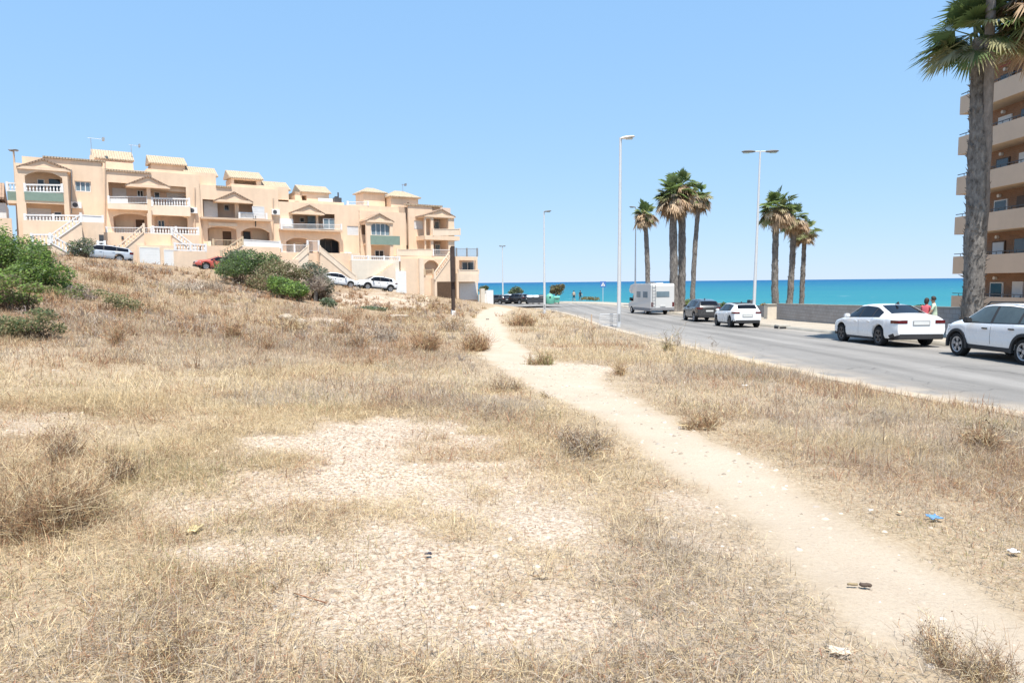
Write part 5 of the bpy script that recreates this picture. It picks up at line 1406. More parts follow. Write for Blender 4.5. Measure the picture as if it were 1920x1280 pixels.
# ------------------------------------------------------------------ sea wall along the promenade
def seawall(name, label, pts, h, th, cap=True, drop=0.5):
    root = empty(name, (pts[0][0], pts[0][1], 0)); tag(root, label, 'wall')
    mb = MB(); mc = MB(); o = Vector((pts[0][0], pts[0][1], 0))
    for (x0, y0), (x1, y1) in zip(pts[:-1], pts[1:]):
        za = float(h_road(y0)) + CZ + 0.14; zb = float(h_road(y1)) + CZ + 0.14
        d = Vector((x1 - x0, y1 - y0, 0)).normalized(); nn = Vector((-d.y, d.x, 0)) * th / 2
        A = Vector((x0, y0, 0)) - o; B = Vector((x1, y1, 0)) - o
        def blk(m, n_, a0, a1, b0, b1):
            m.add([A - n_ + Vector((0,0,a0)), B - n_ + Vector((0,0,b0)), B + n_ + Vector((0,0,b0)), A + n_ + Vector((0,0,a0)), A - n_ + Vector((0,0,a1)), B - n_ + Vector((0,0,b1)), B + n_ + Vector((0,0,b1)), A + n_ + Vector((0,0,a1))],
                  [(0,3,2,1),(4,5,6,7),(0,1,5,4),(1,2,6,5),(2,3,7,6),(3,0,4,7)])
        blk(mb, nn, za - drop, za + h - 0.06, zb - drop, zb + h - 0.06)
        blk(mc, nn * 1.15, za + h - 0.06, za + h, zb + h - 0.06, zb + h)
    mb.build('wall', MAT['block'], root); mc.build('coping', MAT['concrete_kerb'], root)
    return root
seawall('sea_wall', 'long grey block wall between the pavement and the beach', [(19.0,-10),(18.95,10),(18.9,20),(18.8,30),(18.7,40),(18.6,47.6)], 1.12, 0.25)
seawall('sea_wall', 'short lower grey wall left of the beige pillar', [(18.9,49.2),(18.9,56),(18.7,63)], 0.85, 0.22)
pz = float(h_road(48.3)) + CZ + 0.14
pr = empty('wall_pillar', (18.35, 48.4, pz)); tag(pr, 'square beige pillar at the end of the grey sea wall', 'pillar')
MB().box(-.34, .34, -.34, .34, -.3, .98).build('shaft', MAT['stucco_cream'], pr, bevel=0.02); MB().box(-.39, .39, -.39, .39, .98, 1.06).build('cap', MAT['concrete_kerb'], pr, bevel=0.02)

# ------------------------------------------------------------------ street lamps
MAT['galv'] = plain('pale_galvanised_steel', (0.62, 0.63, 0.64), rough=0.4, var=0.05, scale=2, spec=0.5, metal=0.15)
MAT['lamp_grey'] = plain('grey_lamp_head', (0.16, 0.165, 0.17), rough=0.45, var=0.1, scale=4, spec=0.5)
MAT['lens'] = plain('lamp_lens', (0.5, 0.5, 0.48), rough=0.2, var=0.05, scale=4, spec=0.5)
def lamp_head(root, x0, z, L, sgn, mat, tilt=0.12, w=0.34):
    """flat cobra head reaching out to one side"""
    prof = [(0, 0.07, 0.05), (0.15, 0.13, 0.09), (0.45, 0.20, 0.10), (0.85, 0.18, 0.07), (1.0, 0.08, 0.03)]
    vs = []; fs = []; n = 10
    for f, hw, hh in prof:
        for k in range(n):
            t = 2 * PI * k / n
            vs.append((x0 + sgn * f * L, hw * w / 0.2 * math.cos(t), z + tilt * f * L + hh * math.sin(t) * (1.0 if math.sin(t) > 0 else 0.6)))
    for i in range(len(prof) - 1):
        for k in range(n): fs.append((i*n+k, i*n+(k+1) % n, (i+1)*n+(k+1) % n, (i+1)*n+k))
    fs += [tuple(range(n)), tuple(range((len(prof)-1)*n, len(prof)*n))]
    o = MB().add(vs, fs).build('lamp_head', mat, root, smooth=True, autosmooth=60)
    MB().box(x0 + sgn * L * 0.4, x0 + sgn * L * 0.85, -0.16, 0.16, z + tilt * L * 0.55 - 0.10, z + tilt * L * 0.55 - 0.05).build('lens', MAT['lens'], o)
def street_lamp(label, x, y, z, top, heads, r0=0.12, r1=0.055, headmat='lamp_grey', L=0.8, lean=0.0, rz=0.0, tilt=0.12, arm=0.0, box=True, pole='galv'):
    root = empty('street_lamp', (x, y, z), rz); tag(root, label, 'street lamp', 'street lamps')
    H = top - z
    mb = MB(); mb.tube([(0,0,-0.2),(0,0,1.0),(lean*0.5,0,H*0.5),(lean,0,H)], [r0, r0, (r0+r1)/2, r1], 12)
    if arm: mb.cyl((lean - arm, 0, H - 0.05), (lean + arm, 0, H - 0.05), 0.04, n=8)
    mb.build('pole', MAT[pole], root, smooth=True, autosmooth=50)
    mb = MB(); mb.box(-0.2, 0.2, -0.2, 0.2, -0.1, 0.03)
    for a, b in ((-1,-1),(1,-1),(1,1),(-1,1)): mb.cyl((a*.14, b*.14, 0.03), (a*.14, b*.14, 0.09), 0.02, n=6)
    mb.build('base_plate', MAT['grey_metal'], root)
    MB().box(-0.07, 0.07, -r0 - 0.012, -r0 + 0.03, 0.45, 0.9).build('access_door', MAT['grey_metal'], root)
    for sg in heads: lamp_head(root, lean + sg * arm, H - 0.06, L, sg, MAT[headmat], tilt)
    return root
def lamp_px(label, px, d, toppy, heads, **k):
    p = at(px, 560, d); z = g1(p.x, p.y)
    sl = dist_poly(np.array([p.x]), np.array([p.y]), RIGHT_EDGE)[0]
    if sl < 0: z = float(h_road(p.y)) + CZ + 0.15
    t = at(px, toppy, d)
    return street_lamp(label, p.x, p.y, z, t.z, heads, **k)
lamp_px('tallest white street lamp with a single white head, by the road verge', 1160.5, 42, 258, [1], headmat='white_rail', L=0.85, r0=0.125, r1=0.075, lean=0.06)
lamp_px('single headed street lamp at the verge where the road bends', 1021, 71, 396, [1], L=0.75, r0=0.13, r1=0.06)
lamp_px('farthest small street lamp beside the houses and bins', 943, 112, 461, [-1, 1], L=0.55, r0=0.14, r1=0.07)
lamp_px('double headed street lamp leaning slightly by the sea wall', 1414, 46, 283, [-1, 1], L=0.85, arm=0.35, lean=0.2, tilt=0.02, r0=0.11)
lamp_px('slim street lamp behind the motorhome with dark head', 1191, 86, 388, [-1], L=0.8, r0=0.12)
p = at(36, 447, 63); t = at(28, 281, 63)
street_lamp('dark brown street lamp before the left end house', p.x, p.y, g1(p.x, p.y), t.z, [-1, 1], L=0.35, r0=0.16, r1=0.07, lean=0.05, pole='stucco_tan')
o = [q for q in SC.objects if q.name.startswith('street_lamp')][-1]
tp = at(78, 378, 63) - o.location
MB().box(0, 1.9, -0.05, 0.05, tp.z - 0.1, tp.z + 0.05).build('crossarm', MAT['stucco_pale'], o); MB().box(1.8, 2.15, -0.18, 0.18, tp.z + 0.05, tp.z + 0.3).build('floodlight', MAT['dark_metal'], o)
# ------------------------------------------------------------------ vehicles
def carpaint(name, c, rough=0.25, metal=0.0):
    m, nt, p = nodemat(name); p.inputs['Base Color'].default_value = lin(*c); setp(p, rough=rough, metal=metal, coat=0.7, spec=0.5)
    N = nt.nodes; tc = N.new('ShaderNodeTexCoord'); n = N.new('ShaderNodeTexNoise'); n.inputs['Scale'].default_value = 2.5; n.inputs['Detail'].default_value = 6
    nt.links.new(tc.outputs['Object'], n.inputs['Vector'])
    mr = N.new('ShaderNodeMapRange'); mr.inputs['To Min'].default_value = rough * 0.7; mr.inputs['To Max'].default_value = rough * 1.5; nt.links.new(n.outputs['Fac'], mr.inputs['Value']); nt.links.new(mr.outputs['Result'], p.inputs['Roughness'])
    return m
MAT['car_white'] = carpaint('white_car_paint', (0.74, 0.745, 0.75)); MAT['car_dark'] = carpaint('charcoal_car_paint', (0.035, 0.036, 0.04))
MAT['car_silver'] = carpaint('silver_car_paint', (0.50, 0.52, 0.55), 0.3, 0.3); MAT['car_red'] = carpaint('faded_red_car_paint', (0.42, 0.075, 0.05), 0.45)
MAT['car_glass'] = plain('tinted_car_glass', (0.008, 0.009, 0.013), rough=0.06, var=0.1, spec=0.22); MAT['clear_glass'] = plain('pale_car_glass', (0.065, 0.085, 0.09), rough=0.06, var=0.15, spec=0.35)
MAT['tyre'] = plain('tyre_rubber', (0.022, 0.022, 0.023), rough=0.85, var=0.15, spec=0.2); MAT['alloy'] = plain('alloy_rim', (0.42, 0.42, 0.43), rough=0.35, var=0.08, metal=0.5); MAT['black_alloy'] = plain('dark_alloy_rim', (0.10, 0.10, 0.105), rough=0.35, var=0.1, metal=0.4)
MAT['cladding'] = plain('black_plastic_cladding', (0.03, 0.03, 0.032), rough=0.7, var=0.15); MAT['tail_red'] = plain('red_tail_lamp', (0.10, 0.006, 0.008), rough=0.15, var=0.2, spec=0.6)
MAT['headlamp'] = plain('headlamp_glass', (0.45, 0.47, 0.5), rough=0.1, var=0.2, spec=0.7); MAT['plate'] = plain('number_plate', (0.62, 0.62, 0.6), rough=0.4, var=0.03)

def car(name, label, spec, loc, rz, paint, group='cars parked along the road', cat='car', glass='car_glass', roofmat=None, rim='alloy', clad=False, rails=False, fins=True):
    L, W, H, wb, wr = spec['L'], spec['W'], spec['H'], spec['wb'], spec['wr']
    root = empty(name, loc, rz); tag(root, label, cat, group)
    axf = spec['axf']; ax = (axf, axf - wb); ra = wr + 0.05
    xs = list(np.linspace(-L/2, L/2, 57))
    for a_ in ax: xs = [x for x in xs if abs(x - a_) > ra + 0.03] + [a_ + ra * math.cos(t) for t in np.linspace(0, PI, 19)] + [a_ - ra - 0.002, a_ + ra + 0.002]
    xs = sorted(xs)
    def arch(x):
        for a_ in ax:
            if abs(x - a_) <= ra + 1e-6: return wr + math.sqrt(max(ra * ra - (x - a_) ** 2, 0))
        return 0
    def smooth(pts, k=2):
        fx = np.linspace(-L/2, L/2, 601); fy = np.interp(fx, [p[0] for p in pts], [p[1] for p in pts])
        ker = np.ones(21 * k) / (21 * k); pad = len(ker) // 2
        g = np.convolve(np.pad(fy, pad, mode='edge'), ker, mode='same')[pad:pad + 601]
        return lambda x: np.interp(x, fx, g)
    top = smooth(spec['top'], 1); belt = smooth(spec['belt']); hw = smooth(spec['hw'], 1); hwt = smooth(spec['hwt'], 1); bot = smooth(spec['bot'], 1)
    def edge(x): return np.maximum(top(x) - 0.05, belt(x) + 0.004)
    def ring(x):
        w, wt, zb, zl, zt = float(hw(x)), float(hwt(x)), float(bot(x)), float(belt(x)), float(top(x)); ze = float(edge(x)); ztop = max(zt, ze + 0.012)
        zm = zb + (zl - zb) * 0.42
        pts = [(0, zb), (w * 0.80, zb), (w * 0.93, zb + 0.05), (w * 0.985, zb + 0.15), (w, zm), (w * 0.99, zl - (zl - zm) * 0.45), (w * 0.978, zl - 0.05), (w * 0.955, zl)]
        for f in (0.25, 0.5, 0.75): pts.append((w * 0.955 + (wt - w * 0.955) * (f ** 1.15), zl + (ze - zl) * f))
        pts += [(wt, ze), (wt * 0.93, ze + (ztop - ze) * 0.45), (wt * 0.7, ze + (ztop - ze) * 0.78), (wt * 0.35, ze + (ztop - ze) * 0.95), (0, ztop)]
        za = arch(x)
        if za > zb: pts = [(y, z if z > zl - 1e-6 else za + (z - zb) * (zl - za) / (zl - zb)) for y, z in pts]
        return pts
    vs = []; fs = []
    n = len(ring(0)); full = 2 * n - 2
    for x in xs:
        r = ring(x)
        vs += [(x, y, z) for y, z in r] + [(x, -y, z) for y, z in r[-2:0:-1]]
    for i in range(len(xs) - 1):
        for k in range(full): fs.append((i*full + k, i*full + (k+1) % full, (i+1)*full + (k+1) % full, (i+1)*full + k))
    fs += [tuple(range(full))[::-1], tuple(range((len(xs)-1)*full, len(xs)*full))]
    body = MB().add(vs, fs).build('body', MAT[paint], root, smooth=True, autosmooth=38)
    body.data.materials.append(MAT['cladding'])
    for p_ in body.data.polygons:
        if p_.normal.z < -0.4 and p_.center.z < wr * 2 + 0.2 and abs(p_.center.y) < W * 0.47: p_.material_index = 1
    def sidey(x, z):
        w = float(hw(x)); wt = float(hwt(x)); zl = float(belt(x)); ze = float(edge(x)); f = min(max((z - zl) / max(ze - zl, 1e-3), 0), 1)
        return w * 0.955 + (wt - w * 0.955) * (f ** 1.15)
    def patch(nm, mat, grid, parent=body):
        nu = len(grid); nv = len(grid[0]); vv = [p for row in grid for p in row]; ff = []
        for i in range(nu - 1):
            for j in range(nv - 1): ff.append((i*nv + j, i*nv + j + 1, (i+1)*nv + j + 1, (i+1)*nv + j))
        return MB().add(vv, ff).build(nm, MAT[mat], parent, smooth=True)
    for sg in (-1, 1):
        g = []
        for x in np.linspace(spec['win'][0][0] - 0.03, spec['win'][-1][1] + 0.03, 24):
            z0 = float(belt(x)) + 0.015; z1 = max(float(edge(x)) - 0.025, z0 + 0.004)
            g.append([(x, sg * (sidey(x, z) + 0.0035), z) for z in np.linspace(z0, z1, 5)])
        patch('window_surround', 'cladding', g)
        for (xa, xb) in spec['win']:
            g = []
            for x in np.linspace(xa, xb, 14):
                z0 = float(belt(x)) + 0.035; z1 = max(float(edge(x)) - 0.045, z0 + 0.004)
                g.append([(x, sg * (sidey(x, z) + 0.007), z) for z in np.linspace(z0, z1, 5)])
            patch('side_window', glass, g)
    def topz(x, y):
        wt = float(hwt(x)); ze = float(edge(x)); zt = max(float(top(x)), ze + 0.012); f = min(abs(y) / wt, 1)
        return np.interp(f, [0, .35, .7, .93, 1], [zt, ze + (zt-ze)*.95, ze + (zt-ze)*.78, ze + (zt-ze)*.45, ze])
    for nm, (xa, xb) in (('windscreen', spec['ws']), ('rear_window', spec['rw'])):
        g = []
        for x in np.linspace(xa, xb, 12):
            k = 0.86
            dzdx = (topz(x + 0.02, 0) - topz(x - 0.02, 0)) / 0.04; nl = math.hypot(1, dzdx)
            g.append([(x - dzdx / nl * 0.009, y, topz(x, y) + 0.009 / nl) for y in np.linspace(-k, k, 11) * float(hwt(x))])
        patch(nm, glass if nm == 'rear_window' else 'car_glass', g)
    if roofmat:
        g = []
        for x in np.linspace(*spec['roof'], 12): g.append([(x, y, topz(x, y) + 0.006) for y in np.linspace(-1, 1, 11) * float(hwt(x))])
        patch('roof', roofmat, g)
    # sills, bumpers
    MB().box(ax[1] + wr + 0.08, ax[0] - wr - 0.08, -W/2 + 0.035, W/2 - 0.035, float(bot(0)) - 0.03, float(bot(0)) + (0.10 if clad else 0.04)).build('sill', MAT['cladding'], root, bevel=0.01)
    MB().box(-L/2 - 0.006, -L/2 + 0.3, -W/2 + 0.16, W/2 - 0.16, float(bot(-L/2)) - 0.10, float(bot(-L/2)) + 0.10).build('rear_bumper', MAT['cladding'], root, bevel=0.02)
    MB().box(L/2 - 0.25, L/2 + 0.006, -W/2 + 0.22, W/2 - 0.22, float(bot(L/2)) - 0.06, float(bot(L/2)) + 0.14).build('front_bumper', MAT['cladding'], root, bevel=0.02)
    MB().box(L/2 - 0.1, L/2 + 0.008, -0.45, 0.45, float(bot(L/2)) + 0.22, float(bot(L/2)) + 0.36).build('grille', MAT['cladding'], root, bevel=0.01)
    rx = -L/2; tz = spec['tail']
    for sg in (-1, 1):
        wl = float(hw(rx + 0.05))
        t_ = MB().prism([(rx - 0.012, sg * wl * 0.57), (rx - 0.012, sg * wl * 0.97), (rx + 0.10, sg * (float(hw(rx + 0.10)) + 0.004)), (rx + 0.30, sg * (float(hw(rx + 0.30)) + 0.002)), (rx + 0.30, sg * (wl * 0.9)), (rx + 0.05, sg * wl * 0.57)], tz[0], tz[1], 'z').build('tail_light', MAT['tail_red'], root, bevel=0.008)
        hx = L/2; hz = spec['head']; wl = float(hw(hx - 0.05))
        MB().prism([(hx - 0.02, sg * wl * 0.62), (hx - 0.10, sg * wl * 0.99), (hx - 0.42, sg * (float(hw(hx - 0.42)) + 0.003)), (hx - 0.42, sg * wl * 0.85), (hx - 0.10, sg * wl * 0.55)], hz[0], hz[1], 'z').build('headlight', MAT['headlamp'], root, bevel=0.008)
        mx = spec['ws'][1] - 0.42; my = float(hw(mx)); mz = float(belt(mx)) + 0.07
        MB().box(mx - 0.10, mx + 0.08, sg * (my - 0.02), sg * (my + 0.17), mz - 0.06, mz + 0.09).build('mirror', MAT['cladding' if clad or paint == 'car_dark' else paint], root, bevel=0.03)
        for hx_ in spec['handles']: 
            y = sidey(hx_, float(belt(hx_))) ; z = float(belt(hx_)) - 0.12
            MB().box(hx_ - 0.10, hx_ + 0.10, sg * (float(hw(hx_)) * 0.975), sg * (float(hw(hx_)) * 0.985 + 0.035), z - 0.018, z + 0.018).build('door_handle', MAT['cladding' if clad else paint], root, bevel=0.008)
        # door shut lines
        for sx_ in spec['seams']:
            g = [[(sx_ + dx, sg * (float(np.interp(z, [float(bot(sx_)) + .15, float(bot(sx_)) + (float(belt(sx_)) - float(bot(sx_))) * .42, float(belt(sx_)) - .05, float(belt(sx_))], np.array([.985, 1, .978, .955]) * float(hw(sx_)))) + 0.0035), z) for z in np.linspace(float(bot(sx_)) + .15, float(belt(sx_)), 7)] for dx in (-0.006, 0.006)]
            patch('door_seam', 'cladding', g)
        if rails: MB().tube([(-L*0.34, sg*float(hwt(-.5))*.93, topz(-L*.34, float(hwt(-.5))*.93) - 0.0), (-L*.30, sg*float(hwt(-.5))*.93, H + .03), (.30, sg*float(hwt(0))*.93, H + .02), (.48, sg*float(hwt(.4))*.93, topz(.48, float(hwt(.4))*.93))], 0.022, 8).build('roof_rail', MAT['cladding'], root)
        for a in ax:
            if clad:
                mb = MB(); m_ = 18; rr = wr + 0.05
                for k in range(m_):
                    t0 = PI * (-0.06 + 1.12 * k / m_); t1 = PI * (-0.06 + 1.12 * (k + 1) / m_)
                    y0, y1 = sg * (W/2 - 0.06), sg * (W/2 + 0.012)
                    P = [(a + math.cos(t) * r_, y, wr + math.sin(t) * r_) for t in (t0, t1) for r_ in (rr, rr + 0.075) for y in (y0, y1)]
                    mb.add(P, [(0,1,3,2),(4,6,7,5),(0,4,5,1),(2,3,7,6),(1,5,7,3),(0,2,6,4)])
                mb.build('wheel_arch', MAT['cladding'], root)
            wroot = MB().lathe([(wr*0.66, -0.11), (wr*0.93, -0.115), (wr, -0.085), (wr, 0.085), (wr*0.93, 0.115), (wr*0.66, 0.11), (wr*0.66, -0.11)], 28, (0, 0, 0), 'y', caps=False).build('wheel', MAT['tyre'], root, smooth=True, autosmooth=40)
            wroot.location = (a, sg * (W/2 - 0.135), wr)
            rm = MB(); o_ = sg
            rm.lathe([(wr*0.68, 0.06*o_), (wr*0.67, 0.112*o_), (wr*0.60, 0.105*o_), (wr*0.57, 0.06*o_)], 28, (0,0,0), 'y')
            for k in range(5):
                t = 2*PI*k/5 + 0.3; c_, s_ = math.cos(t), math.sin(t)
                for w0 in (-0.16, 0.16):
                    t2 = t + w0; c2, s2 = math.cos(t2), math.sin(t2)
                    p0 = Vector((c_*wr*.12, 0, s_*wr*.12)); p1 = Vector((c2*wr*.62, 0, s2*wr*.62)); q = (p1 - p0).cross(Vector((0,1,0))).normalized() * wr * 0.055
                    y0, y1 = 0.05*o_, 0.098*o_
                    P = [tuple(v + Vector((0, y, 0))) for y in (y0, y1) for v in (p0 - q, p0 + q, p1 + q, p1 - q)]
                    rm.add(P, [(0,1,2,3),(4,7,6,5),(0,4,5,1),(1,5,6,2),(2,6,7,3),(3,7,4,0)])
            rm.lathe([(wr*0.18, 0.04*o_), (wr*0.17, 0.104*o_), (0.01, 0.108*o_)], 14, (0,0,0), 'y')
            rm.build('rim', MAT[rim], wroot)
            MB().lathe([(wr*0.66, 0.0), (wr*0.66, 0.03*o_), (0.02, 0.03*o_)], 20, (0,0,0), 'y').build('brake_disc', MAT['cladding'], wroot)
    zp = spec['plate']
    MB().box(-L/2 - 0.012, -L/2 + 0.05, -0.29, 0.29, zp - 0.08, zp + 0.085).build('plate_recess', MAT['cladding' if paint != 'car_white' else 'grey_metal'], root)
    MB().box(-L/2 - 0.02, -L/2 + 0.05, -0.26, 0.26, zp - 0.055, zp + 0.055).build('number_plate', MAT['plate'], root)
    if fins: MB().prism([(-0.75, H - 0.02), (-0.95, H + 0.075), (-1.0, H - 0.03)], -0.015, 0.015).build('roof_aerial', MAT['cladding'], root)
    return root

def hwf(L, W, fr=0.70, rr=0.86): w = W / 2; return [(-L/2, w * rr), (-L/2 + 0.12, w * (rr + 1) / 2 + 0.01), (-L/2 + 0.45, w * 0.99), (-L*0.2, w), (L*0.25, w), (L/2 - 0.55, w * 0.965), (L/2 - 0.18, w * 0.88), (L/2, w * fr)]
SEDAN = dict(L=4.69, W=1.83, H=1.47, wb=2.69, wr=0.335, axf=1.41,
    top=[(-2.345,.96),(-2.22,1.08),(-1.75,1.125),(-1.62,1.14),(-.80,1.43),(-.1,1.47),(.42,1.44),(1.22,1.03),(1.5,.985),(2.05,.86),(2.28,.70),(2.345,.60)],
    belt=[(-2.345,.90),(-2.0,.985),(-1.0,.985),(1.2,.93),(2.0,.80),(2.3,.62),(2.345,.54)], hw=hwf(4.69,1.83),
    hwt=[(-2.345,.68),(-1.7,.70),(-.9,.60),(0,.60),(.5,.58),(1.2,.74),(2.0,.70),(2.345,.52)], bot=[(-2.345,.38),(-1.9,.24),(1.9,.22),(2.2,.24),(2.345,.32)],
    win=[(-1.28,-.86),(-.80,.02),(.10,.98)], ws=(.45,1.19), rw=(-1.60,-.82), roof=(-.7,.4), tail=(.81,.92), head=(.60,.72), handles=[-.62,.28], seams=[-.98,.06,1.02], plate=.82)
STEP = dict(L=4.08, W=1.77, H=1.55, wb=2.60, wr=0.335, axf=1.22,
    top=[(-2.04,.95),(-1.98,1.10),(-1.72,1.46),(-.6,1.55),(.1,1.55),(.45,1.51),(1.10,1.10),(1.35,1.06),(1.75,.97),(1.95,.82),(2.04,.70)],
    belt=[(-2.04,.92),(-1.6,1.02),(0,.98),(1.1,.97),(1.7,.90),(2.0,.68),(2.04,.6)], hw=hwf(4.08,1.77,.74,.9),
    hwt=[(-2.04,.70),(-1.7,.60),(-.5,.61),(.5,.58),(1.1,.72),(1.7,.70),(2.04,.55)], bot=[(-2.04,.42),(-1.7,.30),(1.6,.28),(1.9,.30),(2.04,.36)],
    win=[(-1.52,-1.20),(-1.12,-.22),(-.12,.86)], ws=(.48,1.07), rw=(-1.93,-1.74), roof=(-1.5,.4), tail=(.85,1.12), head=(.72,.88), handles=[-.95,.05], seams=[-1.15,-.17,.90], plate=.75)
HATCH = dict(L=4.03, W=1.74, H=1.43, wb=2.56, wr=0.32, axf=1.23,
    top=[(-2.015,.90),(-1.95,1.02),(-1.72,1.34),(-.7,1.43),(0,1.43),(.35,1.40),(1.05,1.02),(1.3,.98),(1.75,.86),(1.95,.72),(2.015,.6)],
    belt=[(-2.015,.86),(-1.6,.96),(0,.93),(1.1,.90),(1.7,.80),(1.97,.60),(2.015,.54)], hw=hwf(4.03,1.74,.72,.88),
    hwt=[(-2.015,.68),(-1.7,.58),(-.5,.59),(.4,.57),(1.05,.72),(1.7,.68),(2.015,.52)], bot=[(-2.015,.36),(-1.7,.24),(1.6,.22),(1.85,.24),(2.015,.30)],
    win=[(-1.46,-1.22),(-1.02,-.18),(-.08,.84)], ws=(.38,1.02), rw=(-1.90,-1.72), roof=(-1.65,.36), tail=(.81,.91), head=(.62,.74), handles=[-.85,.05], seams=[-1.05,-.13,.88], plate=.68)
SUV = dict(L=4.35, W=1.83, H=1.58, wb=2.66, wr=0.345, axf=1.28,
    top=[(-2.175,.98),(-2.1,1.12),(-1.78,1.47),(-.6,1.58),(.1,1.58),(.5,1.54),(1.18,1.12),(1.45,1.08),(1.9,.97),(2.1,.82),(2.175,.70)],
    belt=[(-2.175,.95),(-1.7,1.06),(0,1.01),(1.2,.98),(1.8,.90),(2.12,.68),(2.175,.6)], hw=hwf(4.35,1.83,.74,.9),
    hwt=[(-2.175,.72),(-1.75,.60),(-.5,.63),(.5,.60),(1.18,.75),(1.8,.72),(2.175,.55)], bot=[(-2.175,.42),(-1.8,.28),(1.7,.26),(2.0,.28),(2.175,.36)],
    win=[(-1.58,-1.30),(-1.15,-.20),(-.10,.92)], ws=(.52,1.15), rw=(-2.05,-1.80), roof=(-1.6,.45), tail=(.91,1.03), head=(.72,.86), handles=[-.95,.05], seams=[-1.2,-.15,.96], plate=.78)
WAGON = dict(L=4.75, W=1.82, H=1.48, wb=2.72, wr=0.33, axf=1.45,
    top=[(-2.375,.90),(-2.32,1.05),(-2.02,1.36),(-.6,1.47),(.1,1.47),(.5,1.44),(1.3,1.03),(1.6,.98),(2.1,.86),(2.3,.72),(2.375,.6)],
    belt=[(-2.375,.88),(-2.0,.98),(0,.95),(1.3,.92),(2.0,.80),(2.33,.62),(2.375,.54)], hw=hwf(4.75,1.82,.72,.88),
    hwt=[(-2.375,.70),(-2.0,.58),(-.5,.60),(.5,.58),(1.3,.74),(2.0,.70),(2.375,.52)], bot=[(-2.375,.38),(-2.0,.24),(1.9,.22),(2.2,.24),(2.375,.32)],
    win=[(-1.95,-1.08),(-1.0,-.08),(.02,1.08)], ws=(.52,1.26), rw=(-2.30,-2.06), roof=(-1.9,.45), tail=(.80,1.0), head=(.62,.74), handles=[-.8,.2], seams=[-1.04,-.03,1.10], plate=.72)
def road_z(y): return float(h_road(y)) + CZ + 0.002
def park(fn_spec, name, label, x, yr, rz=R(90), **k):
    """yr = distance of the rear axle"""
    mid = yr + (fn_spec['wb'] - fn_spec['axf']) * 1.0
    sl = (float(h_road(mid + 1.3)) - float(h_road(mid - 1.3))) / 2.6
    o = car(name, label, fn_spec, (x, mid, road_z(mid)), rz, **k)
    o.rotation_euler = (0, -math.atan(sl), rz)
    return o
park(STEP, 'parked_car', 'white crossover hatchback with black cladding and roof rails, cut by the right edge', 13.85, 17.25, paint='car_white', glass='clear_glass', clad=True, rails=True, rim='alloy')
park(SEDAN, 'parked_car', 'white saloon with dark tinted windows parked before the two walkers', 13.8, 24.0, paint='car_white', rim='black_alloy')
park(HATCH, 'parked_car', 'small white hatchback with a black roof, parked behind the dark car', 13.5, 39.7, paint='car_white', roofmat='cladding', rim='black_alloy')
park(SUV, 'parked_car', 'charcoal hatchback between the motorhome and the small white hatchback', 13.75, 48.2, paint='car_dark', rim='alloy')
def street_car(spec, name, label, px, d, face, paint, **k):
    """a car in front of the houses; face +1 looks along the row to the sea"""
    # walk along the lane d metres from the fronts until it projects to px
    best = min(np.linspace(-5, 60, 1300), key=lambda t: abs(proj((*fac_xy(t, d), float(h_street(t)) + CZ))[0] - px))
    x, y = fac_xy(best, d); sl = (float(h_street(best + 1.2)) - float(h_street(best - 1.2))) / 2.4
    o = car(name, label, spec, (x, y, float(h_street(best)) + CZ + 0.02), AZ if face > 0 else AZ + PI, paint, group='cars parked by the houses', **k)
    o.rotation_euler = (0, -math.atan(sl) * face, AZ if face > 0 else AZ + PI)
    return o
street_car(WAGON, 'parked_car', 'silver estate car on the slope before the left end house', 191, 5.2, -1, 'car_silver')
street_car(WAGON, 'parked_car', 'faded red car half hidden by the green thicket', 413, 6.9, -1, 'car_red', fins=False)
street_car(SEDAN, 'parked_car', 'white car half hidden by the grey leaved bush', 628, 6.8, 1, 'car_white')
street_car(SUV, 'parked_car', 'white crossover facing left below the narrow gabled house', 704, 7.0, -1, 'car_white', clad=True)
# far cars by the bins
for px, d, rz, pt, lb, sp_ in ((931, 104, 0.9, 'car_dark', 'dark car far off beside the white garden pier', HATCH), (953, 107, 0.7, 'car_white', 'white car far off between two dark cars', HATCH), (970, 104, 0.75, 'car_dark', 'dark car far off left of the grey bins', SUV)):
    q = at(px, 560, d)
    car('parked_car', lb, sp_, (q.x, q.y, road_z(d)), rz + PI / 2, pt, group='cars parked far down the road')

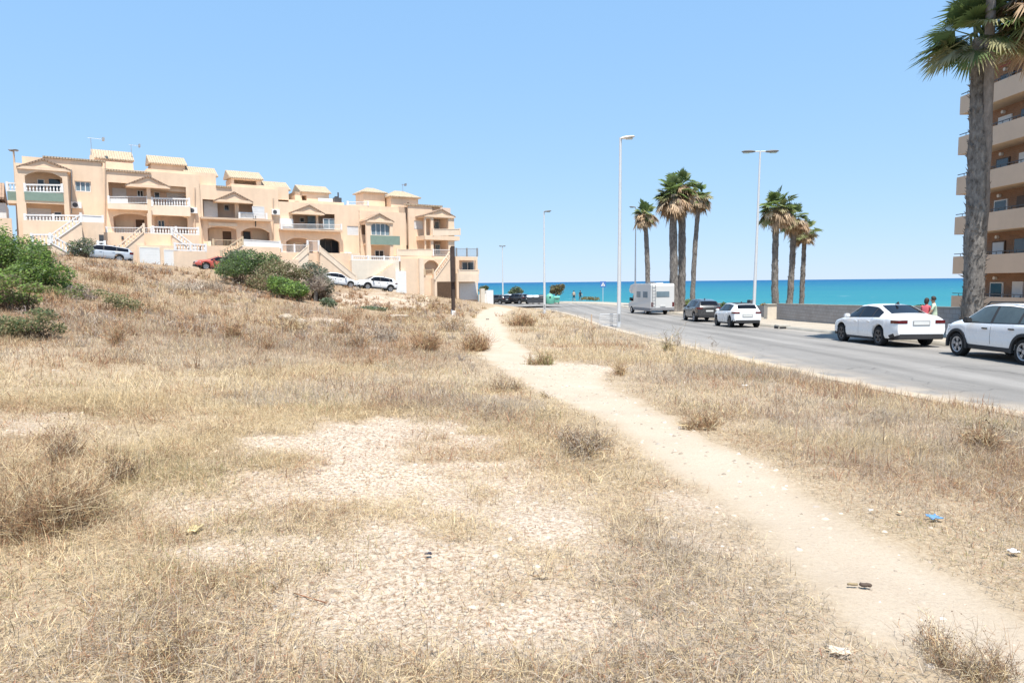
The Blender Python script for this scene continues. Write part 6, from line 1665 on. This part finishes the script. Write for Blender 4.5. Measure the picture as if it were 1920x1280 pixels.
# motorhome
MAT['camper_white'] = carpaint('white_motorhome_panel', (0.60, 0.60, 0.59), 0.4); MAT['camper_grey'] = plain('grey_motorhome_skirt', (0.22, 0.22, 0.23), rough=0.6, var=0.1)
def motorhome(x, y, rz):
    root = empty('motorhome', (x, y, road_z(y)), rz); tag(root, 'white motorhome with an over cab bed, parked by the twin palms', 'motorhome')
    b = MB(); b.prism([(-3.0, .55), (1.35, .55), (1.35, 1.85), (2.35, 1.95), (2.55, 2.25), (2.2, 2.72), (1.2, 2.82), (-2.9, 2.82), (-3.0, 2.7)], -1.12, 1.12); b.build('body', MAT['camper_white'], root, bevel=0.06)
    b = MB(); b.prism([(1.352, .45), (3.0, .45), (3.05, .75), (2.95, 1.02), (2.25, 1.18), (1.75, 1.84), (1.352, 1.84)], -0.98, 0.98); cab = b.build('cab', MAT['camper_white'], root, bevel=0.06)
    MB().prism([(2.27, 1.2), (1.80, 1.80), (1.81, 1.83), (2.30, 1.21)], -0.85, 0.85).build('windscreen', MAT['car_glass'], cab)
    for s in (-1, 1):
        MB().prism([(1.5, 1.15), (2.12, 1.15), (1.70, 1.75), (1.5, 1.75)], s * 0.975, s * 0.99).build('cab_window', MAT['car_glass'], cab)
        MB().box(2.0, 2.12, s * 0.99, s * 1.22, 1.18, 1.5).build('mirror', MAT['cladding'], cab, bevel=0.02)
        MB().box(-2.2, -1.1, s * 1.118, s * 1.135, 1.55, 2.1).build('side_window', MAT['blue_glass'], root, bevel=0.01)
        MB().box(-.5, .5, s * 1.118, s * 1.135, 1.55, 2.1).build('side_window', MAT['blue_glass'], root, bevel=0.01)
        MB().box(-2.98, 1.3, s * 1.05, s * 1.128, .34, .62).build('skirt', MAT['camper_grey'], root)
        MB().box(-3.01, -2.95, s * 0.9, s * 1.08, .75, 1.15).build('tail_light', MAT['tail_red'], root)
        MB().box(2.9, 3.06, s * .6, s * .9, .72, .92).build('headlight', MAT['headlamp'], cab, bevel=0.02)
        for a in (2.15, -1.45):
            w_ = MB().lathe([(.2, -.1), (.31, -.11), (.335, -.08), (.335, .08), (.31, .11), (.2, .1), (.2, -.1)], 24, (0, 0, 0), 'y', caps=False).build('wheel', MAT['tyre'], root, smooth=True, autosmooth=40); w_.location = (a, s * .9, .335)
            MB().lathe([(.21, s * .05), (.2, s * .108), (.1, s * .09), (.02, s * .1)], 16, (0, 0, 0), 'y').build('rim', MAT['alloy'], w_)
    MB().box(-3.022, -2.99, -.62, .62, 1.62, 2.12).build('rear_window', MAT['blue_glass'], root, bevel=0.01)
    MB().box(-3.03, -2.98, -1.08, 1.08, .42, .66).build('rear_bumper', MAT['camper_grey'], root, bevel=0.02)
    MB().box(-3.04, -3.02, -.26, .26, .78, .89).build('number_plate', MAT['plate'], root)
    mb = MB()
    for s in (.72, 1.0): mb.cyl((-3.07, s, .8), (-3.07, s, 2.85), .018, n=6)
    for k in range(7): mb.cyl((-3.07, .72, .95 + k * .28), (-3.07, 1.0, .95 + k * .28), .014, n=6)
    mb.build('ladder', MAT['grey_metal'], root)
    MB().box(-.4, .3, -.35, .35, 2.82, 2.97).build('roof_hatch', MAT['camper_grey'], root, bevel=0.03); MB().box(-2.3, -1.6, -.35, .35, 2.82, 2.92).build('roof_hatch', MAT['camper_white'], root, bevel=0.03)
motorhome(13.0, 64.3, R(90 + 11))
# ------------------------------------------------------------------ people
MAT['skin'] = plain('skin', (0.40, 0.235, 0.16), rough=0.6, var=0.08); MAT['hair'] = plain('dark_hair', (0.035, 0.022, 0.015), rough=0.7, var=0.2)
def cloth(name, c): return plain(name, c, rough=0.9, var=0.15, scale=6, spec=0.1)
MAT['red_cloth'] = cloth('red_top', (0.62, 0.14, 0.16)); MAT['green_cloth'] = cloth('green_white_print', (0.42, 0.50, 0.38)); MAT['beige_cloth'] = cloth('beige_top', (0.45, 0.36, 0.27)); MAT['dark_cloth'] = cloth('dark_cloth', (0.03, 0.035, 0.045)); MAT['denim'] = cloth('blue_shorts', (0.09, 0.13, 0.22))
def person(label, loc, rz, h, top_m, low_m, lowz=0.28, arm_l=(0.10, 0.05), arm_r=(-0.04, 0.02), stride=0.06, lean=0.0, longhair=False, group='people by the promenade', sleeve=0.70):
    root = empty('person', loc, rz); tag(root, label, 'person', group)
    k = h / 1.75
    J = []; E = []; RD = []
    def j(p, r, parent=None):
        J.append(Vector(p) * k); RD.append(r * k)
        if parent is not None: E.append((parent, len(J) - 1))
        return len(J) - 1
    pel = j((0, 0, 0.95), 0.145); wa = j((0, lean * .3, 1.10), 0.125, pel); ch = j((0, lean * .8, 1.30), 0.15, wa); nk0 = j((0, lean, 1.46), 0.075, ch); nk = j((0, lean + .01, 1.52), 0.055, nk0)
    hd = j((0, lean + 0.03, 1.60), 0.085, nk); hd2 = j((0, lean + 0.03, 1.68), 0.088, hd)
    for s, (ay, az), st in ((-1, arm_l, stride), (1, arm_r, -stride)):
        sh = j((s * 0.185, lean * .9, 1.41), 0.062, ch); el = j((s * 0.235, lean * .9 + ay, 1.13), 0.045, sh); wr_ = j((s * 0.23, lean * .9 + ay * 2.2 + 0.04, 0.90 + az), 0.030, el)
        pm = j((s * 0.225, lean * .9 + ay * 2.4 + 0.05, 0.83 + az), 0.036, wr_)
        for f, (dx, dl) in enumerate(((-.027, .075), (-.009, .085), (.009, .08), (.026, .065))):
            a = j((s * 0.225 + dx * .4, lean * .9 + ay * 2.4 + 0.055 + dx, 0.79 + az), 0.010, pm); j((s * 0.215 + dx * .4, lean * .9 + ay * 2.4 + 0.06 + dx, 0.79 + az - dl * .8), 0.008, a)
        t = j((s * 0.205, lean * .9 + ay * 2.4 + 0.085, 0.83 + az), 0.010, pm); j((s * 0.195, lean * .9 + ay * 2.4 + 0.10, 0.79 + az), 0.008, t)
        hp = j((s * 0.095, 0, 0.88), 0.098, pel); kn = j((s * 0.10, st * .8 + 0.02, 0.50), 0.060, hp); an = j((s * 0.10, st * 1.8 - 0.02, 0.09), 0.042, kn); j((s * 0.115, st * 1.8 + 0.13, 0.035), 0.035, an)
    me = bpy.data.meshes.new('body'); me.from_pydata([tuple(v) for v in J], E, []); ob = bpy.data.objects.new('body', me); COL.objects.link(ob)
    sk = ob.modifiers.new('skin', 'SKIN'); sv = me.skin_vertices[0].data
    for i, r in enumerate(RD): sv[i].radius = (r, r)
    sv[0].use_root = True
    sb = ob.modifiers.new('sub', 'SUBSURF'); sb.levels = sb.render_levels = 2
    dg = bpy.context.evaluated_depsgraph_get(); m2 = bpy.data.meshes.new_from_object(ob.evaluated_get(dg)); ob.modifiers.clear(); ob.data = m2; ob.parent = root
    for m in (MAT['skin'], top_m, low_m, MAT['dark_cloth']): m2.materials.append(m)
    for p in m2.polygons:
        z = p.center.z / h; x = abs(p.center.x) / k
        p.use_smooth = True
        if z < 0.045: p.material_index = 3
        elif x > 0.165: p.material_index = 1 if z > sleeve else 0
        elif z > 0.845: p.material_index = 0
        elif z > 0.57: p.material_index = 1
        elif z > lowz: p.material_index = 2
    # hair cap and face details
    hb = MB(); cz = 1.665 * k; cy = (lean + 0.03) * k; n = 14; vs = []; fs = []
    for i in range(8):
        ph = PI * 0.62 * i / 7
        for q in range(n):
            t = 2 * PI * q / n; r = 0.108 * k
            fr = 1 - 0.5 * max(0, math.sin(t)) * max(0, (ph - 0.9))
            vs.append((r * math.sin(ph) * math.cos(t) * .92, cy - 0.012 * k + r * math.sin(ph) * math.sin(t) * fr, cz + r * math.cos(ph) * 1.12 - (0.10 * k * max(0, -math.sin(t)) * (ph > 1.3) if longhair else 0)))
    for i in range(7):
        for q in range(n): fs.append((i*n+q, i*n+(q+1) % n, (i+1)*n+(q+1) % n, (i+1)*n+q))
    hb.add(vs, fs).build('hair', MAT['hair'], root, smooth=True)
    fb = MB(); fy = cy + 0.082 * k
    fb.prism([(-.012 * k, 1.60 * k), (.012 * k, 1.60 * k), (0, 1.645 * k)], fy, fy + 0.022 * k)
    fb.build('nose', MAT['skin'], root)
    eb = MB()
    for s in (-1, 1): eb.cyl((s * .032 * k, fy - .012 * k, 1.645 * k), (s * .032 * k, fy + .004 * k, 1.645 * k), .010 * k, n=8)
    eb.box(-.022 * k, .022 * k, fy - .012 * k, fy + 0.003 * k, 1.568 * k, 1.576 * k); eb.build('eyes_and_mouth', MAT['hair'], root)
    return root
def pave_z(y): return float(h_road(y)) + CZ + 0.15
p = at(1735, 590, 25.4); person('woman in a red top walking behind the white saloon', (p.x, p.y, pave_z(p.y) - .01), R(-60), 1.50, MAT['red_cloth'], MAT['denim'], lean=0.05, longhair=True)
p = at(1752, 590, 25.2); person('person in a pale green print top walking behind the white saloon', (p.x, p.y, pave_z(p.y) - .01), R(60), 1.56, MAT['green_cloth'], MAT['beige_cloth'], lean=0.04)
p = at(1076, 555, 112); person('walker in a beige top and dark shorts near the bend of the road', (p.x, p.y, pave_z(p.y) - 0.02), R(20), 1.72, MAT['beige_cloth'], MAT['dark_cloth'], stride=0.14)
p = at(1088, 555, 114); person('walker all in dark clothes near the bend of the road', (p.x, p.y, pave_z(p.y) - 0.02), R(-150), 1.70, MAT['dark_cloth'], MAT['dark_cloth'], lowz=0.08, stride=0.12)

# ------------------------------------------------------------------ bins, signs, barrier, board
MAT['bin_grey'] = plain('dark_grey_bin_plastic', (0.055, 0.058, 0.065), rough=0.5, var=0.12); MAT['bin_lid'] = plain('pale_bin_lid', (0.5, 0.52, 0.53), rough=0.4, var=0.06); MAT['bin_green'] = plain('sea_green_bin_plastic', (0.12, 0.36, 0.27), rough=0.5, var=0.1)
def container(label, px, d, w, h, mat, lid, rz=0.0):
    q = at(px, 560, d); z = road_z(q.y)
    r = empty('waste_container', (q.x, q.y, z), rz); tag(r, label, 'bin', 'waste containers by the road bend')
    MB().prism([(-w/2*.92, .18), (w/2*.92, .18), (w/2, h*.78), (-w/2, h*.78)], -.5, .5).build('body', MAT[mat], r, bevel=0.03)
    n = 10; pr = [(-.54, h*.78)] + [(-.54*math.cos(PI*k/n), h*.78 + h*.22*math.sin(PI*k/n)) for k in range(n+1)] + [(.54, h*.78)]
    MB().prism(pr[1:-1], -w/2 - .02, w/2 + .02, axis='x').build('lid', MAT[lid], r)
    for a in (-w/2*.7, w/2*.7):
        for b in (-.35, .35): MB().lathe([(.09, -.03), (.09, .03)], 12, (a, b, .09), 'x').build('caster', MAT['tyre'], r)
    MB().box(-w/2*.6, w/2*.6, -.56, -.5, h*.66, h*.70).build('handle', MAT['grey_metal'], r)
container('leftmost grey waste container with a pale domed lid', 994, 101, 0.95, 1.35, 'bin_grey', 'bin_lid'); container('middle grey waste container with a pale domed lid', 1005, 101, 0.95, 1.35, 'bin_grey', 'bin_lid')
container('dark waste container beside the green recycling container', 1016, 101, 0.95, 1.4, 'bin_grey', 'bin_grey')
q = at(1031, 560, 101); r = empty('recycling_container', (q.x, q.y, road_z(q.y))); tag(r, 'sea green domed recycling container right of the grey bins', 'bin')
MB().lathe([(.62, .05), (.66, .4), (.64, .95), (.5, 1.3), (.25, 1.5), (.06, 1.56)], 20).build('body', MAT['bin_green'], r, smooth=True, autosmooth=50); MB().lathe([(.13, -.6), (.13, -.66)], 14, (0, 0, 1.02), 'y').build('opening', MAT['cladding'], r); MB().lathe([(.08, 1.5), (.1, 1.62), (.03, 1.66)], 10).build('lifting_ring', MAT['grey_metal'], r)
container('small green waste container at the right end of the bins', 1044, 102, 0.8, 1.15, 'bin_green', 'bin_green')

q = at(1408, 566, 47); r = empty('litter_bin', (q.x, q.y, pave_z(q.y))); tag(r, 'dark litter bin on a post beside the double street lamp', 'bin')
MB().cyl((0, 0, -.05), (0, 0, .75), .04, n=10).build('post', MAT['dark_metal'], r); MB().lathe([(.18, .62), (.24, .70), (.26, 1.22), (.23, 1.28), (.20, 1.25), (.19, .75)], 18, (0.0, 0, .1)).build('bucket', MAT['dark_metal'], r, smooth=True, autosmooth=40)

MAT['sign_blue'] = plain('blue_sign_face', (0.06, 0.16, 0.42), rough=0.4, var=0.05); MAT['sign_white'] = plain('white_sign_mark', (0.75, 0.75, 0.75), rough=0.4, var=0.03)
q = at(1130.5, 560, 105); r = empty('road_sign', (q.x, q.y, pave_z(q.y)), R(8)); tag(r, 'blue and white square crossing sign on a thin post far down the road', 'road sign')
MB().cyl((0, 0, -.1), (0, 0, 3.1), .04, n=8).build('post', MAT['galv'], r)
pl = MB().box(-.46, .46, -.06, -.035, 2.25, 3.12).build('sign_plate', MAT['sign_blue'], r, bevel=0.01); MB().prism([(-.33, 2.42), (.33, 2.42), (0, 3.0)], -.068, -.0615).build('white_triangle', MAT['sign_white'], pl)
mb = MB(); mb.lathe([(.045, -.071), (.045, -.069)], 10, (0.0, 0, 2.80), 'y'); mb.prism([(-.05, 2.62), (.05, 2.62), (.03, 2.74), (-.03, 2.74)], -.071, -.069); mb.prism([(-.12, 2.45), (-.06, 2.45), (.02, 2.62), (-.05, 2.62)], -.0712, -.0692); mb.prism([(.06, 2.45), (.12, 2.45), (.05, 2.62), (-.02, 2.62)], -.0714, -.0694); mb.build('walking_figure', MAT['cladding'], pl)

q = at(1141, 600, 43.5); zq = g1(q.x, q.y); r = empty('crowd_barrier', (q.x, q.y, zq), R(4)); tag(r, 'light grey metal barrier panel standing at the verge left of the tallest lamp', 'barrier')
mb = MB()
for a, b in (((-.56, .12), (-.56, .84)), ((.56, .12), (.56, .84)), ((-.56, .84), (.56, .84)), ((-.56, .12), (.56, .12))): mb.cyl((a[0], 0, a[1]), (b[0], 0, b[1]), .022, n=8)
fr = mb.build('frame', MAT['galv'], r); mb = MB()
for k in range(1, 14): mb.cyl((-.56 + k * .08, 0, .12), (-.56 + k * .08, 0, .84), .007, n=5)
for k in range(1, 7): mb.cyl((-.56, 0, .12 + k * .103), (.56, 0, .12 + k * .103), .006, n=5)
mb.build('mesh_infill', MAT['galv'], r); mb = MB()
for s in (-.45, .45): mb.box(s - .03, s + .03, -.25, .25, -.05, .03); mb.cyl((s, 0, 0), (s, 0, .13), .018, n=6)
mb.build('foot', MAT['grey_metal'], r)

# advertising board seen edge on
MAT['board_wood'] = plain('dark_board_wood', (0.055, 0.038, 0.032), rough=0.85, var=0.35, scale=3); MAT['board_face'] = plain('faded_board_face', (0.35, 0.34, 0.33), rough=0.8, var=0.2)
q = at(850, 585, 50); zq = g1(q.x, q.y); dirv = math.atan2(q.y, q.x) + R(1.6)
tz = at(850, 463, 50).z - zq
r = empty('sign_board', (q.x, q.y, zq), dirv); tag(r, 'tall dark advertising board seen edge on, standing on a white footed post', 'sign board')
MB().box(-1.5, 1.5, -.13, .13, tz - 2.55, tz).build('board', MAT['board_wood'], r, bevel=0.02)
MB().box(-1.42, 1.42, -.14, -.131, tz - 2.45, tz - .1).build('board_face', MAT['board_wood'], r)
for s in (-1.2, 1.2):
    MB().box(s - .11, s + .11, -.10, .10, .35, tz - 2.55).build('post', MAT['board_wood'], r); MB().box(s - .16, s + .16, -.14, .14, -.3, .35).build('footing', MAT['white_paint'], r, bevel=0.02)

q = at(1471, 617, 37.6); r = empty('storm_drain', (14.93, q.y, road_z(q.y))); tag(r, 'concrete storm drain block with a dark mouth at the kerb', 'drain')
MB().prism([(-.34, -.05), (.34, -.05), (.34, .2), (-.34, .2)], -.35, .35).build('block', MAT['concrete_kerb'], r, bevel=0.03); MB().box(-.28, .22, -.356, -.34, .0, .12).build('mouth', MAT['cladding'], r); MB().box(-.346, -.335, -.26, .26, .0, .12).build('mouth', MAT['cladding'], r)
q = at(1109, 604, 44.5); mb = MB(); mb.cyl((0, 0, -.1), (0, 0, .72), .05, .045, 10); o = mb.build('marker_post', MAT['stucco_tan'], None); o.location = (q.x, q.y, g1(q.x, q.y)); tag(o, 'short brown post in the verge left of the metal barrier', 'post')

# ------------------------------------------------------------------ small trees and plants in the distance
def small_tree(name, label, px, d, py_base, blobs, n, leaf, cols, group='small trees by the road bend'):
    q = at(px, 560, d); z = max(g1(q.x, q.y), road_z(q.y) - .1); base = Vector((q.x, q.y, z)); root = empty(name, base); tag(root, label, 'tree' if 'tree' in name else 'plant', group)
    bl = []
    k = d / FPX
    for bx, by, rx, ry in blobs: c_ = at(bx, by, d) - base; bl.append((c_.x, c_.y + random.uniform(-.3, .3), c_.z, rx * k, rx * k, ry * k))
    P, _ = blobs_points(bl, n); C = np.array(cols); cc = C[rng.integers(0, len(C), len(P))] * (.7 + .6 * rng.random(len(P)))[:, None]
    v, l, s, c = leaf_arrays(P, leaf, cc); np_mesh('crown', v, l, s, MAT['foliage'], parent=root, col=c)
    mb = MB(); top = Vector((bl[0][0], bl[0][1], bl[0][2])); mb.tube([(0, 0, -.1), (top.x * .4, top.y * .4, top.z * .5), tuple(top)], [.10, .08, .03], 8)
    for b in bl: mb.tube([(top.x * .4, top.y * .4, top.z * .5), (b[0], b[1], b[2])], [.05, .015], 6)
    mb.build('trunk', MAT['trunk'], root); return root
small_tree('small_tree', 'small tree with rust and green leaves above the recycling containers', 1044, 108, 563, [(1040,541,9,7),(1050,540,8,7),(1036,547,6,5),(1047,549,7,4),(1056,537,4,5)], 1300, .26, OLIV + [(.22,.12,.06),(.20,.15,.07)])
small_tree('small_tree', 'small dark green tree above the far dark cars', 966, 112, 560, [(968,543,9,6),(962,548,9,5),(975,547,7,5)], 1100, .26, DGRN + GGRN)
small_tree('small_tree', 'low leafy tree behind the white garden pier', 908, 97, 560, [(906,541,6,5),(911,540,5,5),(903,544,5,4)], 800, .22, DGRN + OLIV)
small_tree('beach_shrub', 'orange flowering shrub just beyond the beige pillar', 1437, 54, 575, [(1434,573,8,5),(1442,574,6,4)], 700, .12, [(.30,.16,.05),(.18,.17,.06),(.36,.22,.08)], group='shrubs beyond the sea wall')
small_tree('beach_shrub', 'yellow green shrub at the foot of the twin palms', 1291, 70, 580, [(1290,568,9,7),(1297,572,7,5),(1284,573,6,6)], 900, .16, LIME + OLIV, group='shrubs beyond the sea wall')
small_tree('beach_shrub', 'dark shrub behind the small white hatchback', 1357, 56, 578, [(1357,572,6,6),(1352,576,6,4),(1362,577,5,3)], 700, .12, DGRN + LIME[:1], group='shrubs beyond the sea wall')
small_tree('beach_shrub', 'low dark bush beyond the wall behind the walkers', 1719, 33, 575, [(1719,575,9,4),(1710,578,8,3)], 600, .10, DGRN, group='shrubs beyond the sea wall')
small_tree('beach_shrub', 'low tawny dune shrub near the distant walkers', 1105, 132, 560, [(1100,559,12,3),(1114,560,12,3)], 500, .3, OLIV + [(.28,.2,.1)], group='shrubs beyond the sea wall')
# bare dead tree at the right end of the thicket
q = at(590, 545, 52); zq = g1(q.x, q.y); mb = MB()
root = empty('dead_tree', (q.x, q.y, zq)); tag(root, 'bare dead tree with a dark trunk at the right end of the thicket', 'dead tree')
mb.tube([(0,0,-.2),(.1,0,.6),(-.1,.1,1.3),(.1,.1,2.1)], [.16,.13,.08,.03], 8); mb.tube([(.05,0,.7),(.5,.1,1.4),(.6,.2,2.0)], [.08,.05,.02], 6); mb.tube([(-.05,.05,1.0),(-.6,0,1.6),(-.8,.1,2.2)], [.07,.045,.015], 6); mb.build('trunk', MAT['trunk'], root)
v, l, s, c = twig_arrays((0, 0, .8), 220, 1.0, 1.7, .03, [GREY, np.array([.30,.23,.2])], branch=4); np_mesh('branch', v, l, s, MAT['twig'], parent=root, col=c)

# ------------------------------------------------------------------ stones and litter
MAT['stone'] = plain('pale_limestone', (0.36, 0.30, 0.235), rough=0.95, var=0.25, scale=3, spec=0.1, bump=0.5, bscale=9)
def stone_arrays(P, S, col):
    n = len(P); base = np.array([(1,0,0),(.5,.85,0),(-.5,.85,0),(-1,0,0),(-.5,-.85,0),(.5,-.85,0),(.45,.3,.6),(-.4,.35,.7),(-.3,-.45,.6),(.4,-.4,.65)], float)
    v = base[None] * (0.7 + 0.6 * rng.random((n, 10, 1))) * S[:, None, None]; v[..., 2] *= 0.75; a = rng.random(n) * 2 * PI
    ca, sa = np.cos(a)[:, None], np.sin(a)[:, None]; x = v[..., 0] * ca - v[..., 1] * sa; y = (v[..., 0] * sa + v[..., 1] * ca) * 0.8
    v = np.stack([x, y, v[..., 2] - 0.12 * S[:, None]], -1) + P[:, None]
    f = [(0,1,6),(1,2,7),(1,7,6),(2,3,7),(3,4,8),(3,8,7),(4,5,9),(4,9,8),(5,0,6),(5,6,9),(6,7,8),(6,8,9)]
    lp = (np.arange(n)[:, None, None] * 10 + np.array(f)[None]).reshape(-1); return v.reshape(-1, 3), lp, np.arange(n * 12) * 3, np.repeat(col, 10, axis=0)
x, y = lot_points(60000, 2.0, 16.0, pw=0.75); keep = rng.random(len(x)) < (0.03 + 0.55 * bare_mask(x, y) + 0.20 * path_mask(x, y)); x, y = x[keep][:11000], y[keep][:9000]
S = 0.006 + 0.02 * rng.random(len(x)) ** 3 + 0.0006 * y; cols = np.array([.36, .30, .24]) * (.6 + .75 * rng.random(len(x)))[:, None] + np.where(rng.random(len(x)) < .25, .10, 0)[:, None]
pr = [stone_arrays(np.stack([x, y, ground(x, y)], -1), S, cols)]
# rubble on the slope under the white crossover
bx = rng.random(500); pts = [ghit(640 + 170 * a, 552 + 26 * b) for a, b in zip(bx, rng.random(500))]
P = np.array([tuple(q) for q in pts]); pr.append(stone_arrays(P, .05 + .16 * rng.random(len(P)) ** 2.5, np.array([.40, .32, .235]) * (.7 + .6 * rng.random(len(P)))[:, None]))
v, l, s, c = merge(pr); tag(np_mesh('gravel', v, l, s, tintmat('stone_grit', rough=.95, transl=0, spec=.1), col=c), 'small pale stones and grit lying on the bare patches and the rubble slope', 'gravel', kind='stuff')
def rock(px, py, wpx, hpx, label, col=(.55, .46, .36)):
    q = ghit(px, py); k = q.y / FPX; a, b = wpx * k / 2, hpx * k
    bm = bmesh.new(); bmesh.ops.create_icosphere(bm, subdivisions=3, radius=1)
    for vv in bm.verts:
        f = .8 + .4 * float(fnoise(vv.co.x * 2 + px, vv.co.y * 2 + vv.co.z * 1.7, .8, 3, 3)); vv.co = Vector((vv.co.x * a * f, vv.co.y * a * .7 * f, (vv.co.z * .6 + .35) * b * f))
    me = bpy.data.meshes.new('rock'); bm.to_mesh(me); bm.free(); me.polygons.foreach_set('use_smooth', [True] * len(me.polygons)); me.set_sharp_from_angle(angle=R(30))
    me.materials.append(MAT['stone']); o = bpy.data.objects.new('rock', me); COL.objects.link(o); o.location = q; tag(o, label, 'rock', 'pale rocks on the lot'); return o
rock(563, 608, 24, 11, 'flat cream rock below the thicket, right of the rounded one'); rock(536, 600, 26, 12, 'rounded cream rock below the thicket'); rock(742, 594, 50, 5, 'long flat pale rock on the slope left of the board'); rock(1020, 1092, 17, 9, 'small pale stone in the dry grass near the bottom middle')
rock(480, 516, 18, 6, 'pale stone slab at the foot of the dark green bush')
def flat_litter(name, label, px, py, wpx, hpx, c, thick=0.006, crumple=.3, rz=None, cat='litter'):
    q = ghit(px, py); k = (q - CAM).length / FPX; w = wpx * k * 0.85; d = hpx * k * 1.15
    n = 9; vs = []; fs = []
    for i in range(n):
        for j in range(n):
            u, t = i / (n - 1) - .5, j / (n - 1) - .5; r = 1 - .35 * float(vnoise(u * 9 + px, t * 9 + py, 1, 2))
            vs.append((u * w * r, t * d * r, crumple * w * (float(vnoise(u * 5 + px, t * 5, 1, 4)) - .2) + .012))
    for i in range(n - 1):
        for j in range(n - 1): fs.append((i*n+j, (i+1)*n+j, (i+1)*n+j+1, i*n+j+1))
    o = MB().add(vs, fs).build(name, plain(name + '_surface', c, rough=.5, var=.12, scale=20), None, smooth=True, fixn=False)
    md = o.modifiers.new('thick', 'SOLIDIFY'); md.thickness = thick; o.location = q + Vector((0, 0, .015)); o.rotation_euler = (0, 0, random.uniform(-.3, .3) if rz is None else rz)
    tag(o, label, cat, 'litter on the lot'); return o
flat_litter('crumpled_wrapper', 'crumpled blue wrapper in the grass right of the path', 1750, 980, 27, 18, (.10, .25, .46), crumple=.28)
flat_litter('crumpled_wrapper', 'crumpled white paper by the right edge', 1899, 1052, 18, 13, (.7, .68, .66), crumple=.35)
flat_litter('crumpled_wrapper', 'small white scrap at the right rim of the path', 1632, 968, 10, 5, (.6, .55, .48), crumple=.35)
flat_litter('crumpled_wrapper', 'tan scrap at the right rim of the path', 1686, 969, 10, 6, (.55, .42, .28), crumple=.35)
flat_litter('crumpled_wrapper', 'white scrap in the verge halfway to the road', 1396, 727, 13, 6, (.6, .58, .55), crumple=.35)
flat_litter('cardboard_piece', 'cream torn cardboard piece near the bottom right', 1575, 1232, 46, 20, (.60, .48, .36), crumple=.12, rz=-.25)
flat_litter('dry_leaf', 'pale yellow dry palm leaf piece in the grass at the left', 366, 1006, 26, 30, (.62, .52, .28), crumple=.25, cat='leaf')
flat_litter('black_scrap', 'small black plastic scrap on the bare patch', 803, 1047, 16, 9, (.02, .02, .035), crumple=.3)
flat_litter('black_scrap', 'dark scrap on the far stretch of the sandy path', 914, 600, 7, 4, (.03, .025, .02), crumple=.4)
def stick(px0, py0, px1, py1, rpx, label, c, name='stick', lift=.015):
    a, b = ghit(px0, py0), ghit(px1, py1); r = rpx * (a - CAM).length / FPX
    pts = [a.lerp(b, f) - a + Vector((random.uniform(-1, 1) * r * .5, random.uniform(-1, 1) * r * .5, lift + r * .6)) for f in np.linspace(0, 1, 7)]
    o = MB().tube(pts, [r * .8, r, r * 1.05, r, r * .95, r, r * .7], 10).build(name, plain(name + '_bark', c, rough=.8, var=.35, scale=25), None, smooth=True); o.location = a; tag(o, label, 'stick', 'sticks on the lot'); return o
stick(1611, 1102, 1633, 1113, 3.3, 'stubby dark brown stick lying on the sandy path', (.085, .06, .045)); stick(1590, 1108, 1608, 1112, 2.2, 'small tan twig beside the stubby dark stick', (.25, .19, .11))
stick(552, 1135, 613, 1147, 1.0, 'thin reddish twig on the bare ground at the bottom', (.22, .10, .05)); stick(1246, 1245, 1270, 1234, 2.4, 'short pale twig near the bottom edge', (.45, .36, .24)); stick(1000, 1100, 1022, 1094, 1.6, 'thin brown twig next to the small pale stone', (.22, .14, .08))
